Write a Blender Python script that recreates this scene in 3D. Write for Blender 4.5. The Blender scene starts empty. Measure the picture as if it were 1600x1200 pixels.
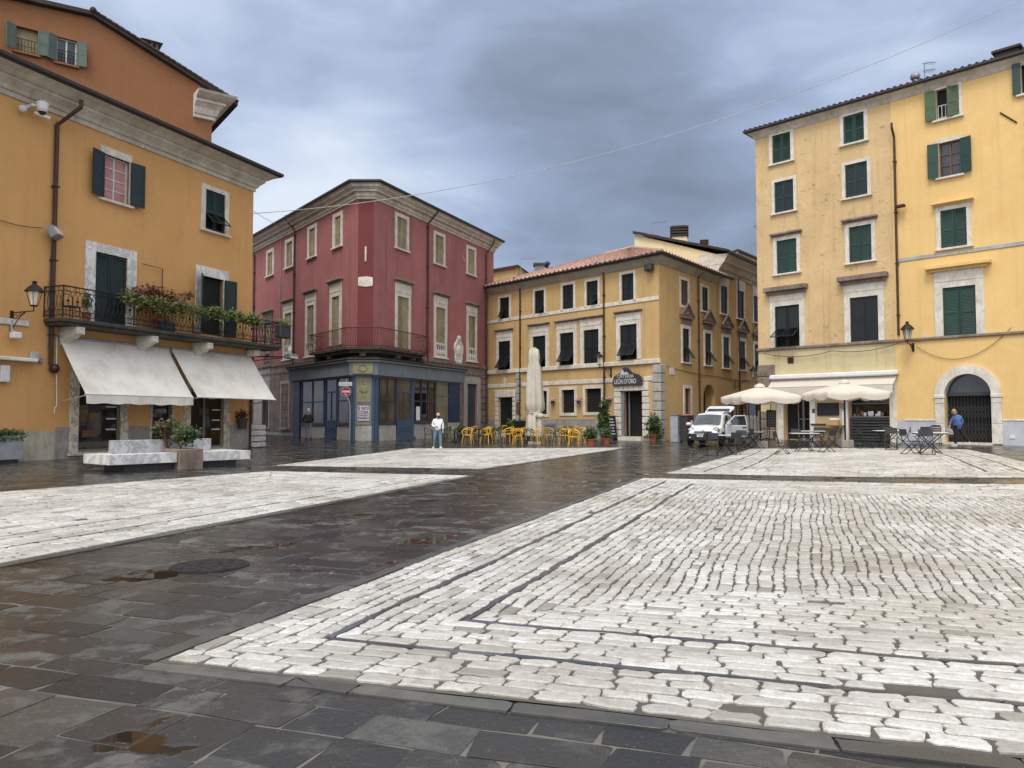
import bpy, math, random
import numpy as np
from mathutils import Matrix, Vector, noise as mnoise

# ------------------------------------------------------------------ camera, sky, sun
scene = bpy.context.scene
C = scene.collection
F_PX = 1202.0; PITCH = math.atan(55/1202.0); CAM_H = 1.4
cam_d = bpy.data.cameras.new('camera'); cam = bpy.data.objects.new('camera', cam_d); C.objects.link(cam)
cam_d.sensor_fit = 'HORIZONTAL'; cam_d.sensor_width = 36.0; cam_d.lens = 36.0*F_PX/1600
cam_d.clip_start = 0.05; cam_d.clip_end = 3000
cam.location = (0, 0, CAM_H); cam.rotation_euler = (math.pi/2 + PITCH, 0, 0)
scene.camera = cam
scene.view_settings.view_transform = 'Standard'; scene.view_settings.look = 'None'
scene.view_settings.exposure = 0.42; scene.view_settings.gamma = 1.0

SUN_EL = math.radians(58); SUN_AZ = math.radians(205)     # azimuth clockwise from +Y
world = bpy.data.worlds.new('World'); scene.world = world; world.use_nodes = True
wt = world.node_tree; wt.nodes.clear()
def WN(t, **k):
    n = wt.nodes.new(t)
    for a, b in k.items(): setattr(n, a, b)
    return n
def WL(a, b): wt.links.new(a, b)
def wmath(op, a, b=None, c=None, clamp=False):
    n = WN('ShaderNodeMath', operation=op, use_clamp=clamp)
    for i, v in enumerate((a, b, c)):
        if v is None: continue
        if isinstance(v, (int, float)): n.inputs[i].default_value = v
        else: WL(v, n.inputs[i])
    return n.outputs[0]
def wmix(f, a, b):
    n = WN('ShaderNodeMix', data_type='RGBA')
    if isinstance(f, (int, float)): n.inputs[0].default_value = f
    else: WL(f, n.inputs[0])
    for i, v in ((6, a), (7, b)):
        if isinstance(v, tuple): n.inputs[i].default_value = v+(1,)
        else: WL(v, n.inputs[i])
    return n.outputs[2]
wout = WN('ShaderNodeOutputWorld'); wbg = WN('ShaderNodeBackground'); WL(wbg.outputs[0], wout.inputs[0])
wbg.inputs[1].default_value = 0.1
sky = WN('ShaderNodeTexSky', sky_type='NISHITA'); sky.sun_disc = False
sky.sun_elevation = SUN_EL; sky.sun_rotation = SUN_AZ; sky.air_density = 1.0; sky.dust_density = 2.0
tc = WN('ShaderNodeTexCoord')
mp = WN('ShaderNodeMapping'); mp.inputs['Scale'].default_value = (1.0, 1.0, 2.6); WL(tc.outputs['Generated'], mp.inputs['Vector'])
n1 = WN('ShaderNodeTexNoise'); n1.inputs['Scale'].default_value = 2.1; n1.inputs['Detail'].default_value = 5; n1.inputs['Roughness'].default_value = 0.45
n1.inputs['Distortion'].default_value = 0.35
WL(mp.outputs[0], n1.inputs['Vector'])
n2 = WN('ShaderNodeTexNoise'); n2.inputs['Scale'].default_value = 5.5; n2.inputs['Detail'].default_value = 5; n2.inputs['Roughness'].default_value = 0.5
n2.inputs['Distortion'].default_value = 0.6
WL(mp.outputs[0], n2.inputs['Vector'])
sep = WN('ShaderNodeSeparateXYZ'); WL(tc.outputs['Generated'], sep.inputs[0])
def lobe(az, el, width, gain):                       # a thinner or thicker place in the cloud deck
    a, e = math.radians(az), math.radians(el)
    d = WN('ShaderNodeVectorMath', operation='DOT_PRODUCT'); WL(tc.outputs['Generated'], d.inputs[0])
    d.inputs[1].default_value = (math.sin(a)*math.cos(e), math.cos(a)*math.cos(e), math.sin(e))
    k = 1-math.cos(math.radians(width))
    x = wmath('DIVIDE', wmath('SUBTRACT', 1.0, d.outputs['Value']), -k)
    return wmath('MULTIPLY', wmath('EXPONENT', x), gain)
dens = wmath('MULTIPLY_ADD', n1.outputs[0], 1.15, -0.075)
dens = wmath('ADD', dens, wmath('MULTIPLY_ADD', n2.outputs[0], 0.62, -0.31))
for L in ((-17, 14, 9, 0.40), (-24, 9, 6, 0.2), (-33, 27, 11, 0.13), (6, 20, 12, -0.20), (14, 13, 9, -0.20), (27, 27, 12, 0.16), (-6, 10, 7, 0.16), (7, 5, 6, 0.10), (-10, 27, 9, 0.08)):
    dens = wmath('ADD', dens, lobe(*L))
ramp = WN('ShaderNodeValToRGB'); WL(dens, ramp.inputs[0])
el = ramp.color_ramp.elements
el[0].position = 0.12; el[0].color = (1.25, 1.62, 2.35, 1)
el[1].position = 1.0; el[1].color = (5.6, 6.2, 7.1, 1)
e = el.new(0.34); e.color = (1.75, 2.25, 3.25, 1)
e = el.new(0.55); e.color = (2.55, 3.25, 4.75, 1)
e = el.new(0.75); e.color = (3.9, 4.7, 6.1, 1)
hi = wmath('SMOOTH_MIN', wmath('MULTIPLY', wmath('MAXIMUM', wmath('SUBTRACT', sep.outputs['Z'], 0.52), 0.0), 3.0), 1.0, 0.1)
cloud = wmix(hi, ramp.outputs[0], (9.2, 9.4, 9.8))            # overcast zenith, brightened above the view for lighting
cloud = wmix(lobe(195, 38, 55, 1.0), cloud, (15.5, 15.6, 15.8))     # unseen bright lobe added behind the camera to light the facades
skyc = wmix(0.06, cloud, sky.outputs[0])
WL(skyc, wbg.inputs[0])

sun_d = bpy.data.lights.new('sun', 'SUN'); sun_d.energy = 1.5; sun_d.angle = math.radians(20); sun_d.color = (1.0, 0.96, 0.90)
sun = bpy.data.objects.new('sun', sun_d); C.objects.link(sun)
sdir = Vector((math.sin(SUN_AZ)*math.cos(SUN_EL), math.cos(SUN_AZ)*math.cos(SUN_EL), math.sin(SUN_EL)))
sun.rotation_euler = sdir.to_track_quat('Z', 'Y').to_euler(); sun.location = sdir*80

# ------------------------------------------------------------------ ground shape, and pixels of the photo turned into rays
R = random.Random(7)
def sm(t): t = min(1, max(0, t)); return t*t*(3-2*t)
def gz(x, y): return 0.2*sm((x-7)/8)*sm((y-10)/15)+0.13*sm((-x-2)/8)*sm((y-30)/12)+0.01*min(30, max(0, y-35))
def ray(px, py):
    a = (px-800)/F_PX; b = (600-py)/F_PX; c, s = math.cos(PITCH), math.sin(PITCH)
    return Vector((a, c-b*s, s+b*c))
def ground(px, py):
    d = ray(px, py); t = 30.0
    for i in range(60):
        z = gz(d.x*t, d.y*t); t = 0.5*t+0.5*(z-CAM_H)/d.z
    return Vector((d.x*t, d.y*t, gz(d.x*t, d.y*t)))
def at_depth(px, py, Y):
    d = ray(px, py); t = Y/d.y
    return Vector((d.x*t, Y, CAM_H+d.z*t))
def on_ground(px, Y):                                  # column of the photo at a known distance
    x = (px-800)/F_PX*Y*1.0
    return Vector((x, Y, gz(x, Y)))

# ------------------------------------------------------------------ materials
MATS = {}
class Mat:
    def __init__(s, name):
        s.m = bpy.data.materials.new(name); s.m.use_nodes = True; s.t = s.m.node_tree; s.t.nodes.clear()
        s.o = s.n('ShaderNodeOutputMaterial'); s.b = s.n('ShaderNodeBsdfPrincipled'); s.l(s.b.outputs[0], s.o.inputs[0])
        s.tc = s.n('ShaderNodeTexCoord'); MATS[name] = s.m
    def n(s, t, **k):
        x = s.t.nodes.new(t)
        for a, b in k.items(): setattr(x, a, b)
        return x
    def l(s, a, b): s.t.links.new(a, b)
    def noise(s, scale, detail=4, rough=0.55, stretch=None, dist=0.0, coord='Object', off=(0, 0, 0)):
        x = s.n('ShaderNodeTexNoise'); x.inputs['Scale'].default_value = scale; x.inputs['Detail'].default_value = detail
        x.inputs['Roughness'].default_value = rough; x.inputs['Distortion'].default_value = dist
        mpn = s.n('ShaderNodeMapping'); mpn.inputs['Scale'].default_value = stretch or (1, 1, 1); mpn.inputs['Location'].default_value = off
        s.l(s.tc.outputs[coord], mpn.inputs[0]); s.l(mpn.outputs[0], x.inputs['Vector'])
        return x.outputs[0]
    def ramp(s, v, a, b):
        x = s.n('ShaderNodeMapRange'); x.inputs[1].default_value = a; x.inputs[2].default_value = b; x.clamp = True
        s.l(v, x.inputs[0]); return x.outputs[0]
    def math(s, op, a, b=0.0):
        x = s.n('ShaderNodeMath', operation=op)
        for i, v in enumerate((a, b)):
            if isinstance(v, (int, float)): x.inputs[i].default_value = v
            else: s.l(v, x.inputs[i])
        return x.outputs[0]
    def mix(s, f, a, b, blend='MIX'):
        x = s.n('ShaderNodeMix', data_type='RGBA', blend_type=blend)
        if isinstance(f, (int, float)): x.inputs[0].default_value = f
        else: s.l(f, x.inputs[0])
        for i, v in ((6, a), (7, b)):
            if isinstance(v, tuple): x.inputs[i].default_value = tuple(v[:3])+(1,)
            else: s.l(v, x.inputs[i])
        return x.outputs[2]
    def lerp(s, f, a, b):
        x = s.n('ShaderNodeMapRange'); x.inputs[3].default_value = a; x.inputs[4].default_value = b; s.l(f, x.inputs[0]); return x.outputs[0]
    def col(s, v):
        if isinstance(v, tuple): s.b.inputs['Base Color'].default_value = tuple(v[:3])+(1,)
        else: s.l(v, s.b.inputs['Base Color'])
    def rough(s, v):
        if isinstance(v, (int, float)): s.b.inputs['Roughness'].default_value = v
        else: s.l(v, s.b.inputs['Roughness'])
    def bump(s, h, strength=0.3, dist=0.02):
        x = s.n('ShaderNodeBump'); x.inputs['Strength'].default_value = strength; x.inputs['Distance'].default_value = dist
        s.l(h, x.inputs['Height']); s.l(x.outputs[0], s.b.inputs['Normal'])
def srgb(r, g, b): return tuple(((c/255+0.055)/1.055)**2.4 if c > 10 else c/255/12.92 for c in (r, g, b))
def mul(c, k): return tuple(x*k for x in c)

def simple(name, c, rough=0.6, metal=0.0, var=0.18, scale=3.0, spec=None):
    m = Mat(name); f = m.ramp(m.noise(scale, 5), 0.3, 0.7)
    oi = m.n('ShaderNodeObjectInfo'); cc = m.mix(f, mul(c, 1-var), mul(c, 1+var)); cc = m.mix(oi.outputs['Random'], cc, m.mix(1.0, cc, (0.72, 0.74, 0.76), 'MULTIPLY'))
    m.col(cc); m.rough(m.lerp(m.noise(scale*2.3, 3), max(0.02, rough-0.12), min(1, rough+0.12)))
    m.b.inputs['Metallic'].default_value = metal
    if spec is not None: m.b.inputs['Specular IOR Level'].default_value = spec
    return m.m

def plaster(name, c, stain, patch=None, patch_lo=0.66, streak=0.35, crack=0.0, var=0.12, patch_scale=0.55, bump=0.25, rust=None, desat=0.19):
    lum = 0.3*c[0]+0.6*c[1]+0.1*c[2]; c = tuple(x+(lum-x)*desat for x in c); stain = tuple(x+(lum*0.6-x)*desat*0.6 for x in stain)
    m = Mat(name)
    big = m.ramp(m.noise(0.22, 5, 0.6), 0.3, 0.72); mid = m.ramp(m.noise(1.3, 6, 0.65), 0.3, 0.75); fine = m.noise(14, 4, 0.6)
    col = m.mix(big, mul(c, 1-var), mul(c, 1+var))
    col = m.mix(m.math('MULTIPLY', mid, 0.28), col, stain)
    st = m.ramp(m.noise(1.0, 5, 0.6, (3.0, 3.0, 0.12)), 0.53, 0.78)
    col = m.mix(m.math('MULTIPLY', st, streak), col, stain)
    col = m.mix(m.math('MULTIPLY', m.ramp(fine, 0.35, 0.75), 0.5), col, mul(c, 1.12))
    rp = m.ramp(m.noise(0.38, 6, 0.58, (1, 1, 0.8), dist=0.5, off=(11, 4, 2)), 0.56, 0.60); col = m.mix(m.math('MULTIPLY', rp, 0.16), col, mul(stain, 1.25))
    sk = m.ramp(m.noise(2.2, 6, 0.62, (2.2, 2.2, 0.10), off=(2, 6, 1)), 0.60, 0.74); col = m.mix(m.math('MULTIPLY', sk, streak*0.6), col, mul(stain, 0.75))
    if patch:
        p = m.ramp(m.noise(patch_scale, 8, 0.62, dist=0.4, off=(3, 1, 7)), patch_lo, patch_lo+0.012)
        col = m.mix(p, col, patch)
    if crack:
        nz = m.noise(1.5, 4, 0.5, (1, 1, 2.4), dist=0.9)
        k1 = m.ramp(nz, 0.60, 0.608); k2 = m.ramp(nz, 0.628, 0.616)
        brk = m.ramp(m.noise(3.1, 3, 0.5, (1, 1, 1.6), off=(4, 2, 1)), 0.50, 0.56)
        k = m.math('MULTIPLY', m.math('MULTIPLY', m.math('MULTIPLY', k1, k2), brk), crack)
        area = m.ramp(m.noise(0.3, 2), 0.30, 0.45)
        col = m.mix(m.math('MULTIPLY', k, area), col, mul(c, 0.22))
    if rust:
        col = m.mix(m.ramp(m.noise(0.8, 6, 0.6, (1, 1, 0.5), off=(9, 2, 4)), 0.62, 0.74), col, rust)
    m.col(col); m.rough(0.88); m.b.inputs['Specular IOR Level'].default_value = 0.25
    m.bump(m.math('ADD', m.noise(3.0, 6, 0.6), m.math('MULTIPLY', fine, 0.5)), bump, 0.03)
    return m.m

def stone(name, c, dirt, amt=0.5, scale=2.0, rough=0.7, bump=0.35):
    m = Mat(name)
    a = m.ramp(m.noise(scale, 7, 0.65), 0.35, 0.7); b = m.ramp(m.noise(scale*4, 5, 0.6, (1, 1, 0.4)), 0.45, 0.75)
    col = m.mix(m.math('MULTIPLY', a, amt), c, dirt); col = m.mix(m.math('MULTIPLY', b, amt*0.7), col, mul(dirt, 0.7))
    m.col(col); m.rough(rough); m.bump(m.noise(scale*7, 5), bump, 0.012)
    return m.m

def marble(name, c, vein, scale=1.6, rough=0.35):
    m = Mat(name)
    v = m.ramp(m.noise(scale, 9, 0.62, (1, 1, 0.7), dist=1.5), 0.44, 0.50); w = m.ramp(m.noise(scale, 9, 0.62, (1, 1, 0.7), dist=1.5), 0.57, 0.51)
    k = m.math('MULTIPLY', v, w)
    cl = m.ramp(m.noise(scale*0.8, 5, 0.6), 0.4, 0.75)
    col = m.mix(m.math('MULTIPLY', cl, 0.35), c, vein); col = m.mix(m.math('MULTIPLY', k, 0.7), col, vein)
    m.col(col); m.rough(rough); m.bump(m.noise(20, 4), 0.1, 0.004)
    return m.m

def glass(name, c, rough=0.06):
    m = Mat(name); f = m.ramp(m.noise(0.9, 4, 0.6), 0.35, 0.7)
    m.col(m.mix(f, mul(c, 0.5), mul(c, 1.5))); m.rough(rough); m.b.inputs['Specular IOR Level'].default_value = 0.7
    m.bump(m.noise(1.1, 2), 0.06, 0.05)
    return m.m

def leafmat(name, a, b):
    m = Mat(name); at = m.n('ShaderNodeAttribute', attribute_name='tint')
    m.col(m.mix(at.outputs['Fac'], a, b)); m.rough(0.55)
    tr = m.n('ShaderNodeBsdfTranslucent'); tr.inputs[0].default_value = tuple(b)+(1,)
    mx = m.n('ShaderNodeMixShader'); mx.inputs[0].default_value = 0.25
    m.l(m.b.outputs[0], mx.inputs[1]); m.l(tr.outputs[0], mx.inputs[2]); m.l(mx.outputs[0], m.o.inputs[0])
    return m.m

def cloth(name, c, dirt, amt=0.3, transl=0.2):
    m = Mat(name); f = m.ramp(m.noise(0.9, 6, 0.6, (1, 1, 1)), 0.45, 0.75)
    g = m.ramp(m.noise(2.2, 4, 0.6, (1.0, 1.0, 0.15)), 0.58, 0.72)
    col = m.mix(m.math('MULTIPLY', f, amt), c, dirt); col = m.mix(m.math('MULTIPLY', g, amt*0.6), col, dirt)
    m.col(col); m.rough(0.85); m.b.inputs['Specular IOR Level'].default_value = 0.2
    m.bump(m.noise(1.4, 3), 0.25, 0.05)
    tr = m.n('ShaderNodeBsdfTranslucent'); m.l(col, tr.inputs[0])
    mx = m.n('ShaderNodeMixShader'); mx.inputs[0].default_value = transl
    m.l(m.b.outputs[0], mx.inputs[1]); m.l(tr.outputs[0], mx.inputs[2]); m.l(mx.outputs[0], m.o.inputs[0])
    return m.m

# paving: colour per stone from an attribute, wet patches by noise in the place
def paving(name, lo, hi, dirt, rough_lo, rough_hi, wet=0.5, bump=0.4, dirt_amt=0.45, puddle=None, top_fleck=None):
    m = Mat(name); at = m.n('ShaderNodeAttribute', attribute_name='tint')
    col = m.mix(at.outputs['Fac'], lo, hi)
    d = m.ramp(m.noise(0.7, 7, 0.65), 0.42, 0.72); col = m.mix(m.math('MULTIPLY', d, dirt_amt), col, dirt)
    f = m.ramp(m.noise(9, 6, 0.65), 0.38, 0.72); col = m.mix(m.math('MULTIPLY', f, 0.35), col, mul(lo, 0.75))
    if top_fleck:
        q = m.ramp(m.noise(3.1, 9, 0.72, dist=0.6), 0.575, 0.64); col = m.mix(m.math('MULTIPLY', q, 0.7), col, top_fleck)
    w = m.ramp(m.noise(1.7, 7, 0.65, off=(5, 5, 0)), 0.42, 0.60)
    col = m.mix(m.math('MULTIPLY', w, wet), col, mul(lo, 0.45))
    r = m.lerp(w, rough_hi, rough_lo)
    r = m.math('ADD', r, m.math('MULTIPLY', m.math('SUBTRACT', m.noise(12, 4), 0.5), 0.18))
    if puddle:
        p = m.ramp(m.noise(0.55, 4, 0.55, off=(1.7, 8.3, 0)), 0.655, 0.665)
        col = m.mix(p, col, puddle); r = m.mix(p, r, (0.03, 0.03, 0.03))
    m.col(col); m.l(r, m.b.inputs['Roughness'])
    m.bump(m.math('ADD', m.noise(16, 6, 0.6), m.math('MULTIPLY', m.noise(4, 3), 1.2)), bump, 0.008)
    return m.m

M = {}
def slab_mat():
    m = Mat('dark_stone_slab'); at = m.n('ShaderNodeAttribute', attribute_name='tint')
    dry = m.mix(at.outputs['Fac'], srgb(56, 56, 54), srgb(88, 87, 82)); wet = m.mix(at.outputs['Fac'], srgb(30, 31, 31), srgb(52, 51, 49))
    n_ = m.math('ADD', m.noise(3.4, 9, 0.72, dist=0.2), m.math('MULTIPLY', m.math('SUBTRACT', at.outputs['Fac'], 0.5), 0.17))
    w = m.ramp(n_, 0.64, 0.535)
    col = m.mix(w, dry, wet)
    fr = m.math('FRACT', m.math('MULTIPLY', at.outputs['Fac'], 7.31)); col = m.mix(m.math('MULTIPLY', m.ramp(fr, 0.62, 0.66), 0.30), col, srgb(62, 54, 44)); fr2 = m.math('FRACT', m.math('MULTIPLY', at.outputs['Fac'], 13.7)); col = m.mix(m.math('MULTIPLY', m.ramp(fr2, 0.80, 0.83), 0.28), col, srgb(98, 98, 95))
    b_ = m.ramp(m.noise(0.5, 5, 0.6, off=(2, 7, 0)), 0.55, 0.72); col = m.mix(m.math('MULTIPLY', b_, 0.45), col, srgb(66, 52, 36))
    f = m.ramp(m.noise(34, 6, 0.7), 0.45, 0.72); col = m.mix(m.math('MULTIPLY', f, 0.4), col, mul(srgb(60, 60, 58), 0.8))
    q = m.ramp(m.noise(48, 4, 0.6), 0.66, 0.72); col = m.mix(m.math('MULTIPLY', q, 0.5), col, srgb(150, 148, 142))
    r = m.math('ADD', m.lerp(w, 0.50, 0.12), m.math('MULTIPLY', m.math('SUBTRACT', m.noise(18, 5), 0.5), 0.30))
    p = m.ramp(m.noise(0.8, 4, 0.55, off=(1.7, 8.3, 0)), 0.615, 0.63); col = m.mix(p, col, srgb(40, 33, 24)); r = m.mix(p, r, (0.03, 0.03, 0.03))
    m.col(col); m.l(r, m.b.inputs['Roughness'])
    nb = m.n('ShaderNodeBump'); nb.inputs['Strength'].default_value = 0.5; nb.inputs['Distance'].default_value = 0.010
    hh = m.math('ADD', m.noise(30, 7, 0.65), m.math('MULTIPLY', m.noise(5, 4), 1.5)); flat = m.math('SUBTRACT', 1.0, p)
    m.l(m.math('MULTIPLY', hh, m.math('MAXIMUM', flat, 0.0)), nb.inputs['Height']); m.l(nb.outputs[0], m.b.inputs['Normal'])
    return m.m
def cobble_mat():
    m = Mat('white_marble_cobble'); at = m.n('ShaderNodeAttribute', attribute_name='tint')
    col = m.mix(at.outputs['Fac'], srgb(122, 118, 110), srgb(214, 212, 207))
    g1 = m.ramp(m.noise(22, 8, 0.7, (1, 1, 1), dist=0.5), 0.40, 0.62); col = m.mix(m.math('MULTIPLY', g1, 0.42), col, srgb(140, 134, 124))
    g2 = m.ramp(m.noise(60, 5, 0.7), 0.52, 0.70); col = m.mix(m.math('MULTIPLY', g2, 0.35), col, srgb(112, 104, 92))
    d = m.ramp(m.noise(0.42, 7, 0.62), 0.44, 0.66); col = m.mix(m.math('MULTIPLY', d, 0.60), col, srgb(128, 117, 97))
    k = m.ramp(m.noise(3.2, 7, 0.7), 0.58, 0.70); col = m.mix(m.math('MULTIPLY', k, 0.55), col, srgb(110, 100, 84))
    m.col(col); m.l(m.lerp(m.noise(5, 4), 0.22, 0.62), m.b.inputs['Roughness'])
    m.bump(m.math('ADD', m.noise(26, 6, 0.65), m.noise(9, 3)), 0.8, 0.012)
    return m.m
M['border'] = paving('grey_border_stone', srgb(62, 62, 60), srgb(104, 102, 96), srgb(84, 76, 62), 0.25, 0.55, 0.4, 0.4)
M['cobble'] = cobble_mat(); M['slab'] = slab_mat()
M['strip'] = paving('dark_slate_strip', srgb(52, 54, 60), srgb(92, 94, 100), srgb(70, 70, 70), 0.15, 0.4, 0.3, 0.3)
M['joint'] = paving('sandy_joint', srgb(98, 94, 86), srgb(132, 127, 117), srgb(50, 47, 42), 0.5, 0.8, 0.6, 0.8, 0.8)
M['joint_light'] = paving('pale_joint', srgb(78, 73, 65), srgb(100, 95, 85), srgb(66, 58, 46), 0.5, 0.8, 0.35, 0.8)
M['ochre'] = plaster('ochre_plaster', srgb(208, 156, 90), srgb(174, 124, 68), None, streak=0.32, var=0.06, rust=None, desat=0.10)
M['orange'] = plaster('rust_orange_plaster', srgb(152, 98, 52), srgb(116, 76, 46), srgb(196, 140, 104), 0.70, streak=0.3, var=0.14, patch_scale=0.9)
M['red'] = plaster('faded_red_plaster', srgb(172, 96, 92), srgb(104, 58, 56), srgb(190, 142, 134), 0.715, streak=0.75, var=0.16, patch_scale=1.3, desat=0.26)
M['red_dark'] = plaster('dark_red_plaster', srgb(122, 54, 56), srgb(88, 42, 44), None, streak=0.4, var=0.1)
M['yellow'] = plaster('mustard_plaster', srgb(200, 162, 92), srgb(150, 118, 66), None, streak=0.55, var=0.08, rust=srgb(176, 138, 76))
M['yellow2'] = plaster('pale_mustard_plaster', srgb(190, 150, 86), srgb(146, 114, 64), None, streak=0.45, var=0.06)
M['cream'] = plaster('cream_yellow_plaster', srgb(232, 212, 156), srgb(190, 160, 96), srgb(196, 180, 140), 0.70, streak=0.3, var=0.06)
M['peel'] = plaster('peeling_beige_plaster', srgb(212, 178, 118), srgb(160, 124, 78), srgb(188, 166, 130), 0.64, streak=0.6, crack=0.95, var=0.16, bump=0.5)
M['bright'] = plaster('bright_yellow_plaster', srgb(226, 188, 116), srgb(196, 152, 84), None, streak=0.42, var=0.08, desat=0.10)
M['lime'] = plaster('pale_lime_plaster', srgb(206, 188, 136), srgb(148, 134, 92), None, streak=0.6, var=0.05)
M['brown_wall'] = plaster('stained_brown_plaster', srgb(176, 148, 96), srgb(84, 66, 44), None, streak=0.95, var=0.12)
M['white'] = stone('white_stone', srgb(222, 216, 204), srgb(150, 138, 120), 0.5, 2.2)
M['cornice'] = stone('cornice_plaster', srgb(204, 197, 182), srgb(134, 124, 108), 0.6, 1.2, 0.85, 0.2)
M['grey_cornice'] = stone('grey_cornice_plaster', srgb(176, 170, 156), srgb(110, 102, 90), 0.5, 1.2, 0.85, 0.2)
M['rust_stone'] = stone('weathered_stone', srgb(146, 130, 118), srgb(78, 64, 54), 0.7, 1.6, 0.85, 0.6)
M['mossy_stone'] = stone('blackened_stone', srgb(82, 78, 70), srgb(38, 36, 32), 0.8, 2.0, 0.9, 0.6)
M['grey_stone'] = stone('grey_stone', srgb(176, 172, 166), srgb(120, 114, 106), 0.5, 1.4)
M['plinth'] = stone('grey_plinth', srgb(160, 156, 150), srgb(104, 98, 90), 0.6, 1.8)
M['plinth_rough'] = stone('rough_cement_plinth', srgb(190, 182, 164), srgb(130, 122, 106), 0.6, 1.8, 0.9, 1.0)
M['plinth_blue'] = stone('bluish_marble_plinth', srgb(186, 189, 194), srgb(146, 148, 154), 0.4, 1.2, 0.4, 0.1)
M['panel_cream'] = simple('cream_panel_paint', srgb(206, 178, 134), 0.7, var=0.08)
M['marble'] = marble('white_marble', srgb(226, 224, 220), srgb(160, 160, 162), 1.3)
M['marble_grey'] = marble('grey_marble', srgb(178, 180, 182), srgb(110, 114, 118), 2.0)
M['marble_brown'] = marble('veined_marble', srgb(206, 198, 184), srgb(96, 84, 72), 2.6)
M['shutter'] = simple('dark_green_shutter', srgb(16, 44, 44), 0.45, var=0.2)
M['shutter_black'] = simple('blackish_green_shutter', srgb(17, 27, 31), 0.5, var=0.2)
M['shutter_green'] = simple('bottle_green_shutter', srgb(18, 60, 50), 0.5, var=0.15)
M['shutter_olive'] = simple('olive_green_shutter', srgb(62, 88, 50), 0.5)
M['shutter_sage'] = simple('sage_shutter', srgb(84, 98, 90), 0.6)
M['shutter_beige'] = simple('faded_beige_shutter', srgb(158, 146, 112), 0.75, var=0.22, scale=1.5)
M['shutter_brown'] = simple('grey_brown_shutter', srgb(96, 80, 68), 0.7)
M['dark'] = simple('dark_interior', srgb(12, 11, 11), 0.8)
M['glass'] = glass('window_glass', srgb(46, 54, 58))
M['glass_shop'] = glass('shop_glass', srgb(30, 28, 26), 0.04)
M['glass_brown'] = glass('brown_papered_glass', srgb(76, 64, 50), 0.12)
M['iron'] = simple('wrought_iron', srgb(34, 28, 26), 0.6, 0.3)
M['iron_rust'] = simple('rusty_iron', srgb(78, 40, 34), 0.7, 0.1)
M['pipe'] = simple('brown_downpipe', srgb(70, 46, 36), 0.45, 0.2)
M['pipe_grey'] = simple('grey_conduit', srgb(146, 144, 140), 0.5)
M['rooftile'] = simple('terracotta_tile', srgb(186, 150, 132), 0.85, var=0.4, scale=3.4)
M['roofdark'] = simple('dark_roof_tile', srgb(62, 52, 46), 0.85, var=0.3, scale=3)
M['gutter'] = simple('dark_gutter', srgb(48, 42, 40), 0.5)
M['blue'] = plaster('faded_blue_paint', srgb(66, 90, 114), srgb(66, 76, 86), None, streak=0.5, var=0.15, bump=0.1)
M['blue_deep'] = simple('deep_blue_paint', srgb(36, 54, 86), 0.5, var=0.2, scale=1.5)
M['blue_grey'] = plaster('pale_grey_blue_paint', srgb(120, 130, 138), srgb(72, 78, 84), None, streak=0.5, var=0.1, bump=0.1)
M['blue_dark'] = simple('sooty_blue_paint', srgb(62, 70, 82), 0.6, var=0.25, scale=1.2)
M['olive'] = simple('olive_panel', srgb(126, 122, 100), 0.6, var=0.2, scale=1.5)
M['awning'] = cloth('white_awning_cloth', srgb(234, 230, 221), srgb(166, 154, 136), 0.5, 0.12)
M['cream_cloth'] = cloth('cream_canvas', srgb(232, 222, 208), srgb(200, 184, 164), 0.25, 0.3)
M['parasol_cloth'] = cloth('old_white_canvas', srgb(206, 198, 184), srgb(150, 142, 128), 0.4, 0.15)
M['leaf'] = leafmat('green_leaves', (0.018, 0.040, 0.010), (0.075, 0.13, 0.03))
M['leaf_lime'] = leafmat('light_green_leaves', (0.05, 0.08, 0.015), (0.20, 0.24, 0.06))
M['leaf_red'] = leafmat('red_brown_leaves', (0.045, 0.012, 0.008), (0.17, 0.045, 0.03))
M['flower'] = leafmat('pink_blossom', (0.45, 0.2, 0.22), (0.75, 0.55, 0.55))
M['terracotta'] = simple('terracotta_pot', srgb(158, 84, 58), 0.8)
M['zinc'] = simple('pale_grey_metal', srgb(168, 170, 174), 0.5)
M['white_paint'] = simple('white_paint', srgb(226, 226, 222), 0.45, var=0.05)
M['grey_paint'] = simple('grey_paint', srgb(128, 132, 136), 0.5)
M['grey_dark'] = simple('dark_grey_plastic', srgb(58, 58, 60), 0.55)
M['black'] = simple('black_metal', srgb(24, 24, 27), 0.5)
M['steel'] = simple('bare_steel', srgb(150, 150, 152), 0.35, 0.8)
M['wood'] = simple('brown_wood', srgb(112, 78, 52), 0.6)
M['yellow_plastic'] = simple('yellow_plastic', srgb(232, 178, 44), 0.4, var=0.06)
M['green_plastic'] = simple('dark_green_plastic', srgb(48, 70, 66), 0.4, var=0.1)
M['olive_plastic'] = simple('olive_plastic', srgb(128, 130, 88), 0.45, var=0.08)
M['tabletop'] = simple('pale_tabletop', srgb(216, 216, 214), 0.3, var=0.05)
M['concrete'] = stone('concrete_block', srgb(178, 170, 158), srgb(128, 120, 108), 0.5, 2.5)
M['car_paint'] = simple('white_car_paint', srgb(228, 230, 232), 0.18, var=0.02)
M['car_black'] = simple('black_bumper_plastic', srgb(30, 32, 36), 0.55)
M['car_glass'] = glass('car_glass', srgb(60, 70, 76), 0.04)
M['lamp_glass'] = glass('lantern_glass', srgb(206, 200, 180), 0.15)
M['headlight'] = glass('headlight_glass', srgb(190, 194, 198), 0.08)
M['rubber'] = simple('tyre_rubber', srgb(24, 24, 24), 0.85)
M['red_sign'] = simple('red_enamel', srgb(178, 34, 40), 0.4, var=0.05)
M['red_cap'] = simple('red_plastic', srgb(150, 44, 34), 0.5)
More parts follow.
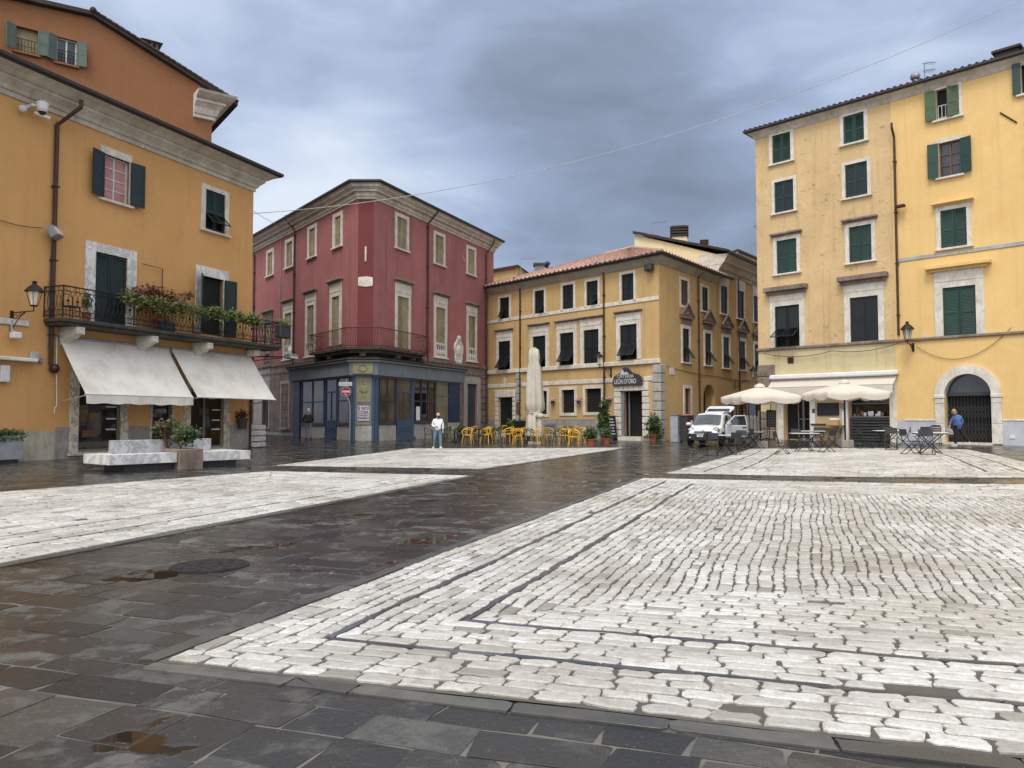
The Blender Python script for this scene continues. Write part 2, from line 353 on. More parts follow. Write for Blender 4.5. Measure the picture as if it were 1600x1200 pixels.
M['sign_dark'] = simple('dark_grey_sign', srgb(66, 62, 66), 0.6)
M['letter'] = simple('pale_lettering', srgb(206, 206, 204), 0.6, var=0.04)
M['purple'] = simple('purple_ink', srgb(86, 28, 88), 0.7, var=0.1)
M['paper'] = simple('white_paper', srgb(226, 224, 226), 0.8, var=0.03)
M['chalk'] = simple('chalkboard', srgb(30, 34, 40), 0.7)
M['skin'] = simple('skin', srgb(206, 156, 130), 0.55, var=0.06)
M['shirt_white'] = simple('white_shirt', srgb(228, 228, 234), 0.85, var=0.04)
M['jeans'] = simple('blue_jeans', srgb(98, 122, 148), 0.9, var=0.15, scale=6)
M['jeans_grey'] = simple('grey_jeans', srgb(112, 118, 130), 0.9, var=0.15, scale=6)
M['jacket_dark'] = simple('dark_jacket', srgb(30, 32, 36), 0.85)
M['jacket_blue'] = simple('blue_denim_jacket', srgb(82, 112, 164), 0.9, var=0.12, scale=5)
M['trousers_dark'] = simple('dark_trousers', srgb(34, 32, 36), 0.9)
M['hair_blonde'] = simple('blonde_hair', srgb(176, 142, 92), 0.7)
M['hair_grey'] = simple('grey_hair', srgb(190, 186, 180), 0.8)
M['beard'] = simple('dark_beard', srgb(44, 32, 28), 0.85)
M['shoe'] = simple('pale_shoes', srgb(200, 196, 190), 0.7)
M['shoe_dark'] = simple('dark_shoes', srgb(44, 40, 38), 0.7)
M['bag'] = simple('grey_cloth_bag', srgb(140, 138, 148), 0.85)
M['scarf'] = simple('pink_curtain', srgb(190, 140, 134), 0.9)
M['relief'] = stone('olive_relief', srgb(150, 144, 112), srgb(104, 98, 72), 0.5, 3)

# ------------------------------------------------------------------ mesh builder
class MB:
    def __init__(s): s.v = []; s.f = []; s.mi = []; s.T = Matrix.Identity(4); s.m = 0; s.tint = []; s.tv = 0.5; s.use_tint = False
    def pt(s, p):
        s.v.append(tuple(s.T @ Vector(p))); s.tint.append(s.tv); return len(s.v)-1
    def face(s, ids): s.f.append(tuple(ids)); s.mi.append(s.m)
    def poly(s, pts): s.face([s.pt(p) for p in pts])
    def box(s, a, b):
        x0, y0, z0 = a; x1, y1, z1 = b
        i = [s.pt(p) for p in ((x0, y0, z0), (x1, y0, z0), (x1, y1, z0), (x0, y1, z0), (x0, y0, z1), (x1, y0, z1), (x1, y1, z1), (x0, y1, z1))]
        for q in ((3, 2, 1, 0), (4, 5, 6, 7), (0, 1, 5, 4), (1, 2, 6, 5), (2, 3, 7, 6), (3, 0, 4, 7)): s.face([i[k] for k in q])
    def bbox(s, a, b, r=0.02):                            # box with chamfered edges
        x0, y0, z0 = a; x1, y1, z1 = b
        r = min(r, (x1-x0)*.45, (y1-y0)*.45, (z1-z0)*.45)
        rings = []
        for z, k in ((z0, r), (z0+r, 0), (z1-r, 0), (z1, r)):
            q = []
            X0, X1, Y0, Y1 = x0+k, x1-k, y0+k, y1-k
            c = r
            for (x, y) in ((X0+c, Y0), (X1-c, Y0), (X1, Y0+c), (X1, Y1-c), (X1-c, Y1), (X0+c, Y1), (X0, Y1-c), (X0, Y0+c)): q.append(s.pt((x, y, z)))
            rings.append(q)
        s.face(rings[0][::-1]); s.face(rings[-1])
        for a_, b_ in zip(rings, rings[1:]):
            for k in range(8): s.face((a_[k], a_[(k+1) % 8], b_[(k+1) % 8], b_[k]))
    def tube(s, pts, r, n=6, closed=False, caps=True):
        pts = [Vector(p) for p in pts]; rings = []; N = len(pts)
        rr = r if isinstance(r, (list, tuple)) else [r]*N
        up = None
        for i, p in enumerate(pts):
            if closed: t = pts[(i+1) % N]-pts[i-1]
            else: t = pts[min(i+1, N-1)]-pts[max(i-1, 0)]
            if t.length < 1e-9: t = Vector((0, 0, 1))
            t.normalize()
            if up is None: up = Vector((0, 0, 1)) if abs(t.z) < 0.9 else Vector((1, 0, 0))
            a = t.cross(up)
            if a.length < 1e-4: a = t.orthogonal()
            a.normalize(); b = a.cross(t).normalized(); up = b
            rings.append([s.pt(p+(a*math.cos(k*2*math.pi/n)+b*math.sin(k*2*math.pi/n))*rr[i]) for k in range(n)])
        for i in range(N-1 if not closed else N):
            A, B = rings[i], rings[(i+1) % N]
            for k in range(n): s.face((A[k], A[(k+1) % n], B[(k+1) % n], B[k]))
        if caps and not closed: s.face(rings[0][::-1]); s.face(rings[-1])
    def lathe(s, prof, n=12, c=(0, 0, 0)):                # prof: (radius, z)
        rings = []
        for r, z in prof: rings.append([s.pt((c[0]+r*math.cos(k*2*math.pi/n), c[1]+r*math.sin(k*2*math.pi/n), c[2]+z)) for k in range(n)])
        for A, B in zip(rings, rings[1:]):
            for k in range(n): s.face((A[k], A[(k+1) % n], B[(k+1) % n], B[k]))
        s.face(rings[0][::-1]); s.face(rings[-1])
    def prism(s, poly, y0, y1):                           # poly in x,z ; extruded along y
        a = [s.pt((x, y0, z)) for x, z in poly]; b = [s.pt((x, y1, z)) for x, z in poly]
        s.face(a); s.face(b[::-1]); n = len(poly)
        for k in range(n): s.face((a[(k+1) % n], a[k], b[k], b[(k+1) % n]))
    def slab(s, poly, z0, z1):                            # poly in x,y ; extruded along z
        a = [s.pt((x, y, z0)) for x, y in poly]; b = [s.pt((x, y, z1)) for x, y in poly]
        s.face(a[::-1]); s.face(b); n = len(poly)
        for k in range(n): s.face((a[k], a[(k+1) % n], b[(k+1) % n], b[k]))
    def ball(s, c, r, n=10, m=6, sc=(1, 1, 1)):
        prof = []
        rings = []
        for j in range(1, m):
            a = math.pi*j/m
            rings.append([s.pt((c[0]+r*sc[0]*math.sin(a)*math.cos(k*2*math.pi/n), c[1]+r*sc[1]*math.sin(a)*math.sin(k*2*math.pi/n), c[2]-r*sc[2]*math.cos(a))) for k in range(n)])
        lo = s.pt((c[0], c[1], c[2]-r*sc[2])); hi_ = s.pt((c[0], c[1], c[2]+r*sc[2]))
        for k in range(n):
            s.face((lo, rings[0][(k+1) % n], rings[0][k])); s.face((hi_, rings[-1][k], rings[-1][(k+1) % n]))
        for A, B in zip(rings, rings[1:]):
            for k in range(n): s.face((A[k], A[(k+1) % n], B[(k+1) % n], B[k]))
    def leaves(s, c, rad, n, size, rng=R, shell=0.35):
        s.use_tint = True
        for i in range(n):
            d = Vector((rng.gauss(0, 1), rng.gauss(0, 1), rng.gauss(0, 1))).normalized()*(shell+(1-shell)*rng.random())
            p = Vector((c[0]+d.x*rad[0], c[1]+d.y*rad[1], c[2]+d.z*rad[2]))
            a = Vector((rng.gauss(0, 1), rng.gauss(0, 1), rng.gauss(0, 1))).normalized(); b = a.orthogonal().normalized()
            L = size*(0.6+0.8*rng.random()); w = L*0.34
            s.tv = rng.random()
            s.poly([p, p+a*L*0.5+b*w, p+a*L, p+a*L*0.5-b*w])
        s.tv = 0.5
    def build(s, name, mats, parent=None, smooth=False, loc=None):
        me = bpy.data.meshes.new(name)
        off = Vector((0, 0, 0))
        if parent is not None and not parent.get('_local'):
            w = Vector((0, 0, 0)); q = parent
            while q is not None: w += Vector(q.location); q = q.parent
            off = w
        elif loc is not None: off = Vector(loc)
        vs = [(v[0]-off.x, v[1]-off.y, v[2]-off.z) for v in s.v]
        me.from_pydata(vs, [], s.f)
        if not isinstance(mats, (list, tuple)): mats = [mats]
        for m in mats: me.materials.append(m)
        if len(mats) > 1: me.polygons.foreach_set('material_index', s.mi)
        if smooth: me.polygons.foreach_set('use_smooth', [True]*len(s.f))
        if s.use_tint:
            at = me.attributes.new('tint', 'FLOAT', 'POINT'); at.data.foreach_set('value', s.tint)
        me.update()
        o = bpy.data.objects.new(name, me); C.objects.link(o)
        if parent is not None: o.parent = parent
        elif loc is not None: o.location = off
        return o
def thing(name, label, cat, loc=(0, 0, 0), rz=0.0, group=None, local=False):
    o = bpy.data.objects.new(name, None); C.objects.link(o); o.empty_display_size = 0.2
    o.location = loc; o.rotation_euler = (0, 0, rz); o['label'] = label; o['category'] = cat
    if group: o['group'] = group
    if local: o['_local'] = 1
    return o
def tag(o, label, cat, group=None, kind=None):
    if label: o['label'] = label
    if cat: o['category'] = cat
    if group: o['group'] = group
    if kind: o['kind'] = kind
    return o
def dup(root, loc, rz, label=None, group=None):
    r = root.copy(); C.objects.link(r); r.location = loc; r.rotation_euler = (0, 0, rz)
    if label: r['label'] = label
    if group: r['group'] = group
    for ch in list(root.children):
        c = ch.copy(); C.objects.link(c); c.parent = r
        for g in list(ch.children):
            d = g.copy(); C.objects.link(d); d.parent = c
    return r

# ------------------------------------------------------------------ ground and paving
def ground_sheet():
    xs = [-600, -200, -90, -50]+[x*1.0 for x in range(-30, 36)]+[50, 90, 200, 600]
    ys = [-300, -80, -30, -10]+[y*1.0 for y in range(-4, 75)]+[90, 120, 200, 500, 1000]
    mb = MB(); mb.use_tint = True
    idx = [[mb.pt((x, y, gz(x, y)-0.0065)) for x in xs] for y in ys]
    for j in range(len(ys)-1):
        for i in range(len(xs)-1): mb.face((idx[j][i], idx[j][i+1], idx[j+1][i+1], idx[j+1][i]))
    o = mb.build('ground', M['joint'], smooth=True); tag(o, None, None, kind='structure'); return o
ground_sheet()

UX, UY = 0.351, 0.936; VX, VY = 0.945, -0.327
def jit(a): return (R.random()-0.5)*2*a
def wob(x, y, k=0.9, a=0.05): 
    return mnoise.noise(Vector((x*k, y*k, 3.1)))*a
def add_stone(mb, quad, z, h, inset, rng_tint, rnd=0.25, warp=0.0, seg=True):
    # quad: 4 plan points; a cut-cornered, slightly domed stone
    q = [Vector((p[0], p[1])) for p in quad]; c = (q[0]+q[1]+q[2]+q[3])/4
    pts = []
    for k in range(4):
        a, b, d = q[k], q[(k+1) % 4], q[k-1]
        e1 = (b-a); e2 = (d-a)
        r1 = rnd*min(1, 0.5*e2.length/max(1e-6, e1.length)+0.15)+jit(0.05); r2 = rnd*min(1, 0.5*e1.length/max(1e-6, e2.length)+0.15)+jit(0.05)
        pts.append(a+e2*max(0.02, r2)); pts.append(a+e1*max(0.02, r1))
        if warp: pts.append(a+e1*(0.5+jit(0.15)))
    if warp: pts = [p+Vector((jit(warp), jit(warp))) for p in pts]
    N = len(pts); mb.tv = rng_tint; rings = []
    for k, dz in ((0.0, -0.02), (0.0, h*0.55), (inset, h)):
        ring = []
        for p in pts:
            d = c-p; L = max(1e-6, d.length); pp = p+d*min(0.45, k/L)
            ring.append(mb.pt((pp.x, pp.y, z(pp.x, pp.y)+dz)))
        rings.append(ring)
    for A, B in zip(rings, rings[1:]):
        for k in range(N): mb.face((A[k], A[(k+1) % N], B[(k+1) % N], B[k]))
    mb.face(rings[-1])

def slabs():
    mb = MB(); mb.use_tint = True
    O = Vector((-2.05, 4.5))
    def w2(u, v):                                     # u towards the back, v to the right
        x = O.x+UX*u+VX*v; y = O.y+UY*u+VY*v
        return x, y
    def one(u, v, hgt, L, g, far):
        cx, cy = w2(u+hgt/2, v+L/2)
        if not (cy > 0.8 and abs(cx) < 0.72*cy+3 and -24 < cx < 30 and cy < 75): return
        s1 = jit(0.02); s2 = jit(0.02); ww = lambda a, b: wob(*w2(a, b), 0.5, 0.10); cs = []
        for (a, b) in ((u+g, v+g+s1), (u+g, v+L-g+s2), (u+hgt-g, v+L-g-s2), (u+hgt-g, v+g-s1)):
            cs.append(w2(a+ww(a, b)+jit(0.012), b+jit(0.012)))
        k = 0.005 if cy < 16 else 0.014; tx, ty = jit(k), jit(k); h0 = jit(0.0012)
        zf = lambda x, y: gz(x, y)+h0-0.004+(x-cx)*tx+(y-cy)*ty
        add_stone(mb, cs, zf, 0.002, 0.008, R.random()**1.2, 0.03, 0.007)
    u = -0.55
    while u < 62:                                     # courses across the square
        hgt = (0.22+0.16*R.random())*(1.0 if u < 20 else 1.25); v = -34+R.random()
        while v < 36:
            L = (0.28+0.42*R.random())*(1.0 if u < 20 else 1.5); one(u, v, hgt, L, 0.006 if u < 22 else 0.009, u); v += L
        u += hgt
    v = -9.0
    while v < 9:                                      # the foreground strip runs the other way
        wv = 0.29+0.15*R.random(); u = -0.56-R.random()*.0
        while u > -7: L = 0.30+0.32*R.random(); one(u-L, v, L, wv, 0.0065, u); u -= L
        v += wv
    o = mb.build('stone_slab_paving', M['slab']); tag(o, None, None, kind='structure')
slabs()

HOLE = ground(1152, 1104).xy
def panel(name, corners, ring_rows, row_w, inner_axis='q', fine=1.0, seed=1):
    """corners: near-left, near-right, far-right, far-left in plan"""
    rg = random.Random(seed)
    c = [Vector((p[0], p[1])) for p in corners]
    W = ((c[1]-c[0]).length+(c[2]-c[3]).length)/2; D = ((c[3]-c[0]).length+(c[2]-c[1]).length)/2
    def mp2(p, q):
        s_, t_ = p/W, q/D
        v = (c[0]*(1-s_)+c[1]*s_)*(1-t_)+(c[3]*(1-s_)+c[2]*s_)*t_
        edge = min(p, W-p, q, D-q); k = min(1.0, max(0, edge-0.3)/2.5)
        v = v+Vector((mnoise.noise(Vector((v.x*0.45, v.y*0.45, seed))), mnoise.noise(Vector((v.x*0.45, v.y*0.45, seed+9)))))*0.065*k
        v = v+Vector((mnoise.noise(Vector((v.x*2.1, v.y*2.1, seed))), mnoise.noise(Vector((v.x*2.1, v.y*2.1, seed+5)))))*0.035
        return v
    base = MB(); base.use_tint = True; st = MB(); st.use_tint = True; bd = MB(); bd.use_tint = True; sp = MB(); sp.use_tint = True
    NX, NY = 16, 24
    zb = lambda x, y: gz(x, y)+0.006
    g = [[base.pt((*mp2(W*i/NX, D*j/NY), 0)) for i in range(NX+1)] for j in range(NY+1)]
    base.v = [(x, y, zb(x, y)) for x, y, z in base.v]
    for j in range(NY):
        for i in range(NX): base.face((g[j][i], g[j][i+1], g[j+1][i+1], g[j+1][i]))
    # outer border of long grey stones
    def run(a, b, off0, off1, lo, hi_, mbx, tint, h, inset, gap=0.008, warp=0.006):
        L = (b-a).length; d = (b-a)/L; n = Vector((d.y, -d.x)); s = 0.0
        while s < L-0.05:
            e = min(L, s+lo+(hi_-lo)*rg.random())
            if L-e < lo*0.5: e = L
            add_stone(mbx, [a+d*(s+gap)+n*off0, a+d*(e-gap)+n*off0, a+d*(e-gap)+n*off1, a+d*(s+gap)+n*off1], zb, h, inset, tint(), 0.04, warp)
            s = e
    ctr = (c[0]+c[1]+c[2]+c[3])/4
    for k in range(4): run(c[k], c[(k+1) % 4], 0.012, 0.135, 0.35, 0.95, bd, lambda: rg.random(), 0.003, 0.008, 0.006, 0.012)
    # concentric rows
    def row(side, off, rw, mbx, lo, hi_, h, tintf, gap, rnd, warp, inset):
        off1 = off+rw
        if side in (0, 2): a0, a1 = off, W-off; b0, b1 = off1, W-off1
        else: a0, a1 = off, D-off; b0, b1 = off1, D-off1
        if b1-b0 < 0.15: return
        s = a0+0.0; first = True; e_prev_in = b0
        x = a0
        while x < a1-0.03:
            e = x+(lo+(hi_-lo)*rg.random())
            if a1-e < lo*0.6: e = a1
            def P(t, o):
                if side == 0: return mp2(t, o)
                if side == 2: return mp2(t, D-o)
                if side == 3: return mp2(o, t)
                return mp2(W-o, t)
            g_ = gap*0.5
            t0 = min(max(x, b0), b1); t1 = min(max(e, b0), b1)
            sl = jit(rw*0.10)
            cc = P((x+e)/2, off+rw/2)
            if mbx is st and ((cc-HOLE).length < 0.10 or rg.random() < 0.003): x = e; continue
            qd = [P(x+g_, off+g_), P(e-g_, off+g_), P(min(e-g_+sl, max(t1-g_, t0+0.01)), off1-g_), P(max(t0+g_, x+g_) if x <= b0 else x+g_+sl, off1-g_)]
            if side in (2, 3): qd = qd[::-1]
            add_stone(mbx, qd, zb, h*(0.8+0.4*rg.random()), inset, tintf(), rnd, warp)
            x = e
    def wt(): return 0.45+0.55*rg.random()**0.8 if rg.random() > 0.06 else 0.1+rg.random()*0.35
    off = 0.03
    for ri in ring_rows:
        if ri == 's':
            for sd in range(4): row(sd, off, 0.06, sp, 0.35, 0.8, 0.010, lambda: rg.random(), 0.010, 0.06, 0.010, 0.008)
            off += 0.06
        else:
            rw = row_w*ri*(0.92+0.16*rg.random())
            for sd in range(4): row(sd, off, rw, st, 0.17*fine*ri, 0.36*fine*ri, 0.015, wt, 0.017, 0.17, 0.012, 0.014)
            off += rw
    # inner field
    if W-2*off > 0.3 and D-2*off > 0.3:
        A0, A1 = off, W-off; B0, B1 = off, D-off
        long_q = inner_axis == 'q'
        x = A0 if long_q else B0; lim = A1 if long_q else B1
        while x < lim-0.04:
            rw = row_w*0.88*(0.75+0.5*rg.random()); x2 = min(lim, x+rw)
            if lim-x2 < 0.05: x2 = lim
            y = (B0 if long_q else A0); ylim = (B1 if long_q else A1); y += 0
            while y < ylim-0.03:
                e = y+(0.15+0.20*rg.random())*fine
                if ylim-e < 0.1: e = ylim
                gp = 0.0075; sl = jit(0.015)
                ge = gp*(1.3+1.6*rg.random())
                if long_q: qd = [mp2(x+gp, y+ge+sl), mp2(x2-gp, y+ge-sl), mp2(x2-gp, e-ge-sl), mp2(x+gp, e-ge+sl)]
                else: qd = [mp2(y+gp+sl, x+gp), mp2(e-gp+sl, x+gp), mp2(e-gp-sl, x2-gp), mp2(y+gp-sl, x2-gp)]
                add_stone(st, qd, zb, 0.016*(0.6+0.6*rg.random()), 0.013, wt(), 0.15, 0.010)
                y = e
            x = x2
    o = st.build(name, M['cobble']); tag(o, None, None, kind='structure')
    for mbx, nm, mt in ((base, 'paving_bed', M['joint_light']), (bd, 'paving_border', M['border']), (sp, 'dark_stone_strip', M['strip'])):
        p = mbx.build(nm, mt); p.parent = o
def G(px, py): g = ground(px, py); return (g.x, g.y)
panel('white_cobble_paving', [G(245, 1035), (6.95, 1.75), (12.3, 15.6), G(1003, 748)], (1.1, 1.1, 1.1, 1.1, 1.0, 's', 1.15, 1.15, 1.1, 1.1, 1.1, 's', 1, 1, 1, 1, 1, .95, .95, .95, .9, .9, .9, .9, .85, .85), 0.113, 'q', 0.92, 2)
panel('white_cobble_paving', [(-13.8, 7.6), (-6.3, 3.4), G(735, 744), G(425, 737)], (1, 1, 1, 1, 's', 1, 1, 1, 1, 's', 1, 1, 1, 1), 0.17, 'q', 1.1, 5)
panel('white_cobble_paving', [G(1040, 740), (12.74, 17.24), G(1512, 703), G(1170, 702)], (1, 1, 1, 1, 's', 1, 1, 1, 1, 's', 1, 1, 1), 0.18, 'p', 1.1, 8)
panel('white_cobble_paving', [G(430, 728), G(755, 733), G(975, 700), G(640, 701)], (1, 1, 1, 1, 's', 1, 1, 1, 1, 's', 1, 1, 1), 0.18, 'p', 1.1, 11)
def manhole(px, py, r, label):
    c = ground(px, py); t = thing('manhole_cover', label, 'manhole cover', c, 0.3, 'manhole covers in the dark paving', local=True)
    mb = MB(); mb.lathe([(r, -0.01), (r, 0.006), (r-0.035, 0.006), (r-0.035, 0.0035), (0.0, 0.0035)][:-1], 28)
    mb.build('rim', M['iron'], t)
    mb = MB(); mb.lathe([(r-0.045, -0.01), (r-0.045, 0.007), (0.02, 0.007)], 28)
    for k in range(7):
        for rr in (0.33, 0.6, 0.85):
            a = k*0.9+rr*2; mb.box((rr*r*0.9*math.cos(a)-.03, rr*r*0.9*math.sin(a)-.012, .007), (rr*r*0.9*math.cos(a)+.03, rr*r*0.9*math.sin(a)+.012, .011))
    mb.build('lid', M['iron'], t)
manhole(328, 884, 0.36, 'round iron manhole cover between the left white panel and the large white panel')
# ------------------------------------------------------------------ facades
class Fac:
    def __init__(s, P0, P1):
        s.p0 = Vector((P0[0], P0[1], 0)); d = Vector((P1[0]-P0[0], P1[1]-P0[1], 0)); s.L = d.length; s.d = d.normalized()
        s.n = Vector((s.d.y, -s.d.x, 0))                # out of the wall
        s.M = Matrix(((s.d.x, -s.n.x, 0, s.p0.x), (s.d.y, -s.n.y, 0, s.p0.y), (0, 0, 1, 0), (0, 0, 0, 1)))
    def hit(s, px, py, out=0.0):
        r = ray(px, py); o = Vector((0, 0, CAM_H)); q = s.p0+s.n*out
        t = (q-o).dot(s.n)/r.dot(s.n); return o+r*t
    def uz(s, px, py, out=0.0):
        p = s.hit(px, py, out); return (p-s.p0).dot(s.d), p.z
    def u(s, px, out=0.0): return s.uz(px, 655, out)[0]
    def z(s, px, py, out=0.0): return s.uz(px, py, out)[1]
    def out_at(s, px, py, u):                           # where the ray crosses the upright plane at u
        r = ray(px, py); o = Vector((0, 0, CAM_H)); q = s.p0+s.d*u
        t = (q-o).dot(s.d)/r.dot(s.d); p = o+r*t; return (p-s.p0).dot(s.n), p.z
    def P(s, u, z, out=0.0): return s.p0+s.d*u+s.n*out+Vector((0, 0, z))
    def box(s, px):                                     # (xl, xr, yt, yb) -> u0,u1,z0,z1
        xl, xr, yt, yb = px; xc = (xl+xr)/2
        return s.u(xl), s.u(xr), s.z(xc, yb), s.z(xc, yt)

def facade_wall(mb, fac, u0, u1, z0, z1, holes, depth=0.24, bands=()):
    """wall sheet with openings and their reveals; bands: (z, material index) from that height down"""
    mb.T = fac.M
    us = sorted(set([u0, u1]+[h[i] for h in holes for i in (0, 1)])); zs = sorted(set([z0, z1]+[h[i] for h in holes for i in (2, 3)]+[b[0] for b in bands]))
    us = [u for u in us if u0-1e-6 <= u <= u1+1e-6]; zs = [z for z in zs if z0-1e-6 <= z <= z1+1e-6]
    for i in range(len(us)-1):
        for j in range(len(zs)-1):
            a, b, c, d = us[i], us[i+1], zs[j], zs[j+1]
            if b-a < 1e-5 or d-c < 1e-5: continue
            mu, mz = (a+b)/2, (c+d)/2
            if any(h[0] < mu < h[1] and h[2] < mz < h[3] for h in holes): continue
            mb.m = 0
            for bz, bm in bands:
                if mz < bz: mb.m = bm
            mb.poly([(a, 0, c), (b, 0, c), (b, 0, d), (a, 0, d)])
    mb.m = 0
    for h in holes:
        a, b, c, d = h[:4]; k = h[4] if len(h) > 4 else depth
        mb.poly([(a, 0, c), (a, 0, d), (a, k, d), (a, k, c)]); mb.poly([(b, 0, d), (b, 0, c), (b, k, c), (b, k, d)])
        mb.poly([(a, 0, c), (a, k, c), (b, k, c), (b, 0, c)]); mb.poly([(a, 0, d), (b, 0, d), (b, k, d), (a, k, d)])
    mb.T = Matrix.Identity(4)

def leaf_panel(mb, w, h, n=14, flap=0.0, flap_lo=0.05, flap_hi=0.45, solid=False, T=None):
    """one shutter leaf in x 0..w, z 0..h, front towards -y; flap: angle the lower louvre panel is propped out"""
    T0 = mb.T.copy()
    if T is not None: mb.T = T0 @ T
    s = min(0.09, w*0.16); t = 0.045
    mb.box((0, 0, 0), (s, t, h)); mb.box((w-s, 0, 0), (w, t, h))
    mid = h*0.47
    for z in (0, mid-s/2, h-s): mb.box((s, 0.002, z), (w-s, t-0.002, z+s*(1.3 if z == 0 else 1)))
    for (za, zb, isf) in ((s*1.3, mid-s/2, flap != 0), (mid+s/2, h-s, False)):
        if solid: mb.box((s, 0.014, za), (w-s, 0.03, zb)); continue
        H = zb-za
        if isf:
            Tf = Matrix.Translation((0, 0, zb)) @ Matrix.Rotation(flap, 4, 'X'); T1 = mb.T.copy(); mb.T = T1 @ Tf
            mb.box((s*.4, -0.02, -H), (s*.9, 0.015, 0)); mb.box((w-s*.9, -0.02, -H), (w-s*.4, 0.015, 0)); mb.box((s*.9, -0.02, -H), (w-s*.9, 0.012, -H+0.05)); mb.box((s*.9, -.02, -.05), (w-s*.9, .012, 0))
            k = max(3, int(n*0.45))
            for i in range(k):
                z = -H+0.05+(H-0.1)*i/k; z2 = z+(H-0.1)/k*1.02
                mb.poly([(s*.9, -0.014, z), (w-s*.9, -0.014, z), (w-s*.9, 0.008, z2), (s*.9, 0.008, z2)])
            mb.T = T1
            continue
        k = max(4, int(n*H/h*1.0))
        for i in range(k):
            z = za+H*i/k; z2 = za+H*(i+1.05)/k
            mb.poly([(s, 0.006, z), (w-s, 0.006, z), (w-s, 0.034, z2), (s, 0.034, z2)])
        mb.poly([(s, 0.036, za), (w-s, 0.036, za), (w-s, 0.036, zb), (s, 0.036, zb)])
    mb.T = T0

def window(root, fac, holes, px, fw=0.16, top=None, frame_mat='white', style='closed', sh='shutter', sill=True, hood=None, flap=0.0, flaps=(1, 1), n=22,
           slip=0.0, name='window', frame=True, glass_mat='glass', bars=(2, 3), back='dark', balus=None, entab=None, solid=False, open_ang=(176, 176), jamb=0.045, depth=0.24, sillw=0.10, label=None, bot=False):
    u0, u1, z0, z1 = fac.box(px) if not isinstance(px, dict) else px['uz']
    w, h = u1-u0, z1-z0; top = fw if top is None else top
    hz0 = z0-(balus or 0)
    holes.append((u0, u1, hz0, z1, depth))
    mb = MB(); mb.T = fac.M
    p = -jamb
    if frame:
        zb = hz0-(fw if bot else 0)
        mb.box((u0-fw, p, zb), (u0, 0.03, z1+top)); mb.box((u1, p, zb), (u1+fw, 0.03, z1+top)); mb.box((u0, p+.002, z1), (u1, 0.03, z1+top-.002))
        if bot: mb.box((u0, p+.002, zb), (u1, .03, hz0))
        if entab: mb.box((u0-fw*1.02, p-0.02, z1+top), (u1+fw*1.02, 0.03, z1+top+entab)); top += entab
    else: mb.box((u0, 0.10, z1-.03), (u1, 0.14, z1))
    wobj = mb.build(name, M[frame_mat], root)
    if label: wobj['label'] = label
    if balus:
        b = MB(); b.T = fac.M
        b.box((u0, -0.03, z0-0.10), (u1, 0.02, z0)); b.box((u0, -0.03, hz0), (u1, 0.02, hz0+0.12)); k = max(3, int(w/0.22))
        for i in range(k):
            x = u0+w*(i+.5)/k; H = balus-0.22
            b.lathe([(0.035, 0), (0.075, H*.25), (0.06, H*.45), (0.03, H*.6), (0.03, H*.8), (0.06, H)], 6, (x, 0.0, hz0+0.12))
        b.build('balustrade', M[frame_mat], wobj)
        q = MB(); q.T = fac.M; q.poly([(u0, .16, hz0), (u1, .16, hz0), (u1, .16, z0), (u0, .16, z0)]); q.build('balustrade_shade', M['dark'], wobj)  # flat dark sheet painted in as the shade behind the balusters
    if sill:
        b = MB(); b.T = fac.M; b.bbox((u0-fw-0.06, -sillw-jamb, hz0-0.10), (u1+fw+0.06, 0.03, hz0-0.001), 0.015); b.build('sill', M[frame_mat], wobj)
    if hood:
        ex, hh, out, hm = hood; zt = z1+top
        b = MB(); b.T = fac.M
        b.box((u0-fw-ex*.5, -out*.5, zt+.002), (u1+fw+ex*.5, .03, zt+hh*.4)); b.bbox((u0-fw-ex, -out, zt+hh*.4+.001), (u1+fw+ex, .03, zt+hh), 0.02); b.build('hood', M[hm], wobj)
    # what fills the opening
    b = MB(); b.T = fac.M
    if style == 'closed':
        b.poly([(u0, 0.2, z0), (u1, 0.2, z0), (u1, 0.2, z1), (u0, 0.2, z1)]); b.build('pane', M[back], wobj)
        for i in range(2):
            s = MB(); s.T = fac.M
            T = Matrix.Translation((u0+0.01+i*(w/2), 0.03, z0+0.01))
            leaf_panel(s, w/2-0.015, h-0.02, n, -flap if flaps[i] else 0.0, solid=solid, T=T); s.build('shutter', M[sh], wobj)
    else:
        b.poly([(u0, 0.17, z0), (u1, 0.17, z0), (u1, 0.17, z1), (u0, 0.17, z1)]); b.build('pane', M[glass_mat], wobj)
        if bars:
            s = MB(); s.T = fac.M; f = 0.06
            for x in (u0, u0+w/2-f/2, u1-f): s.box((x, 0.11, z0), (x+f, 0.165, z1))
            for k in range(bars[1]+1):
                z = z0+(h-f)*k/bars[1]; s.box((u0+f, 0.12, z), (u0+w/2-f/2, 0.16, z+f*(1 if k in (0, bars[1]) else .6))); s.box((u0+w/2+f/2, 0.12, z), (u1-f, 0.16, z+f*(1 if k in (0, bars[1]) else .6)))
            s.build('casement', M[bars[2] if len(bars) > 2 else 'white_paint'], wobj)
        if style == 'open':
            for i in range(2):
                a = math.radians(open_ang[i])
                if a == 0: continue
                s = MB(); s.T = fac.M; lw = w/2-0.01
                if i == 0: T = Matrix.Translation((u0, -jamb-0.05, z0+.01)) @ Matrix.Rotation(-a, 4, 'Z')
                else: T = Matrix.Translation((u1, -jamb-0.05, z0+.01)) @ Matrix.Rotation(a, 4, 'Z') @ Matrix.Translation((-lw, 0, 0))
                leaf_panel(s, lw, h-0.02, n, solid=solid, T=T); s.build('shutter', M[sh], wobj)
    return wobj, (u0, u1, z0, z1)

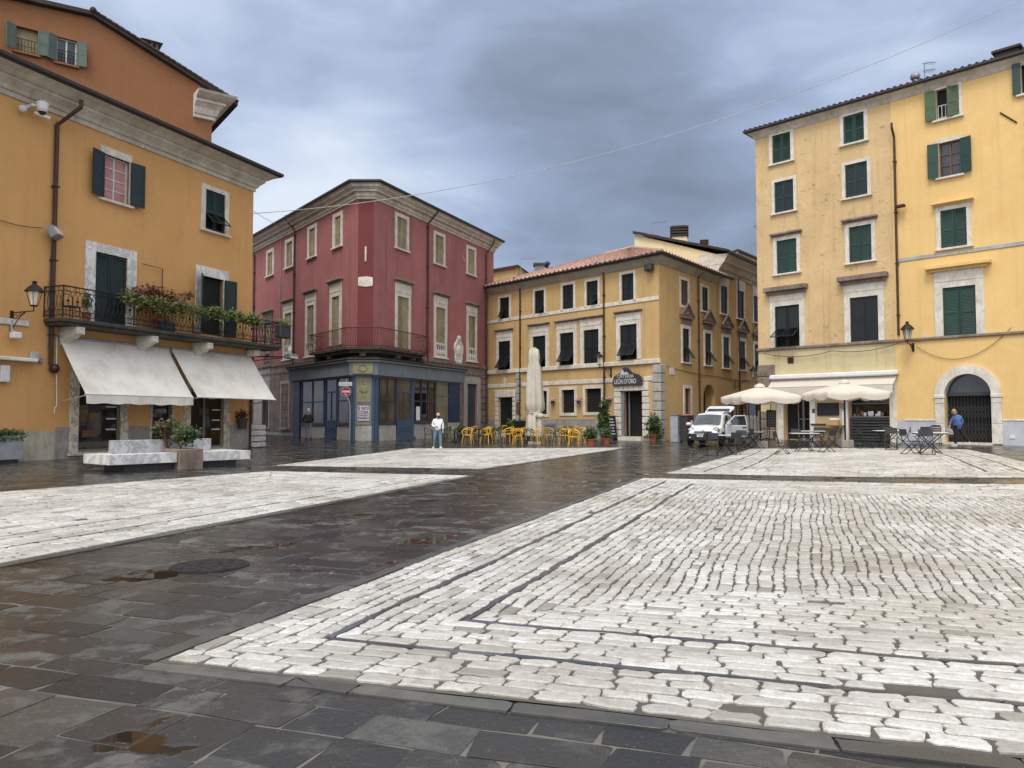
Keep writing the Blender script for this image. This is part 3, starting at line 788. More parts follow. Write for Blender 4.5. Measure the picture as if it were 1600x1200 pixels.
def sweep(mb, pts, prof, close_ends=True):
    """moulding profile (out, z) carried along a plan polyline, outside on the right of travel"""
    P = [Vector((p[0], p[1])) for p in pts]; rows = []
    for i, p in enumerate(P):
        ns = []
        if i > 0: d = (P[i]-P[i-1]).normalized(); ns.append(Vector((d.y, -d.x)))
        if i < len(P)-1: d = (P[i+1]-P[i]).normalized(); ns.append(Vector((d.y, -d.x)))
        if len(ns) == 2:
            m = (ns[0]+ns[1]); m.normalize(); m = m/max(0.3, m.dot(ns[0]))
        else: m = ns[0]
        rows.append([mb.pt((p.x+m.x*o, p.y+m.y*o, z)) for o, z in prof])
    for A, B in zip(rows, rows[1:]):
        for k in range(len(prof)-1): mb.face((A[k], B[k], B[k+1], A[k+1]))
    if close_ends: mb.face(rows[0][::-1]); mb.face(rows[-1])

def body(mb, plan, z0, z1, skip=()):
    """upright walls round a plan polygon (skip: edges that have their own facade) and a flat top"""
    n = len(plan)
    for i in range(n):
        if i in skip: continue
        a, b = plan[i], plan[(i+1) % n]
        mb.poly([(a[0], a[1], z0), (b[0], b[1], z0), (b[0], b[1], z1), (a[0], a[1], z1)])
    mb.poly([(p[0], p[1], z1) for p in plan])

def tile_roof(mb, a, b, c, d, wave=0.24, step=0.42, amp=0.05):
    """pan tiles on the quad a (eave left) b (eave right) c (ridge right) d (ridge left)"""
    a, b, c, d = (Vector(p) for p in (a, b, c, d))
    nu = max(2, int((b-a).length/wave)); nv = max(1, int(((d-a).length+(c-b).length)/2/step)); nrm = (b-a).cross(d-a).normalized()
    if nrm.z < 0: nrm = -nrm
    per = 6
    for j in range(nv):
        rows = []
        for (t, lift) in ((j/nv, 0.035), ((j+1.08)/nv, 0.0)):
            row = []
            for i in range(nu*per+1):
                s = i/(nu*per); p = (a*(1-s)+b*s)*(1-t)+(d*(1-s)+c*s)*t
                ph = (i % per)/per; hgt = amp*math.sin(math.pi*2*ph)
                row.append(mb.pt(p+nrm*(hgt+lift+0.03)))
            rows.append(row)
        A, B = rows
        for i in range(nu*per): mb.face((A[i], A[i+1], B[i+1], B[i]))
        # front lip of the course
        lip = [mb.pt(Vector(mb.v[k])-nrm*0.05) for k in A] if mb.T == Matrix.Identity(4) else None
        if lip:
            for i in range(nu*per): mb.face((lip[i], lip[i+1], A[i+1], A[i]))

def downpipe(root, fac, px, py0, py1, r=0.055, elbow=None, mat='pipe', foot=None):
    u, z1 = fac.uz(px, py0); z0 = fac.z(px, py1)
    if foot is not None: z0 = foot
    b = MB(); b.T = fac.M
    pts = [(u, -0.10, z0), (u, -0.10, z1)]
    if elbow: pts += [(u+elbow[0], -elbow[1], z1+elbow[2]), (u+elbow[0], -elbow[1], z1+elbow[2]+0.25)]
    b.tube(pts, r, 8)
    z = z0+1.0
    while z < z1: b.box((u-r*1.35, -0.10-r*1.3, z), (u+r*1.35, 0.0, z+0.05)); z += 2.6
    return b.build('downpipe', M[mat], root, smooth=False)

def iron_bar_panel(b, x0, x1, z0, z1, y, n, r=0.012):
    for i in range(n+1): b.tube([(x0+(x1-x0)*i/n, y, z0), (x0+(x1-x0)*i/n, y, z1)], r, 4)
    b.tube([(x0, y, z1), (x1, y, z1)], r*1.4, 4); b.tube([(x0, y, z0+.05), (x1, y, z0+.05)], r*1.2, 4)

def lantern(name, label, fac, px_wall, py_wall, px_lamp, arm, size=0.32, group=None, drop=0.45, lamp_u=None):
    u, z = fac.uz(px_wall, py_wall); p = fac.P(u, z)
    t = thing(name, label, 'street lamp', p, 0, group)
    lu = u if lamp_u is None else lamp_u
    dv = Vector((lu-u, -arm, 0)); L = dv.length
    T = fac.M @ Matrix.Translation((u, 0, z)) @ Matrix.Rotation(math.atan2(dv.y, dv.x), 4, 'Z')     # x runs along the arm
    b = MB(); b.T = T; s = size
    b.box((0.0, -.05, -drop), (.03, .05, .12)); b.tube([(0.02, 0, .05), (L, 0, .05)], .018, 6); b.tube([(0.02, 0, -drop+.03), (L*.35, 0, -.13), (L*.62, 0, .03)], .016, 6)
    for (cx, cz, r) in ((.16, -.10, .12), (.36, -.04, .08), (.5, 0.0, .05)):
        b.tube([(cx*L/0.9+r*math.cos(k*.55)*(1-k*.05), 0, cz+r*math.sin(k*.55)*(1-k*.05)) for k in range(14)], .011, 5)
    b.tube([(L, 0, .05), (L, 0, .20)], .02, 6); b.build('bracket', M['iron'], t)
    b = MB(); b.T = T @ Matrix.Translation((L, 0, .20))
    for k in range(4):
        a = math.pi/4+k*math.pi/2; b.tube([(.10*s/.32*math.cos(a), .10*s/.32*math.sin(a), .02), (s*.62*math.cos(a), s*.62*math.sin(a), s*1.35)], .012, 4)
    b.lathe([(s*.30, 0.0), (s*.34, .03), (s*.30, .04)], 8); b.build('frame', M['iron'], t)
    b = MB(); b.T = T @ Matrix.Translation((L, 0, .20))
    b.lathe([(s*.27, .045), (s*.55, s*1.33)], 4); b.build('lamp_glass', M['lamp_glass'], t)
    b = MB(); b.T = T @ Matrix.Translation((L, 0, .20)); 
    b.lathe([(s*.86, s*1.34), (s*.80, s*1.42), (s*.52, s*1.75), (s*.22, s*2.0), (s*.16, s*2.12), (s*.24, s*2.2), (s*.12, s*2.32)], 8); b.build('lamp_roof', M['iron'], t)
    return t

# ------------------------------------------------------------------ LEFT: ochre building with balcony and awnings
def left_building():
    A = Vector((-16.69, 25.07)); B = Vector((-12.18, 35.8)); d = (B-A).normalized(); A0 = A-d*12.0
    fac = Fac(A0, B)
    root = thing('ochre_building', 'ochre plastered building with a flowered balcony at the left of the square', 'building', (B.x-1, B.y-2, 0))
    holes = []
    zc = fac.z(391, 297.6)
    # upper windows
    wo, (a, b, c, e) = window(root, fac, holes, (150, 193, 243, 313), 0.10, 0.28, 'white', 'open', 'shutter', True, None, n=26, open_ang=(168, 172), bars=(2, 4), glass_mat='glass')
    k = MB(); k.T = fac.M                                   # curtains behind the panes
    for x0, x1 in ((a+.06, (a+b)/2-.04), ((a+b)/2+.04, b-.06)):
        for i in range(8):
            xa = x0+(x1-x0)*i/8; xb = x0+(x1-x0)*(i+1)/8; ya = .145+.012*(i % 2); yb = .145+.012*((i+1) % 2); k.poly([(xa, ya, c+.05), (xb, yb, c+.05), (xb, yb, e-.05), (xa, ya, e-.05)])
    k.build('curtain', M['scarf'], wo)
    window(root, fac, holes, (314.5, 345.5, 298, 361), 0.24, 0.2, 'white', 'closed', 'shutter', True, None, flap=0.75, n=26)
    # balcony doors
    window(root, fac, holes, (142.5, 192.7, 397, 508), 0.42, 0.34, 'marble', 'closed', 'shutter', False, None, n=44)
    wo, (a, b, c, e) = window(root, fac, holes, (310, 345, 433, 523), 0.3, 0.42, 'marble', 'open', 'shutter', False, None, n=40, open_ang=(140, 172), bars=None, glass_mat='dark')
    # shop openings below
    u_pipe = fac.u(86)
    shop = []
    for (xl, xr, yt, yb, nm, gm) in ((122, 188, 560, 704, 'shop_window', 'glass_shop'), (237, 268, 585, 690, 'shop_window', 'glass_shop'), (297, 349, 585, 699, 'shop_door', 'glass_shop')):
        u0, u1, z0, z1 = fac.box((xl, xr, yt, yb)); z1 = 4.05; z0 = max(z0, 0.1); shop.append((u0, u1, z0, z1)); holes.append((u0, u1, z0, z1, 0.3))
        b = MB(); b.T = fac.M; wide = u1-u0
        jm = 0.34 if nm == 'shop_window' and wide > 1.5 else 0.10 if wide < 1.2 else 0.36
        b.box((u0-jm, -.04, z0-.05), (u0, .03, z1+.2)); b.box((u1, -.04, z0-.05), (u1+jm, .03, z1+.2)); b.box((u0, -.038, z1), (u1, .03, z1+.198)); b.bbox((u0-jm-.05, -.1, z0-.15), (u1+jm+.05, .03, z0-.051), .01)
        w = b.build(nm, M['marble_brown'], root)
        b = MB(); b.T = fac.M; b.poly([(u0, .12, z0), (u1, .12, z0), (u1, .12, z1), (u0, .12, z1)]); b.build('pane', M['glass_shop'], w)
        b = MB(); b.T = fac.M
        for x in ([u0, u1-.07]+([u0+wide*.42] if wide > 1.8 else [])): b.box((x, .05, z0), (x+.07, .115, z1))
        for z in (z0, 2.55): b.box((u0+.07, .06, z), (u1-.07, .112, z+.07))
        b.build('frame', M['olive'], w)
        for (fx, fz, fw_, fh, mm) in ((.70, 1.7, .24, .05, 0), (.70, 1.25, .24, .05, 0), (.70, .85, .24, .05, 0), (.60, 2.2, .2, .3, 0), (.15, .6, .35, .25, 1), (.3, 1.5, .3, .3, 2)):
            if wide < 1.2 and fx > .6: continue
            x = u0+wide*fx; b = MB(); b.T = fac.M; b.box((x, .100, z0+fz-.1), (min(u1-.08, x+wide*fw_), .116, z0+fz-.1+fh))
            b.build(('display_shelf', 'display_box', 'display_card')[mm], M[('paper', 'wood', 'grey_dark')[mm]], w)
    wall = MB()
    zpl_l = fac.z(60, 674); zpl = fac.z(380, 664)
    facade_wall(wall, fac, 0, u_pipe+.02, -1, zc, holes, bands=((zpl_l, 1),))
    facade_wall(wall, fac, u_pipe+.02, fac.L, -1, zc, holes, bands=((zpl, 2),))
    nin = -fac.n
    C0 = B+Vector((nin.x, nin.y))*14; D0 = A0+Vector((nin.x, nin.y))*14
    body(wall, [A0, B, C0, D0], -1, zc, skip=(0,))
    wall.build('wall', [M['ochre'], M['plinth_rough'], M['plinth']], root)
    # cornice with cove, and the roof edge
    ez = 12.95
    prof = [(0.0, zc-.02), (.07, zc), (.07, zc+.16), (.14, zc+.18), (.20, zc+.30), (.34, zc+.44), (.38, zc+.47), (.38, zc+.55), (.46, zc+.58), (.62, zc+.70), (.80, zc+.78), (.80, zc+.84), (0, zc+.86)]
    cm = MB(); sweep(cm, [A0, B, B+Vector((nin.x, nin.y))*3.0], prof); cm.build('cornice', M['cornice'], root)
    g = MB(); zg = zc+.86; sweep(g, [A0, B, B+Vector((nin.x, nin.y))*3.0], [(.72, zg-.03), (.90, zg-.04), (.97, zg+.02), (.97, zg+.13), (.72, zg+.13)]); g.build('gutter', M['gutter'], root)
    r = MB(); E = Vector((fac.n.x, fac.n.y))*.92
    E = E*.75; a0 = A0+E; b0 = B+E+d*.7; 
    tile_roof(r, (a0.x, a0.y, zg+.0), (b0.x, b0.y, zg+.0), (C0.x-E.x*4, C0.y-E.y*4, zg+1.6), (D0.x, D0.y, zg+1.6), wave=.3, step=1.2)
    r.build('roof', M['roofdark'], root)
    # downpipe
    dp = downpipe(root, fac, 86.5, 196, 570, .075, elbow=(.42, .72, .70))
    b = MB(); b.T = fac.M; u, z = fac.uz(80, 576); b.ball((u, -.16, z), .17, 10, 6); b.build('outlet', M['pipe'], dp)
    b = MB(); b.T = fac.M; u = fac.u(75.5); b.tube([(u, -.04, fac.z(75, 560)), (u, -.04, fac.z(78, 185))], .028, 6); b.tube([(u-.12, -.03, fac.z(75, 545)), (u-.12, -.03, fac.z(75, 400))], .018, 5); b.build('conduit', M['pipe_grey'], root)
    # balcony slab, corbels, railing
    out = 0.95
    ua = fac.u(93.5, out)-.02; ub = fac.L+out-0.05
    zt = fac.z(93.5, 495, out)
    sl = MB(); sl.T = fac.M
    sl.bbox((ua, -out-.06, zt-.14), (ub+.06, 0.0, zt), .03); sl.bbox((ua+.06, -out+.02, zt-.24), (ub-.02, 0.0, zt-.142), .02)
    slab = sl.build('balcony', M['mossy_stone'], root)
    for i, px in enumerate((112, 229, 316)):
        u = fac.u(px+8, .8); cb = MB(); cb.T = fac.M
        poly = [(-.02, zt-.245), (-.86, zt-.245), (-.86, zt-.50), (-.70, zt-.52), (-.55, zt-.62), (-.35, zt-.66), (-.12, zt-.86), (.0, zt-.9)]
        q0 = [cb.pt((u-.16, y, z)) for y, z in poly]; q1 = [cb.pt((u+.16, y, z)) for y, z in poly]; nn = len(poly)
        cb.face(q0); cb.face(q1[::-1])
        for k in range(nn): cb.face((q0[(k+1) % nn], q0[k], q1[k], q1[(k+1) % nn]))
        cb.box((u-.15, -.90, zt-.49), (u+.15, -.862, zt-.25)); cb.tube([(u+.08*math.cos(a*.63), -.905, zt-.37+.08*math.sin(a*.63)) for a in range(10)], .018, 5, closed=True)
        cb.build('corbel', M['white'], slab)
    u = fac.L-.2; cb = MB(); cb.T = fac.M; cb.bbox((u-.18, -.6, zt-.55), (u+.18, 0.0, zt-.245), .05); cb.build('corbel', M['white'], slab)
    rl = MB(); rl.T = fac.M; H = 1.06; z0 = zt+.03
    def rail_run(p, q):
        p, q = Vector(p), Vector(q); L = (q-p).length; dd = (q-p)/L; n = max(1, int(round(L/.36)))
        P3 = lambda s, z: tuple(p+dd*s+Vector((0, 0, z)))
        rl.tube([P3(0, H), P3(L, H)], .026, 6); rl.tube([P3(0, .06), P3(L, .06)], .018, 5); rl.tube([P3(0, H-.17), P3(L, H-.17)], .013, 4); rl.tube([P3(0, .24), P3(L, .24)], .012, 4)
        for i in range(n+1):
            s = L*i/n
            if i % 4 == 0: rl.tube([P3(s, 0), P3(s, H+.03)], .024, 5)
            if i == n: break
            w = L/n
            for ph in (0.0, .5):                                     # interlaced tall ovals
                cx = s+w*(.5+ph); rl.tube([P3(min(L, cx+.5*w*math.cos(a)), .565+.33*math.sin(a)) for a in [k*math.pi/7 for k in range(14)]], .010, 4, closed=True)
            cx = s+w*.5
            for cz in (H-.085, .15): rl.tube([P3(cx+.07*math.cos(a), cz+.07*math.sin(a)) for a in [k*math.pi/4 for k in range(8)]], .010, 4, closed=True); rl.tube([P3(cx-w*.33+.05*math.cos(a), cz+.05*math.sin(a)) for a in [k*math.pi/3 for k in range(6)]], .010, 4, closed=True)
            rl.box(P3(cx-.05, .53)[:1]+(P3(0, 0)[1]-.008,)+(z0+.53,), P3(cx+.05, .53)[:1]+(P3(0, 0)[1]+.008,)+(z0+.60,)) if abs(dd.x) > .9 else None
    z0v = Vector((0, 0, 0))
    rail_run((ua+.03, -out, z0), (ub, -out, z0)); rail_run((ua+.03, 0, z0), (ua+.03, -out, z0)); rail_run((ub, -out, z0), (ub, 1.2, z0))
    rl.build('railing', M['iron'], slab)
    return fac, root, zt, ua, ub, out, z0, H
LF, LROOT, L_ZT, L_UA, L_UB, L_OUT, L_Z0, L_H = left_building()

# ------------------------------------------------------------------ far LEFT, higher and behind: rust orange gable house
def orange_house():
    B = Vector((-15.87, 40.0)); d = Vector((.805, .593)); A = B-d*16
    fac = Fac(A, B)
    root = thing('rust_orange_house', 'tall rust orange gabled house rising behind the ochre building', 'building', (B.x-4, B.y, 0)); holes = []
    # windows
    for (xl, xr, yt, yb, sm_, st) in ((6, 42, 40, 79, 'sage', 0), (72, 105, 57, 97, 'sage', 1)):
        u0, u1, z0, z1 = fac.box((xl, xr, yt, yb))
        wo, q = window(root, fac, holes, (xl, xr, yt, yb), .06, .08, 'orange', 'open', 'shutter_sage', True, None, n=20, open_ang=(150, 165), bars=None if not st else (2, 1), glass_mat='shutter_beige' if not st else 'glass')
        b = MB(); b.T = fac.M; iron_bar_panel(b, q[0], q[1], q[2], q[2]+.62, -.02, 7, .012); b.tube([(q[0], -.02, q[2]+.3), (q[1], -.02, q[2]+.3)], .012, 4); b.build('window_guard', M['iron'], wo)
    zr = fac.z(128, 24); ur = fac.u(128); zb = fac.z(320, 143); ub = fac.L
    zl = fac.z(0, 20); ul = fac.u(0)
    wall = MB(); facade_wall(wall, fac, 0, fac.L, -1, zb-0.5, holes)
    wall.T = fac.M
    zlow = zr-(ur)*(zr-zb)/(ub-ur)
    # gable top, cut round the windows
    hs = holes
    us = sorted(set([0, ur, ub]+[h[i] for h in hs for i in (0, 1)]))
    def roofz(u): return zr-(u-ur)*(zr-zb)/(ub-ur) if u > ur else zr-(ur-u)*0.06
    for a, b in zip(us, us[1:]):
        inside = [h for h in hs if h[0] < (a+b)/2 < h[1]]
        segs = [(zb-.5, None)]
        if inside:
            h = inside[0]
            if h[2] > zb-.5: wall.poly([(a, 0, zb-.5), (b, 0, zb-.5), (b, 0, h[2]), (a, 0, h[2])])
            wall.poly([(a, 0, max(zb-.5, h[3])), (b, 0, max(zb-.5, h[3])), (b, 0, roofz(b)), (a, 0, roofz(a))])
        else: wall.poly([(a, 0, zb-.5), (b, 0, zb-.5), (b, 0, roofz(b)), (a, 0, roofz(a))])
    wall.poly([(ub, 0, -1), (ub, 12, -1), (ub, 12, zb), (ub, 0, zb)]); wall.poly([(0, 0, -1), (0, 12, -1), (0, 12, roofz(0)), (0, 0, roofz(0))])
    wall.T = Matrix.Identity(4); wall.build('wall', M['orange'], root)
    rf = MB(); rf.T = fac.M
    e = 1.25; sl = (zr-zb)/(ub-ur)
    for (a, za, b, zb2) in ((-1, roofz(-1), ur, zr), (ur, zr, ub+e, zb-sl*e)):
        q = [(a, -.28, za+.05), (b, -.28, zb2+.05), (b, 12, zb2+.05), (a, 12, za+.05)]
        rf.poly(q); q2 = [(x, y, z+.20) for x, y, z in q]; rf.poly(q2[::-1])
        for k in range(4): rf.poly([q[k], q[(k+1) % 4], q2[(k+1) % 4], q2[k]])
    n = 26
    for i in range(n): u = ur+(ub+e-ur)*i/n; rf.tube([(u, -.27, roofz(u)+.25), (u+(ub+e-ur)/n*1.1, -.27, roofz(u+(ub+e-ur)/n)+.28)], .08, 6)
    rf.ball((ur, -.28, zr+.28), .16, 8, 5)
    roof = rf.build('roof', M['roofdark'], root)
    # eave cornice seen end on at the corner
    cm = MB(); Bv = B; nin = Vector((-fac.n.x, -fac.n.y)); zt = zb-sl*e*.55
    prof = [(0, zt-1.25), (.14, zt-1.22), (.14, zt-1.05), (.22, zt-1.02), (.30, zt-.72), (.50, zt-.50), (.56, zt-.48), (.56, zt-.36), (.72, zt-.30), (.98, zt-.12), (1.05, zt-.02), (0, zt)]
    S = B.copy(); sweep(cm, [S-Vector((d.x, d.y))*.95, S, S+nin*12], prof); cm.build('cornice', M['white'], root)
    # chimney
    u, z = fac.uz(228, 92); c = fac.P(u, roofz(u)+.1, -3.2); k = 1.07
    t = MB(); t.T = fac.M; cy = 3.0; cx = fac.u(222, -3.0); cz = fac.z(228, 97, -3.0)-.8; zt_ = fac.z(228, 59, -3.0); zm = zt_-.62
    t.box((cx-.34, cy-.3, cz), (cx+.34, cy+.3, zm))
    for x in (-.3, -.02, .24):
        for y in (-.28, .2): t.box((cx+x, cy+y, zm), (cx+x+.09, cy+y+.09, zm+.34))
    q = [t.pt((cx+sx*.56, cy+sy*.5, zm+.34)) for sx, sy in ((-1, -1), (1, -1), (1, 1), (-1, 1))]; ap = t.pt((cx, cy, zt_))
    t.face(q[::-1])
    for k in range(4): t.face((q[k], q[(k+1) % 4], ap))
    t.build('chimney', M['rust_stone'], roof)
orange_house()

# ------------------------------------------------------------------ RED corner building
def red_building():
    D1 = 58.8; Dc = 43.6
    pt = lambda px, Y: Vector(((px-800)/F_PX*Y, Y))
    Pl = pt(393, Dc*1.327); Pl = Pl+(Pl-pt(556, Dc)).normalized()*9
    Ca = pt(557, Dc); Cb = pt(582, Dc); Pr = pt(771, Dc*1.327)
    F1, F2, F3 = Fac(Pl, Ca), Fac(Ca, Cb), Fac(Cb, Pr)
    root = thing('red_corner_building', 'faded red corner building with a cut-off corner, bowed iron balcony and old blue shopfront', 'building', (-8.5, 48, 0))
    H1, H2, H3 = [], [], []
    zc = F3.z(582, 310)
    up = dict(sh='shutter_beige', n=26, back='dark', jamb=.05)
    hd = (.16, .22, .28, 'rust_stone')
    for px in ((618, 633.5, 340, 389), (678.5, 691.5, 368, 413), (730, 740.5, 389.5, 429)): window(root, F3, H3, px, .22, .22, 'white', sill=True, **up)
    for px in ((520, 530, 340, 387), (480, 489.5, 359, 403), (444.5, 454, 380, 419), (415, 423, 396.5, 432)): window(root, F1, H1, px, .24, .24, 'white', sill=True, **up)
    window(root, F3, H3, (619.5, 637, 464, 545), .24, .26, 'white', sill=False, hood=hd, entab=.55, **up)
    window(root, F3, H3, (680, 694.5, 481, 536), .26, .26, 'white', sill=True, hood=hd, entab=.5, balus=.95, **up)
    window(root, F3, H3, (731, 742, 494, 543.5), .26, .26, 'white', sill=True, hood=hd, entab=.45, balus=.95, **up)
    window(root, F1, H1, (517, 529, 464, 540), .30, .26, 'white', sill=False, hood=hd, entab=.55, **up)
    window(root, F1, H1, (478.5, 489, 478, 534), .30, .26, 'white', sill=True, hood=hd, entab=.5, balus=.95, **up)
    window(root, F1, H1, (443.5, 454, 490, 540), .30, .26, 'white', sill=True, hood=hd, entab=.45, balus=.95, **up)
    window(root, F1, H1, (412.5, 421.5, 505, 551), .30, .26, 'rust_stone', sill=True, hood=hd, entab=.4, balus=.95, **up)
    # doors at street level (stone part)
    def door(fac, holes, px, mat, frame='grey_stone', fw=.25, nm='door', z0=None, glassy=False):
        u0, u1, a, b = fac.box(px); a = a if z0 is None else z0; holes.append((u0, u1, a, b, .3))
        m = MB(); m.T = fac.M; m.box((u0-fw, -.05, a-.1), (u0, .03, b+fw)); m.box((u1, -.05, a-.1), (u1+fw, .03, b+fw)); m.box((u0, -.048, b), (u1, .03, b+fw-.002)); m.box((u0-.02, -.2, a-.14), (u1+.02, .03, a-.002))
        w = m.build(nm, M[frame], root)
        l = MB(); l.T = fac.M; l.box((u0, .16, a), (u1, .2, b)); 
        for s in range(2):
            for (za, zb) in ((.06, .45), (.5, .94)):
                x0 = u0+(u1-u0)*(.06+.5*s); x1 = x0+(u1-u0)*.38; l.box((x0, .14, a+(b-a)*za), (x1, .159, a+(b-a)*zb))
        l.build('door_leaf', M[mat], w)
        return w
    gz1 = gz(-14, 52)
    door(F1, H1, (440, 451, 600, 668), 'glass_shop', 'grey_stone', .22)
    door(F1, H1, (410, 420, 625, 668), 'grey_dark', 'grey_stone', .2)
    door(F3, H3, (729.5, 745, 600, 672), 'blue_dark', 'grey_stone', .5, z0=.35)
    # shopfront opening heights
    zsh = F3.z(600, 594); zb = zc
    s1a, s1b = F1.u(459), F1.L; s3a, s3b = 0.0, F3.u(718)
    zbal = F3.z(600, 545)-.05
    zband = zbal-.25; zgf = F1.z(440, 573)
    wall = MB()
    facade_wall(wall, F1, 0, F1.L, -1, zc, H1, bands=((zband, 1), (zgf, 2)))
    facade_wall(wall, F2, 0, F2.L, -1, zc, H2, bands=((zc, 3), (zband, 1)))
    facade_wall(wall, F3, 0, F3.L, -1, zc, H3, bands=((zband, 1),))
    inn = Vector((-5, 80))
    body(wall, [Pl, Ca, Cb, Pr, Pr+Vector((-8, 12)), Pl+Vector((2, 14))], -1, zc, skip=(0, 1, 2))
    wall.build('wall', [M['red'], M['rust_stone'], M['grey_stone'], M['red_dark']], root)
    # stone courses: rustication on the right end, bands
    st = MB()
    for fac, u0, u1 in ((F3, F3.u(722), F3.u(729.5)-.52), (F3, F3.u(745)+.52, F3.L)):
        st.T = fac.M; z = .25
        while z < zband-.5: st.bbox((u0+.02, -.06, z), (u1-.02, .02, z+.42), .03); z += .46
    for fac, a, b in ((F1, 0, F1.L), (F3, 0, F3.L)):
        st.T = fac.M; st.box((a, -.10, zband-.1), (b, .02, zband+.12)); st.box((a, -.06, zband-.62), (b, .02, zband-.5))
    st.T = F1.M; z = .5
    while z < zgf-.3: 
        st.box((F1.L-14, -.018, z), (F1.u(458), .01, z+.5)); z += .52
    st.build('rusticated_stone', [M['rust_stone']], root)
    # cornice
    cm = MB(); prof = [(0, zc-.03), (.10, zc), (.10, zc+.13), (.16, zc+.15), (.18, zc+.36), (.34, zc+.38), (.36, zc+.48), (.50, zc+.60), (.54, zc+.61), (.54, zc+.71), (.64, zc+.78), (0, zc+.80)]
    line = [Pl, Ca, Cb, Pr, Pr+Vector((-6, 9))]
    sweep(cm, line, prof); cm.build('cornice', M['cornice'], root)
    g = MB(); sweep(g, line, [(.5, zc+.785), (.70, zc+.78), (.76, zc+.83), (.76, zc+.93), (.5, zc+.94)]); g.build('gutter', M['gutter'], root)
    rf = MB(); zt = zc+.93; ridge = Vector((-8.5, 62, zt+1.6))
    lp = [Vector((p[0], p[1], zt)) for p in (Pl, Ca, Cb, Pr, Pr+Vector((-8, 12)), Pl+Vector((2, 14)))]
    for k in range(6): rf.poly([lp[k], lp[(k+1) % 6], ridge])
    rf.build('roof', M['roofdark'], root)
    # pipes, plaques
    downpipe(root, F1, 462.5, 360, 0, .06, elbow=(-.35, .6, .75), foot=zband-.3); downpipe(root, F1, 399.5, 400, 0, .06, elbow=(-.35, .6, .7), foot=1.0)
    downpipe(root, F3, 667, 350, 0, .06, elbow=(.35, .6, .8), foot=zband-.3); downpipe(root, F3, 758, 396, 0, .06, elbow=(.3, .6, .8), foot=.3)
    b = MB(); b.T = F1.M; u = F1.u(436.5); b.tube([(u, -.06, F1.z(436, 352)), (u, -.06, F1.z(436, 540))], .03, 5); b.build('conduit', M['pipe_grey'], root)
    b = MB(); b.T = F2.M; m_ = F2.L/2; zz = F2.z(569, 440)
    w = F2.L*.46; b.prism([(m_-w, zz-.12), (m_-w*.95, zz-.25), (m_, zz-.30), (m_+w*.95, zz-.25), (m_+w, zz-.12), (m_+w, zz+.12), (m_+w*.95, zz+.25), (m_, zz+.30), (m_-w*.95, zz+.25), (m_-w, zz+.12)], -.04, .01); b.build('plaque', M['white'], root)
    b = MB(); b.T = F2.M; zz = F2.z(566, 396); b.box((m_-.05, -.03, zz-.45), (m_+.04, .01, zz+.4)); b.build('flaked_patch', M['white'], root)
    b = MB(); b.T = F3.M; u, zz = F3.uz(715, 549)
    for i in range(30):
        a = i*2*math.pi/30; b.ball((u+.52*math.cos(a)*(1+.12*math.sin(5*a)), -.07, zz+.80*math.sin(a)*(1+.1*math.sin(5*a))), .14, 7, 5, (1, .6, 1))
    b.prism([(u-.40, zz+.62), (u-.46, zz-.1), (u-.25, zz-.55), (u, zz-.72), (u+.25, zz-.55), (u+.46, zz-.1), (u+.40, zz+.62)], -.10, .0); b.ball((u, -.12, zz+.05), .30, 9, 6, (1, .35, 1.3)); b.ball((u, -.1, zz+.92), .2, 8, 5, (1.3, .6, .9))
    b.build('coat_of_arms', M['white'], root)
    # balcony: slab round the corner, corbels, bowed railing
    out = .85
    uA = F1.u(489, .6)-.1; uB = F3.u(664, .6)
    pl = [F1.P(uA, 0, 0), F1.P(uA, 0, out)]
    n1 = Vector((F1.n.x, F1.n.y)); n2 = Vector((F2.n.x, F2.n.y)); n3 = Vector((F3.n.x, F3.n.y))
    def mitre(p, a, b): m = (a+b).normalized(); return p+m*(out/m.dot(a))
    ma = mitre(Ca, n1, n2); mc = mitre(Cb, n2, n3)
    q0, q1 = F1.P(uA, 0, out), F3.P(uB, 0, out)
    outer = [Vector((q0.x, q0.y)), ma, mc, Vector((q1.x, q1.y))]
    e0, e1 = F1.P(uA, 0, 0), F3.P(uB, 0, 0)
    poly = [tuple(p) for p in outer]+[(e1.x, e1.y), tuple(Cb), tuple(Ca), (e0.x, e0.y)]
    s = MB(); s.slab(poly, zbal-.14, zbal)
    ctr = sum((Vector(p) for p in poly), Vector((0, 0)))/8
    s.slab([tuple(Vector(p)*.9+ctr*.1) for p in poly], zbal-.32, zbal-.141)
    bal = s.build('balcony', M['mossy_stone'], root)
    for fac, u in ((F1, uA+.5), (F1, (uA+F1.L)/2), (F2, F2.L/2), (F3, uB*.35), (F3, uB*.7), (F3, uB-.4)):
        cb = MB(); cb.T = fac.M; poly = [(0, zbal-.322), (-.7, zbal-.322), (-.68, zbal-.5), (-.5, zbal-.6), (-.3, zbal-.8), (0, zbal-1.0)]
        a = [cb.pt((u-.16, y, z)) for y, z in poly]; b = [cb.pt((u+.16, y, z)) for y, z in poly]; cb.face(a); cb.face(b[::-1])
        for k in range(6): cb.face((a[(k+1) % 6], a[k], b[k], b[(k+1) % 6]))
        cb.build('corbel', M['mossy_stone'], bal)
    r = MB(); H = 1.08; ring = [Vector((e0.x, e0.y))]+outer+[Vector((e1.x, e1.y))]
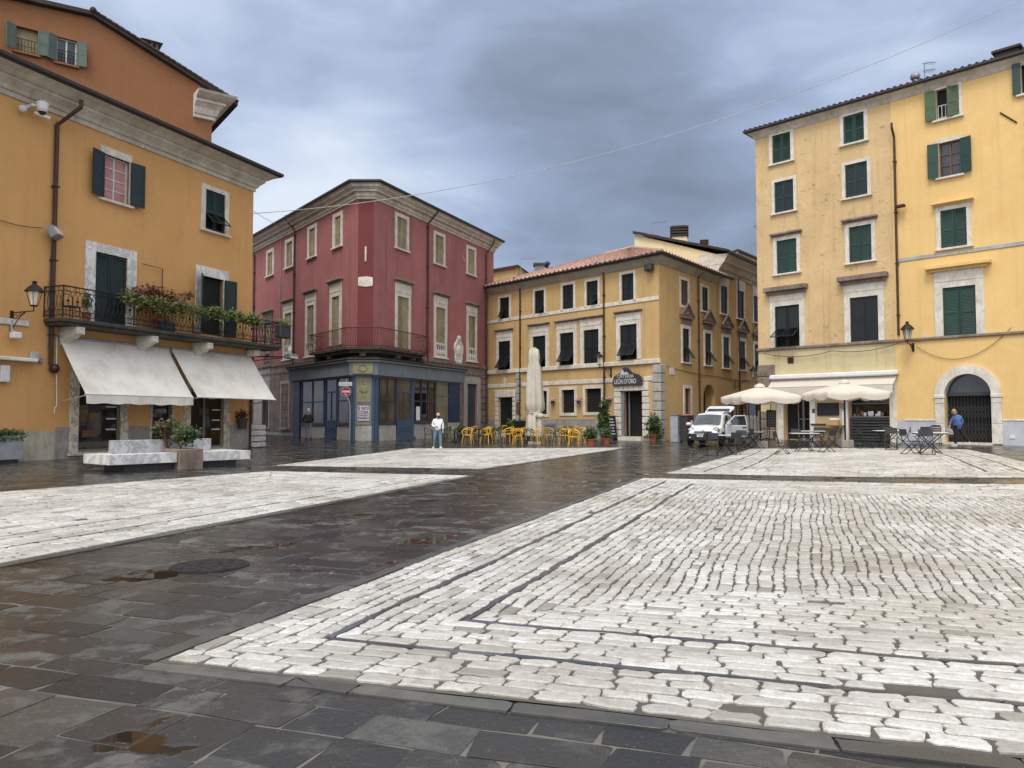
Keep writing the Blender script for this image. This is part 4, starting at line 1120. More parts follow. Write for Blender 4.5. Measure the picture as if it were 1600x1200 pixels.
    for a, b in zip(ring, ring[1:]):
        L = (b-a).length; n = max(2, int(L/.13)); dd = (b-a)/L; nn = Vector((dd.y, -dd.x))
        P3 = lambda s_, o, z: (a.x+dd.x*s_+nn.x*o, a.y+dd.y*s_+nn.y*o, zbal+z)
        r.tube([P3(0, 0, H), P3(L, 0, H)], .028, 6); r.tube([P3(0, 0, .07), P3(L, 0, .07)], .02, 5)
        for i in range(n):
            s_ = L*i/n; r.tube([P3(s_, .0, .05), P3(s_, .12, .14), P3(s_, .19, .28), P3(s_, .16, .45), P3(s_, .04, .7), P3(s_, 0.0, .9), P3(s_, 0.0, H)], .012, 4)
    r.build('railing', M['iron_rust'], bal)
    # ---- old blue shopfront round the corner
    so = .32                                               # stands this far in front of the wall
    sp = thing('blue_shopfront', 'old blue wooden shopfront with dusty panes round the corner of the red building', 'shopfront', (Cb.x, Cb.y, 0))
    zf0, zf1 = F3.z(600, 589), F3.z(600, 567)
    S1, S2, S3 = (Fac(F1.P(F1.u(459, so), 0, so), (mitre(Ca, n1, n2)-Ca)*(so/out)+Ca), None, None)
    mA = Ca+(ma-Ca)*(so/out); mC = Cb+(mc-Cb)*(so/out)
    p1 = F1.P(F1.u(459, so), 0, so); p3 = F3.P(F3.u(718, so), 0, so)
    S1 = Fac((p1.x, p1.y), mA); S2 = Fac(mA, mC); S3 = Fac(mC, (p3.x, p3.y))
    # fascia
    fm = MB(); e1_ = S1.P(-.25, 0); e3_ = S3.P(S3.L+.25, 0)
    sweep(fm, [(e1_.x, e1_.y), mA, mC, (e3_.x, e3_.y)], [(0, zf0-.10), (.05, zf0), (.24, zf0+.02), (.30, zf1-.1), (.46, zf1-.05), (.46, zf1+.05), (.0, zf1+.16)])
    fa = fm.build('fascia', M['blue_grey'], sp)
    lead = MB(); sweep(lead, [(e1_.x, e1_.y), mA, mC, (e3_.x, e3_.y)], [(.50, zf1+.04), (.53, zf1+.09), (-.30, zf1+.42), (-.31, zf1+.36)]); lead.build('lead_roof', M['roofdark'], sp)
    fp = MB(); fp.T = S2.M; fp.box((.06, -.34, zf0+.1), (S2.L-.06, -.10, zf1-.12)); fp.tube([(S2.L/2+.25*math.cos(a*.5), -.36, (zf0+zf1)/2+.18*math.sin(a*.5)) for a in range(12)], .025, 5, closed=True); fp.build('corner_panel', M['relief'], fa)
    zt = zf0-.05
    def rect(fac, px, out=0): return fac.box(px)
    def pier(fac, u0, u1, z0, z1, mat, nm, y=-.06):
        b = MB(); b.T = fac.M; b.bbox((u0, y, z0), (u1, .12, z1), .015); return b.build(nm, M[mat], sp)
    def glazed(fac, xl, xr, yb, ncol, nrow, mat='glass_brown', nm='display_window', base=True, frm='blue_dark', basemat='grey_stone'):
        u0, u1 = fac.u(xl), fac.u(xr); z0 = fac.z((xl+xr)/2, yb); w = u1-u0
        b = MB(); b.T = fac.M; f = .06
        for i in range(ncol+1): x = u0+(w-f)*i/ncol; b.box((x, -.03, z0), (x+f, .04, zt))
        for j in range(nrow+1):
            z = z0+(zt-z0-f)*j/nrow
            for i in range(ncol): b.box((u0+f+(w-f)*i/ncol, -.02, z), (u0+(w-f)*(i+1)/ncol, .035, z+f))
        b.box((u0-.04, -.10, z0-.08), (u1+.04, .04, z0-.001))
        wd = b.build(nm, M[frm], sp)
        p = MB(); p.T = fac.M; p.poly([(u0, .03, z0), (u1, .03, z0), (u1, .03, zt), (u0, .03, zt)]); p.build('pane', M[mat], wd)
        if base: q = MB(); q.T = fac.M; q.bbox((u0, -.02, -.4), (u1, .15, z0-.085), .02); q.build('stone_base', M[basemat], wd)
        return wd
    def shopdoor(fac, xl, xr, mat='glass_brown', leafm='blue', glassy=.62, nm='shop_door', z0=None):
        u0, u1 = fac.u(xl), fac.u(xr); z0 = gz(-8, 44)+.16 if z0 is None else z0; w = u1-u0; f = .08; zm = z0+(zt-z0)*.27; zT = z0+(zt-z0)*.76
        b = MB(); b.T = fac.M
        b.box((u0, -.02, z0), (u0+f, .05, zt)); b.box((u1-f, -.02, z0), (u1, .05, zt))
        for z in (z0, zm, zT, zt-f): b.box((u0+f, -.01, z), (u1-f, .045, z+f))
        b.box((u0+f, .0, z0+f), (u1-f, .03, zm)); b.box((u0+w/2-.03, -.005, zm+f), (u0+w/2+.03, .04, zT))
        for s in (.3, .7): b.tube([(u0+w*s+.16*w*math.cos(a*.7), -.01, (z0+zm)/2+.12*math.sin(a*.7)) for a in range(9)], .018, 5, closed=True)
        b.box((u0-.1, -.25, z0-.5), (u1+.1, .1, z0-.01))
        wd = b.build(nm, M[leafm], sp)
        p = MB(); p.T = fac.M; p.poly([(u0, .035, zm), (u1, .035, zm), (u1, .035, zt), (u0, .035, zt)]); p.build('pane', M[mat], wd)
    # face towards the street on the left
    pier(S1, 0, S1.u(469), 0.0, zt, 'blue_deep', 'pilaster')
    glazed(S1, 470.5, 506, 662, 2, 2); shopdoor(S1, 508, 526, 'glass_shop', 'blue_deep', z0=.3); glazed(S1, 527, 546, 662, 1, 2)
    pier(S1, S1.u(547), S1.L-.02, 0.0, zt, 'blue', 'pilaster')
    # cut corner with the relief panel
    L = S2.L
    pier(S2, .02, .16, 0, zt, 'blue', 'pilaster', -.08); pier(S2, L-.16, L-.02, 0, zt, 'blue', 'pilaster', -.08)
    zr0, zr1, zr2 = S2.z(569, 664), S2.z(569, 630), S2.z(569, 593)
    b = MB(); b.T = S2.M; b.box((.16, -.02, zr0), (L-.16, .1, zt)); pa = b.build('display_panel', M['relief'], sp)
    b = MB(); b.T = S2.M
    for (za, zb_) in ((zr0, zr1-.02), (zr1+.04, zt)):
        b.box((.18, -.06, za), (.24, -.015, zb_)); b.box((L-.24, -.06, za), (L-.18, -.015, zb_)); b.box((.24, -.058, za), (L-.24, -.015, za+.06)); b.box((.24, -.058, zb_-.06), (L-.24, -.015, zb_))
    b.build('panel_frame', M['blue_grey'], pa)
    b = MB(); b.T = S2.M; m_ = L/2; zz = (zr1+zt)/2
    for (x, z, r_, sx, sz) in ((0, .02, .20, 1, 1.3), (-.14, .14, .10, 1, 1), (.14, .14, .10, 1, 1), (0, .34, .09, 1, 1), (-.2, -.02, .07, 1, 1.8), (.2, -.02, .07, 1, 1.8), (.02, -.30, .10, 1, 1.5), (.06, -.50, .05, 1, 1.5), (0, .48, .05, 1, 1)): b.ball((m_+x, -.02, zz+z), r_, 8, 6, (sx, .45, sz))
    b.build('relief', M['relief'], pa)
    b = MB(); b.T = S2.M; b.bbox((.16, -.03, -.4), (L-.16, .12, zr0-.02), .02); b.build('stone_base', M['grey_stone'], pa)
    # face towards the square
    pier(S3, .02, S3.u(590.5), 0, zt, 'blue', 'pilaster')
    glazed(S3, 592.5, 618.5, 661, 2, 2); shopdoor(S3, 620, 643); pier(S3, S3.u(643.3), S3.u(645.8), 0, zt, 'blue', 'pilaster')
    glazed(S3, 646, 680.5, 659.5, 3, 2, 'glass_shop')
    u0, u1 = S3.u(682), S3.u(699.5); b = MB(); b.T = S3.M; b.box((u0, -.01, .2), (u1, .1, zt-.9)); b.box((u0-.02, -.04, zt-.9), (u1+.02, .1, zt-.8)); b.box((u0, .0, zt-.8), (u1, .1, zt)); b.box((u0+.1, -.03, .4), (u0+.2, -.01, zt-1.1)); b.box((u1-.2, -.03, .4), (u1-.1, -.01, zt-1.1)); b.build('boarded_door', M['olive'], sp)
    u0, u1 = S3.u(700), S3.L; b = MB(); b.T = S3.M; zq = S3.z(709, 660); b.box((u0, -.02, zq), (u1, .1, zt)); b.box((u0+.08, -.05, zq+.1), (u1-.08, -.021, zt-.15)); k = b.build('blue_panel', M['blue_deep'], sp)
    b = MB(); b.T = S3.M; b.bbox((u0, -.02, -.4), (u1, .1, zq-.01), .02); b.build('stone_base', M['grey_stone'], k)
    # notices
    b = MB(); b.T = S3.M; u, z = S3.uz(652, 646); b.box((u-.22, -.06, z-.42), (u+.22, -.045, z+.42)); tag(b.build('paper_notice', M['paper'], None, loc=S3.P(u, z)), 'narrow white paper notice stuck on the blue shopfront window', 'notice')
    return F1, F2, F3, S1, S2, S3, Ca, Cb, zc
RF1, RF2, RF3, RS1, RS2, RS3, R_CA, R_CB, R_ZC = red_building()
# ------------------------------------------------------------------ CENTRE: mustard building with the restaurant, and the taller block along the side street
def central_building():
    Yc = 45.2; pt = lambda px, Y: Vector(((px-800)/F_PX*Y, Y))
    L0 = pt(765, Yc*243/193.5); Cn = pt(1031, Yc); Rr = pt(1121, Yc*243/211.5)
    d1 = (Cn-L0).normalized(); L0 = L0-d1*2.5
    FA = Fac(L0, Cn); dB = (Rr-Cn).normalized(); FB = Fac(Cn, Rr); R2 = Rr+dB*22; FC = Fac(Rr, R2)
    root = thing('mustard_building', 'mustard yellow building with terracotta roof above the restaurant door and black shuttered windows', 'building', (Cn.x-3, Cn.y+5, 0))
    blk = thing('side_street_block', 'taller mustard block down the side street with white cornice and chimneys', 'building', (Rr.x, Rr.y+4, 0))
    HA, HB, HC = [], [], []
    z1 = FA.z(1031, 412)
    K = dict(n=26, jamb=.05)
    for px, fl in (((781, 796, 465, 499), (1, 0)), ((836, 851, 454, 490), (0, 1)), ((880, 897, 445, 482.5), None), ((917.6, 935.6, 439, 476.5), (0, 1)), ((973, 992, 427.6, 469), None)):
        window(root, FA, HA, px, .17, .16, 'white', 'closed', 'shutter_black', False, flap=.5 if fl else 0, flaps=fl or (0, 0), bot=True, **K)
    hd = (.12, .16, .25, 'rust_stone')
    for i, (px, fl) in enumerate((((779, 797.6, 533, 580), (1, 1)), ((833, 853, 525, 575.5), (0, 1)), ((875.6, 897, 520, 571), (1, 1)), ((913, 936.5, 515, 569.5), None), ((970, 996.5, 507, 562), (1, 1)))):
        window(root, FA, HA, px, .30 if i else .22, .26, 'white', 'closed', 'shutter_black', False, hood=hd, entab=.45, flap=.55 if fl else 0, flaps=fl or (0, 0), **K)
    for px in ((835, 855, 611, 647), (878, 898, 609, 645), (915, 940, 607, 644)):
        window(root, FA, HA, px, .2, .2, 'white', 'glazed', sill=False, bars=None, glass_mat='dark', bot=True, jamb=.05)
    # doors
    def stone_door(fac, holes, px, fw, mat, course, nm, par, dark=False):
        u0, u1, a, b = fac.box(px); holes.append((u0, u1, a, b, .5))
        m = MB(); m.T = fac.M; z = a
        while z < b-.05:
            zz = min(b, z+course); m.bbox((u0-fw, -.10, z+.02), (u0, .03, zz-.02), .025); m.bbox((u1, -.10, z+.02), (u1+fw, .03, zz-.02), .025); z = zz
        k = max(5, int((u1-u0+2*fw)/.36))
        for i in range(k):
            xa = u0-fw+(u1-u0+2*fw)*i/k; xb = u0-fw+(u1-u0+2*fw)*(i+1)/k; m.bbox((xa+.012, -.12, b+.01), (xb-.012, .03, b+.52), .025)
        m.box((u0-.1, -.35, a-.5), (u1+.1, .02, a-.02))
        w = m.build(nm, M['white'], par)
        q = MB(); q.T = fac.M
        if dark:
            q.poly([(u0, .5, a), (u1, .5, a), (u1, .5, b), (u0, .5, b)]); q.build('door_recess', M['dark'], w)
            q = MB(); q.T = fac.M; q.box((u0, .02, a), (u0+.22, .08, b)); q.box((u0+.35, .3, a+.02), (u0+.42, .36, b)); q.build('door_leaf', M['grey_paint'], w)
        else:
            q.box((u0, .20, a), (u1, .26, b))
            for s in range(2):
                for t in range(4): x0 = u0+(u1-u0)*(.05+.5*s); q.box((x0, .17, a+(b-a)*(.04+.24*t)), (x0+(u1-u0)*.4, .199, a+(b-a)*(.24+.24*t)))
            q.build('door_leaf', M[mat], w)
        return w
    stone_door(FA, HA, (779, 801.6, 621, 672), .32, 'shutter_black', .34, 'side_door', root)
    w = stone_door(FA, HA, (970.6, 1004.6, 611, 682), .5, 'dark', .4, 'restaurant_door', root, True)
    # side facade windows
    for i, px in enumerate(((1065.5, 1076.6, 439, 478), (1098.5, 1108, 450, 487))):
        window(root, FB, HB, px, .18, .18, 'white', 'closed', 'shutter_brown' if i == 0 else 'shutter_black', i > 0, bot=(i == 0), **K)
    for px in ((1128, 1138.5, 448, 491.5), (1154, 1164.5, 455.5, 499), (1179.5, 1189, 464, 505)):
        window(blk, FC, HC, px, .18, .2, 'white', 'closed', 'shutter_black', True, hood=(.06, .2, .12, 'white'), entab=.5, **K)
    def pediment(fac, wobj, uz):
        u0, u1, z0, z1_ = uz; c = (u0+u1)/2; w = (u1-u0)/2+.42; zb = z1_+.62
        b = MB(); b.T = fac.M
        b.box((c-w, -.22, zb), (c+w, .03, zb+.10)); b.prism([(c-w, zb+.101), (c+w, zb+.101), (c, zb+.85)], -.10, .03)
        for s in (-1, 1):
            q = [(c+s*w*1.03, zb+.102), (c, zb+.87), (c, zb+1.0), (c+s*w*1.12, zb+.19)]; b.prism(q if s < 0 else q[::-1], -.24, -.102)
        b.box((c-w+.16, -.06, z1_+.24), (c+w-.16, .03, zb-.001)); b.ball((c, -.10, zb+.33), .13, 8, 5); b.build('pediment', M['rust_stone'], wobj)
    for px in ((1067.5, 1078, 514, 566.5), (1102.5, 1112, 521.5, 571)):
        w_, q = window(root, FB, HB, px, .2, .24, 'white', 'closed', 'shutter_black', True, flap=.6, flaps=(0, 1), **K); pediment(FB, w_, q)
    for px in ((1131, 1140.5, 527.5, 575.5), (1156.5, 1165.5, 533.5, 578.5), (1180, 1190, 539, 582)):
        w_, q = window(blk, FC, HC, px, .2, .24, 'white', 'closed', 'shutter_black', True, flap=.6, flaps=(0, 1), **K); pediment(FC, w_, q)
    w_, q = window(root, FB, HB, (1070, 1079, 607, 647), .2, .2, 'white', 'glazed', sill=False, bars=None, glass_mat='glass_brown', bot=True, jamb=.05)
    b = MB(); b.T = FB.M; iron_bar_panel(b, q[0], q[1], q[2], q[3], -.0, 5, .012); b.build('window_bars', M['iron_rust'], w_)
    # arch and doors in the side street
    def arch(fac, holes, xl, xr, ytop, ybot, par, fw=.0, depth=.7, doorm='dark'):
        u0, u1 = fac.u(xl), fac.u(xr); z0 = fac.z((xl+xr)/2, ybot); zt = fac.z((xl+xr)/2, ytop); r = (u1-u0)/2; zs = zt-r
        holes.append((u0, u1, z0, zt, depth)); c = (u0+u1)/2; m = MB(); m.T = fac.M; n = 16
        pts = [(c+r*math.cos(math.pi-math.pi*k/n), zs+r*math.sin(math.pi-math.pi*k/n)) for k in range(n+1)]
        for s, half in ((0, pts[:n//2+1]), (1, pts[n//2:])):                   # spandrels fill the square hole back to the arch
            corner = (u0, zt) if s == 0 else (u1, zt)
            for a, b in zip(half, half[1:]): m.poly([(a[0], -.001, a[1]), (b[0], -.001, b[1]), (corner[0], -.001, corner[1])])
        for a, b in zip(pts, pts[1:]): m.poly([(a[0], 0, a[1]), (a[0], depth, a[1]), (b[0], depth, b[1]), (b[0], 0, b[1])])
        return m, u0, u1, z0, zt, r, zs, c
    m, u0, u1, z0, zt, r, zs, c = arch(FB, HB, 1099.5, 1117, 601, 690, root); w_ = m.build('archway', M['yellow2'], root)
    q = MB(); q.T = FB.M; q.poly([(u0, .68, z0), (u1, .68, z0), (u1, .68, zt), (u0, .68, zt)]); q.build('door_recess', M['dark'], w_)
    for (xl, xr, yt) in ((1140, 1150, 628), (1156, 1165, 630), (1170, 1190, 618)):
        u0, u1, a, b_ = FC.box((xl, xr, yt, 682)); HC.append((u0, u1, a, b_, .3)); q = MB(); q.T = FC.M; q.box((u0-.15, -.05, a), (u0, .03, b_+.15)); q.box((u1, -.05, a), (u1+.15, .03, b_+.15)); q.box((u0, -.049, b_), (u1, .03, b_+.149))
        w_ = q.build('shop_door', M['grey_dark'], blk); q = MB(); q.T = FC.M; q.poly([(u0, .2, a), (u1, .2, a), (u1, .2, b_), (u0, .2, b_)]); q.build('pane', M['glass_shop'], w_)
    zpl = FA.z(900, 655)
    wall = MB(); facade_wall(wall, FA, 0, FA.L, -1, z1, HA, bands=((zpl, 2),)); facade_wall(wall, FB, 0, FB.L, -1, z1, HB)
    for k in range(len(wall.mi)): pass
    inA = -FA.n; inB = -FB.n
    back = [tuple(Rr), tuple(Rr+Vector((inB.x, inB.y))*9), tuple(L0+Vector((inA.x, inA.y))*9)]
    body(wall, [tuple(L0), tuple(Cn)]+back, -1, z1, skip=(0, 1))
    wall.build('wall', [M['yellow'], M['yellow2'], M['plinth']], root)
    # string courses and quoins
    s = MB(); s.T = FA.M
    za = FA.z(900, 484); zb = FA.z(900, 573)
    s.bbox((0, -.05, za-.12), (FA.L-.01, .02, za+.12), .02); c1 = s.build('string_course', M['white'], root)
    s = MB(); s.T = FA.M; s.bbox((0, -.14, zb-.14), (FA.L+.1, .02, zb+.14), .03); s.build('string_course', M['white'], root)
    s = MB(); s.T = FA.M; zd = FA.z(900, 597); uL = FA.u(961); s.bbox((0, -.05, zd-.14), (uL, .02, zd+.14), .02); s.bbox((FA.u(1007), -.05, zd-.14), (FA.u(1021), .02, zd+.14), .02); s.build('string_course', M['white'], root)
    zq = zb-.15
    def quoin(fac, u0, u1, z0, z1_, course, name='quoin', wrap=None):
        b = MB(); z = z0; k = 0
        while z < z1_-.05:
            zz = min(z1_, z+course); b.T = fac.M; b.bbox((u0, -.10, z+.02), (u1, .03, zz-.02), .03)
            if wrap: b.T = wrap[0].M; b.bbox((-.098, -.098, z+.02), (wrap[1], .03, zz-.02), .03)
            z = zz
        return b.build(name, M['grey_stone'], root)
    quoin(FA, FA.u(1021), FA.L+.0, -.3, zq, .55, 'quoin', (FB, .55)); quoin(FA, FA.u(807), FA.u(815), -.3, zq, .5)
    # cornice: plain cove, gutter, tiles
    prof = [(0, z1-.02), (.04, z1), (.10, z1+.05), (.40, z1+.36), (.44, z1+.37), (.44, z1+.44), (0, z1+.45)]
    cm = MB(); Re = Rr+dB*1.6; sweep(cm, [L0, Cn, Rr], prof); cm.build('cornice', M['grey_cornice'], root)
    ze = z1+.43; g = MB(); sweep(g, [L0, Cn, Re], [(.44, ze), (.58, ze-.02), (.64, ze+.05), (.64, ze+.14), (.44, ze+.12)]); g.build('gutter', M['gutter'], root)
    nA = Vector((FA.n.x, FA.n.y)); nB = Vector((FB.n.x, FB.n.y)); mm = (nA+nB).normalized(); mm = mm/mm.dot(nA)
    e = .54; eL = L0+nA*e; eC = Cn+mm*e; eR = Re+nB*e; zt = ze+.12
    rL = L0+d1*9.0-nA*5.2; rC = Cn-mm*5.0
    def v3(p, z): return (p.x, p.y, z)
    zr = ze+2.25
    rf = MB(); tile_roof(rf, v3(eL, zt), v3(eC, zt), v3(rC, zr), v3(rL, zr), wave=.40, step=.6, amp=.09)
    tile_roof(rf, v3(eC, zt), v3(eR, zt), v3(eR-nB*5.6, zr), v3(rC, zr), wave=.40, step=.6, amp=.09)
    rf.tube([v3(eC, zt+.08), v3(rC, zr+.08)], .11, 6); rf.tube([v3(rC, zr+.08), v3(rL, zr+.08)], .11, 6)
    roof = rf.build('roof', M['rooftile'], root)
    for px, r_ in ((888, .09), (855, .1)):
        pass
    # ---- taller block
    zc = FC.z(1125, 425)-.05
    wall = MB(); facade_wall(wall, FC, 0, FC.L, -1, zc, HC)
    side = Vector((inB.x, inB.y)); T5 = Rr+side*6.2; T12 = Rr+side*13; slope = math.tan(math.radians(20)); ztop = FC.z(1121, 398); 
    wall.m = 1
    wall.poly([v3(Rr, -1), v3(Rr, ztop), v3(T5, ztop+6.2*slope), v3(T5, -1)])
    wall.poly([v3(T5, -1), v3(T5, ztop+6.2*slope), v3(T5+dB*12, ztop+6.2*slope), v3(T5+dB*12, -1)])
    wall.m = 0; wall.build('wall', [M['yellow2'], M['cream']], blk)
    prof = [(0, zc-.03), (.12, zc), (.12, zc+.14), (.28, zc+.22), (.40, zc+.48), (.56, zc+.60), (.62, zc+.62), (.62, zc+.74), (.84, zc+.98), (.90, zc+1.0), (.90, zc+1.1), (0, zc+1.12)]
    cm = MB(); sweep(cm, [Rr+side*1.6, Rr, R2] if False else [Rr-dB*.0, R2], prof); cm.build('cornice', M['cornice'], blk)
    wb = MB(); a = Rr; P = lambda o, z: v3(Rr+nB*o-dB*.01, z)
    wb.T = Fac(Rr+side*1.5, Rr).M; L_ = 1.5
    wb.poly([(0.3, -.01, zc-.4), (L_, -.01, zc-.4), (L_+.25, -.01, zc+.2), (L_+.6, -.01, zc+.62), (L_+.9, -.01, zc+1.1), (0.25, -.01, zc+1.25)]); wb.box((.15, -.03, zc+.45), (L_+.45, -.012, zc+.52)); wb.build('white_gable_patch', M['white'], blk)
    z2 = zc+1.1; g = MB(); sweep(g, [Rr-dB*.1, R2], [(.8, z2), (.98, z2-.02), (1.03, z2+.05), (1.03, z2+.15), (.8, z2+.15)]); g.build('gutter', M['gutter'], blk)
    rf = MB(); q0 = Rr+nB*.95-dB*.25; q1 = R2+nB*.95; q2 = T5+dB*22; q3 = T5-dB*.25; zz = ztop+6.2*slope+.05
    z_e = z2+.14
    tile_roof(rf, v3(q0, z_e), v3(q1, z_e), v3(q2, zz+.1), v3(q3, zz+.1), wave=.3, step=1.0)
    rf.T = Matrix.Identity(4); rf.poly([v3(q0, z_e-.08), v3(q3, zz), v3(q3+dB*.3, zz), v3(q0+dB*.3, z_e-.08)]); 
    k0 = q0; k3 = q3; rf.poly([v3(k0, z_e-.04), v3(k3, zz-.05), v3(k3, zz+.14), v3(k0, z_e+.12)])
    rf2 = rf.build('roof', M['roofdark'], blk)
    def chimney(p, z0, w, d_, h, cap, mat, par):
        b = MB(); b.T = Matrix.Translation((p.x, p.y, 0)) @ Matrix.Rotation(math.atan2(dB.y, dB.x), 4, 'Z'); b.box((-w/2, -d_/2, z0), (w/2, d_/2, z0+h)); o = b.build('chimney', M[mat], par)
    c = MB(); T = Matrix.Translation((0, 0, 0))
    def chim(px, ybot, ytop, ycap, wpx, Y, mat, owner_part=True):
        p = at_depth(px, ybot, Y); zt_ = at_depth(px, ytop, Y).z; zc_ = at_depth(px, ycap, Y).z; w = wpx/F_PX*Y/2
        T = Matrix.Translation((p.x, p.y, 0)) @ Matrix.Rotation(math.atan2(dB.y, dB.x)-1.1, 4, 'Z')
        b = MB(); b.T = T; b.box((-w*.85, -w*.6, p.z-2.5), (w*.85, w*.6, zc_)); ob = b.build('chimney', M[mat], rf2)
        return T, w, zt_, zc_
    for args in ((1061.5, 385, 354, 371, 28, 57, 'cream'), (1100.5, 390, 375, 383, 13, 60, 'brown_wall')):
        T, w, zt_, zc_ = chim(*args); b = MB(); b.T = T; n = 4
        for i in range(n): z = zc_+(zt_-zc_)*i/n; b.bbox((-w*(1.0 if i < n else 1), -w*.75, z), (w*1.0, w*.75, z+(zt_-zc_)/n*.72), .02); b.box((-w*.8, -w*.55, z+(zt_-zc_)/n*.7), (w*.8, w*.55, z+(zt_-zc_)/n*1.02))
        b.build('chimney_cap', M['roofdark'], rf2)
    # pipes
    downpipe(root, FA, 814, 447, 0, .055, elbow=(-.25, .42, .35), foot=.2, mat='pipe'); downpipe(root, FA, 944.6, 425, 0, .055, elbow=(-.3, .42, .4), foot=.4)
    downpipe(root, FB, 1089, 432, 0, .055, elbow=(.4, .42, .4), foot=.2, mat='pipe'); downpipe(blk, FC, 1151.5, 425, 0, .055, elbow=(.5, .75, .6), foot=.2)
    b = MB(); b.T = FA.M; u, z = FA.uz(789, 595); b.prism([(u, z-.28), (u+.22, z), (u, z+.28), (u-.22, z)], -.03, .01); b.build('diamond_plaque', M['white'], root)
    b = MB(); b.T = FB.M; u, z = FB.uz(1049.5, 580); b.bbox((u-.28, -.05, z-.22), (u+.28, .01, z+.22), .01); b.build('wall_plaque', M['white'], root)
    b = MB(); b.T = FA.M; u, z = FA.uz(1019, 419); b.bbox((u-.3, -.45, z-.2), (u+.2, -.05, z+.22), .06); tag(b.build('floodlight', M['grey_dark'], None, loc=FA.P(u, z, .2)), 'small dark floodlight under the eaves at the corner of the mustard building', 'floodlight')
    # restaurant sign over the door
    uc = FA.u(983.8); w = (FA.u(1006.7)-FA.u(961))/2; zs0 = FA.z(984, 602.5); zs1 = FA.z(984, 574); H = zs1-zs0
    t = thing('restaurant_sign', 'dark shaped sign with pale letters above the restaurant door of the mustard building', 'sign', FA.P(uc, zs0))
    prof = [(-1, 0), (-1, .30), (-.93, .46), (-.80, .58), (-.62, .63), (-.48, .70), (-.40, .86), (-.28, .97), (-.12, 1.0), (.06, .95), (.2, .82), (.36, .68), (.56, .62), (.76, .58), (.92, .46), (1, .30), (1, 0)]
    b = MB(); b.T = FA.M; b.prism([(uc+x*w, zs0+y*H) for x, y in prof], -.24, -.14); b.build('board', M['sign_dark'], t)
    b = MB(); b.T = FA.M; b.prism([(uc+x*w, zs0+y*H) for x, y in ((-.45, .60), (-.42, .78), (-.30, .92), (-.22, .80), (-.18, .72), (.02, .74), (.12, .62))], -.252, -.241); b.build('emblem', M['letter'], t)
    sign_text(t, 'OSTERIA', FA, uc-.10*w, zs0+.42*H, .245, w*1.15, .25*H*.75, 'letter', 'lettering')
    sign_text(t, "LEON D'ORO", FA, uc-.12*w, zs0+.10*H, .245, w*1.5, .30*H*.9, 'letter', 'lettering')
    return FA, FB, FC
def sign_text(parent, txt, fac, uc, z, out, width, height, mat, name, bold=.012, center=True):
    cu = bpy.data.curves.new('lettering', 'FONT'); cu.body = txt; cu.align_x = 'CENTER' if center else 'LEFT'; cu.size = 1.0; cu.extrude = 0.0; cu.offset = bold
    ob = bpy.data.objects.new('lettering_curve', cu); C.objects.link(ob); dg = bpy.context.evaluated_depsgraph_get(); dg.update()
    me = bpy.data.meshes.new_from_object(ob.evaluated_get(dg)); bpy.data.objects.remove(ob)
    xs = [v.co.x for v in me.vertices]; ys = [v.co.y for v in me.vertices]; W = max(xs)-min(xs); Hh = max(ys)-min(ys); x0 = (max(xs)+min(xs))/2; y0 = min(ys)
    b = MB(); b.T = fac.M if isinstance(fac, Fac) else fac
    ids = [b.pt((uc+(v.co.x-x0)/W*width, -out-.004, z+(v.co.y-y0)/Hh*height)) for v in me.vertices]
    for p in me.polygons: b.face([ids[i] for i in p.vertices])
    bpy.data.meshes.remove(me)
    return b.build(name, M[mat], parent)
CFA, CFB, CFC = central_building()

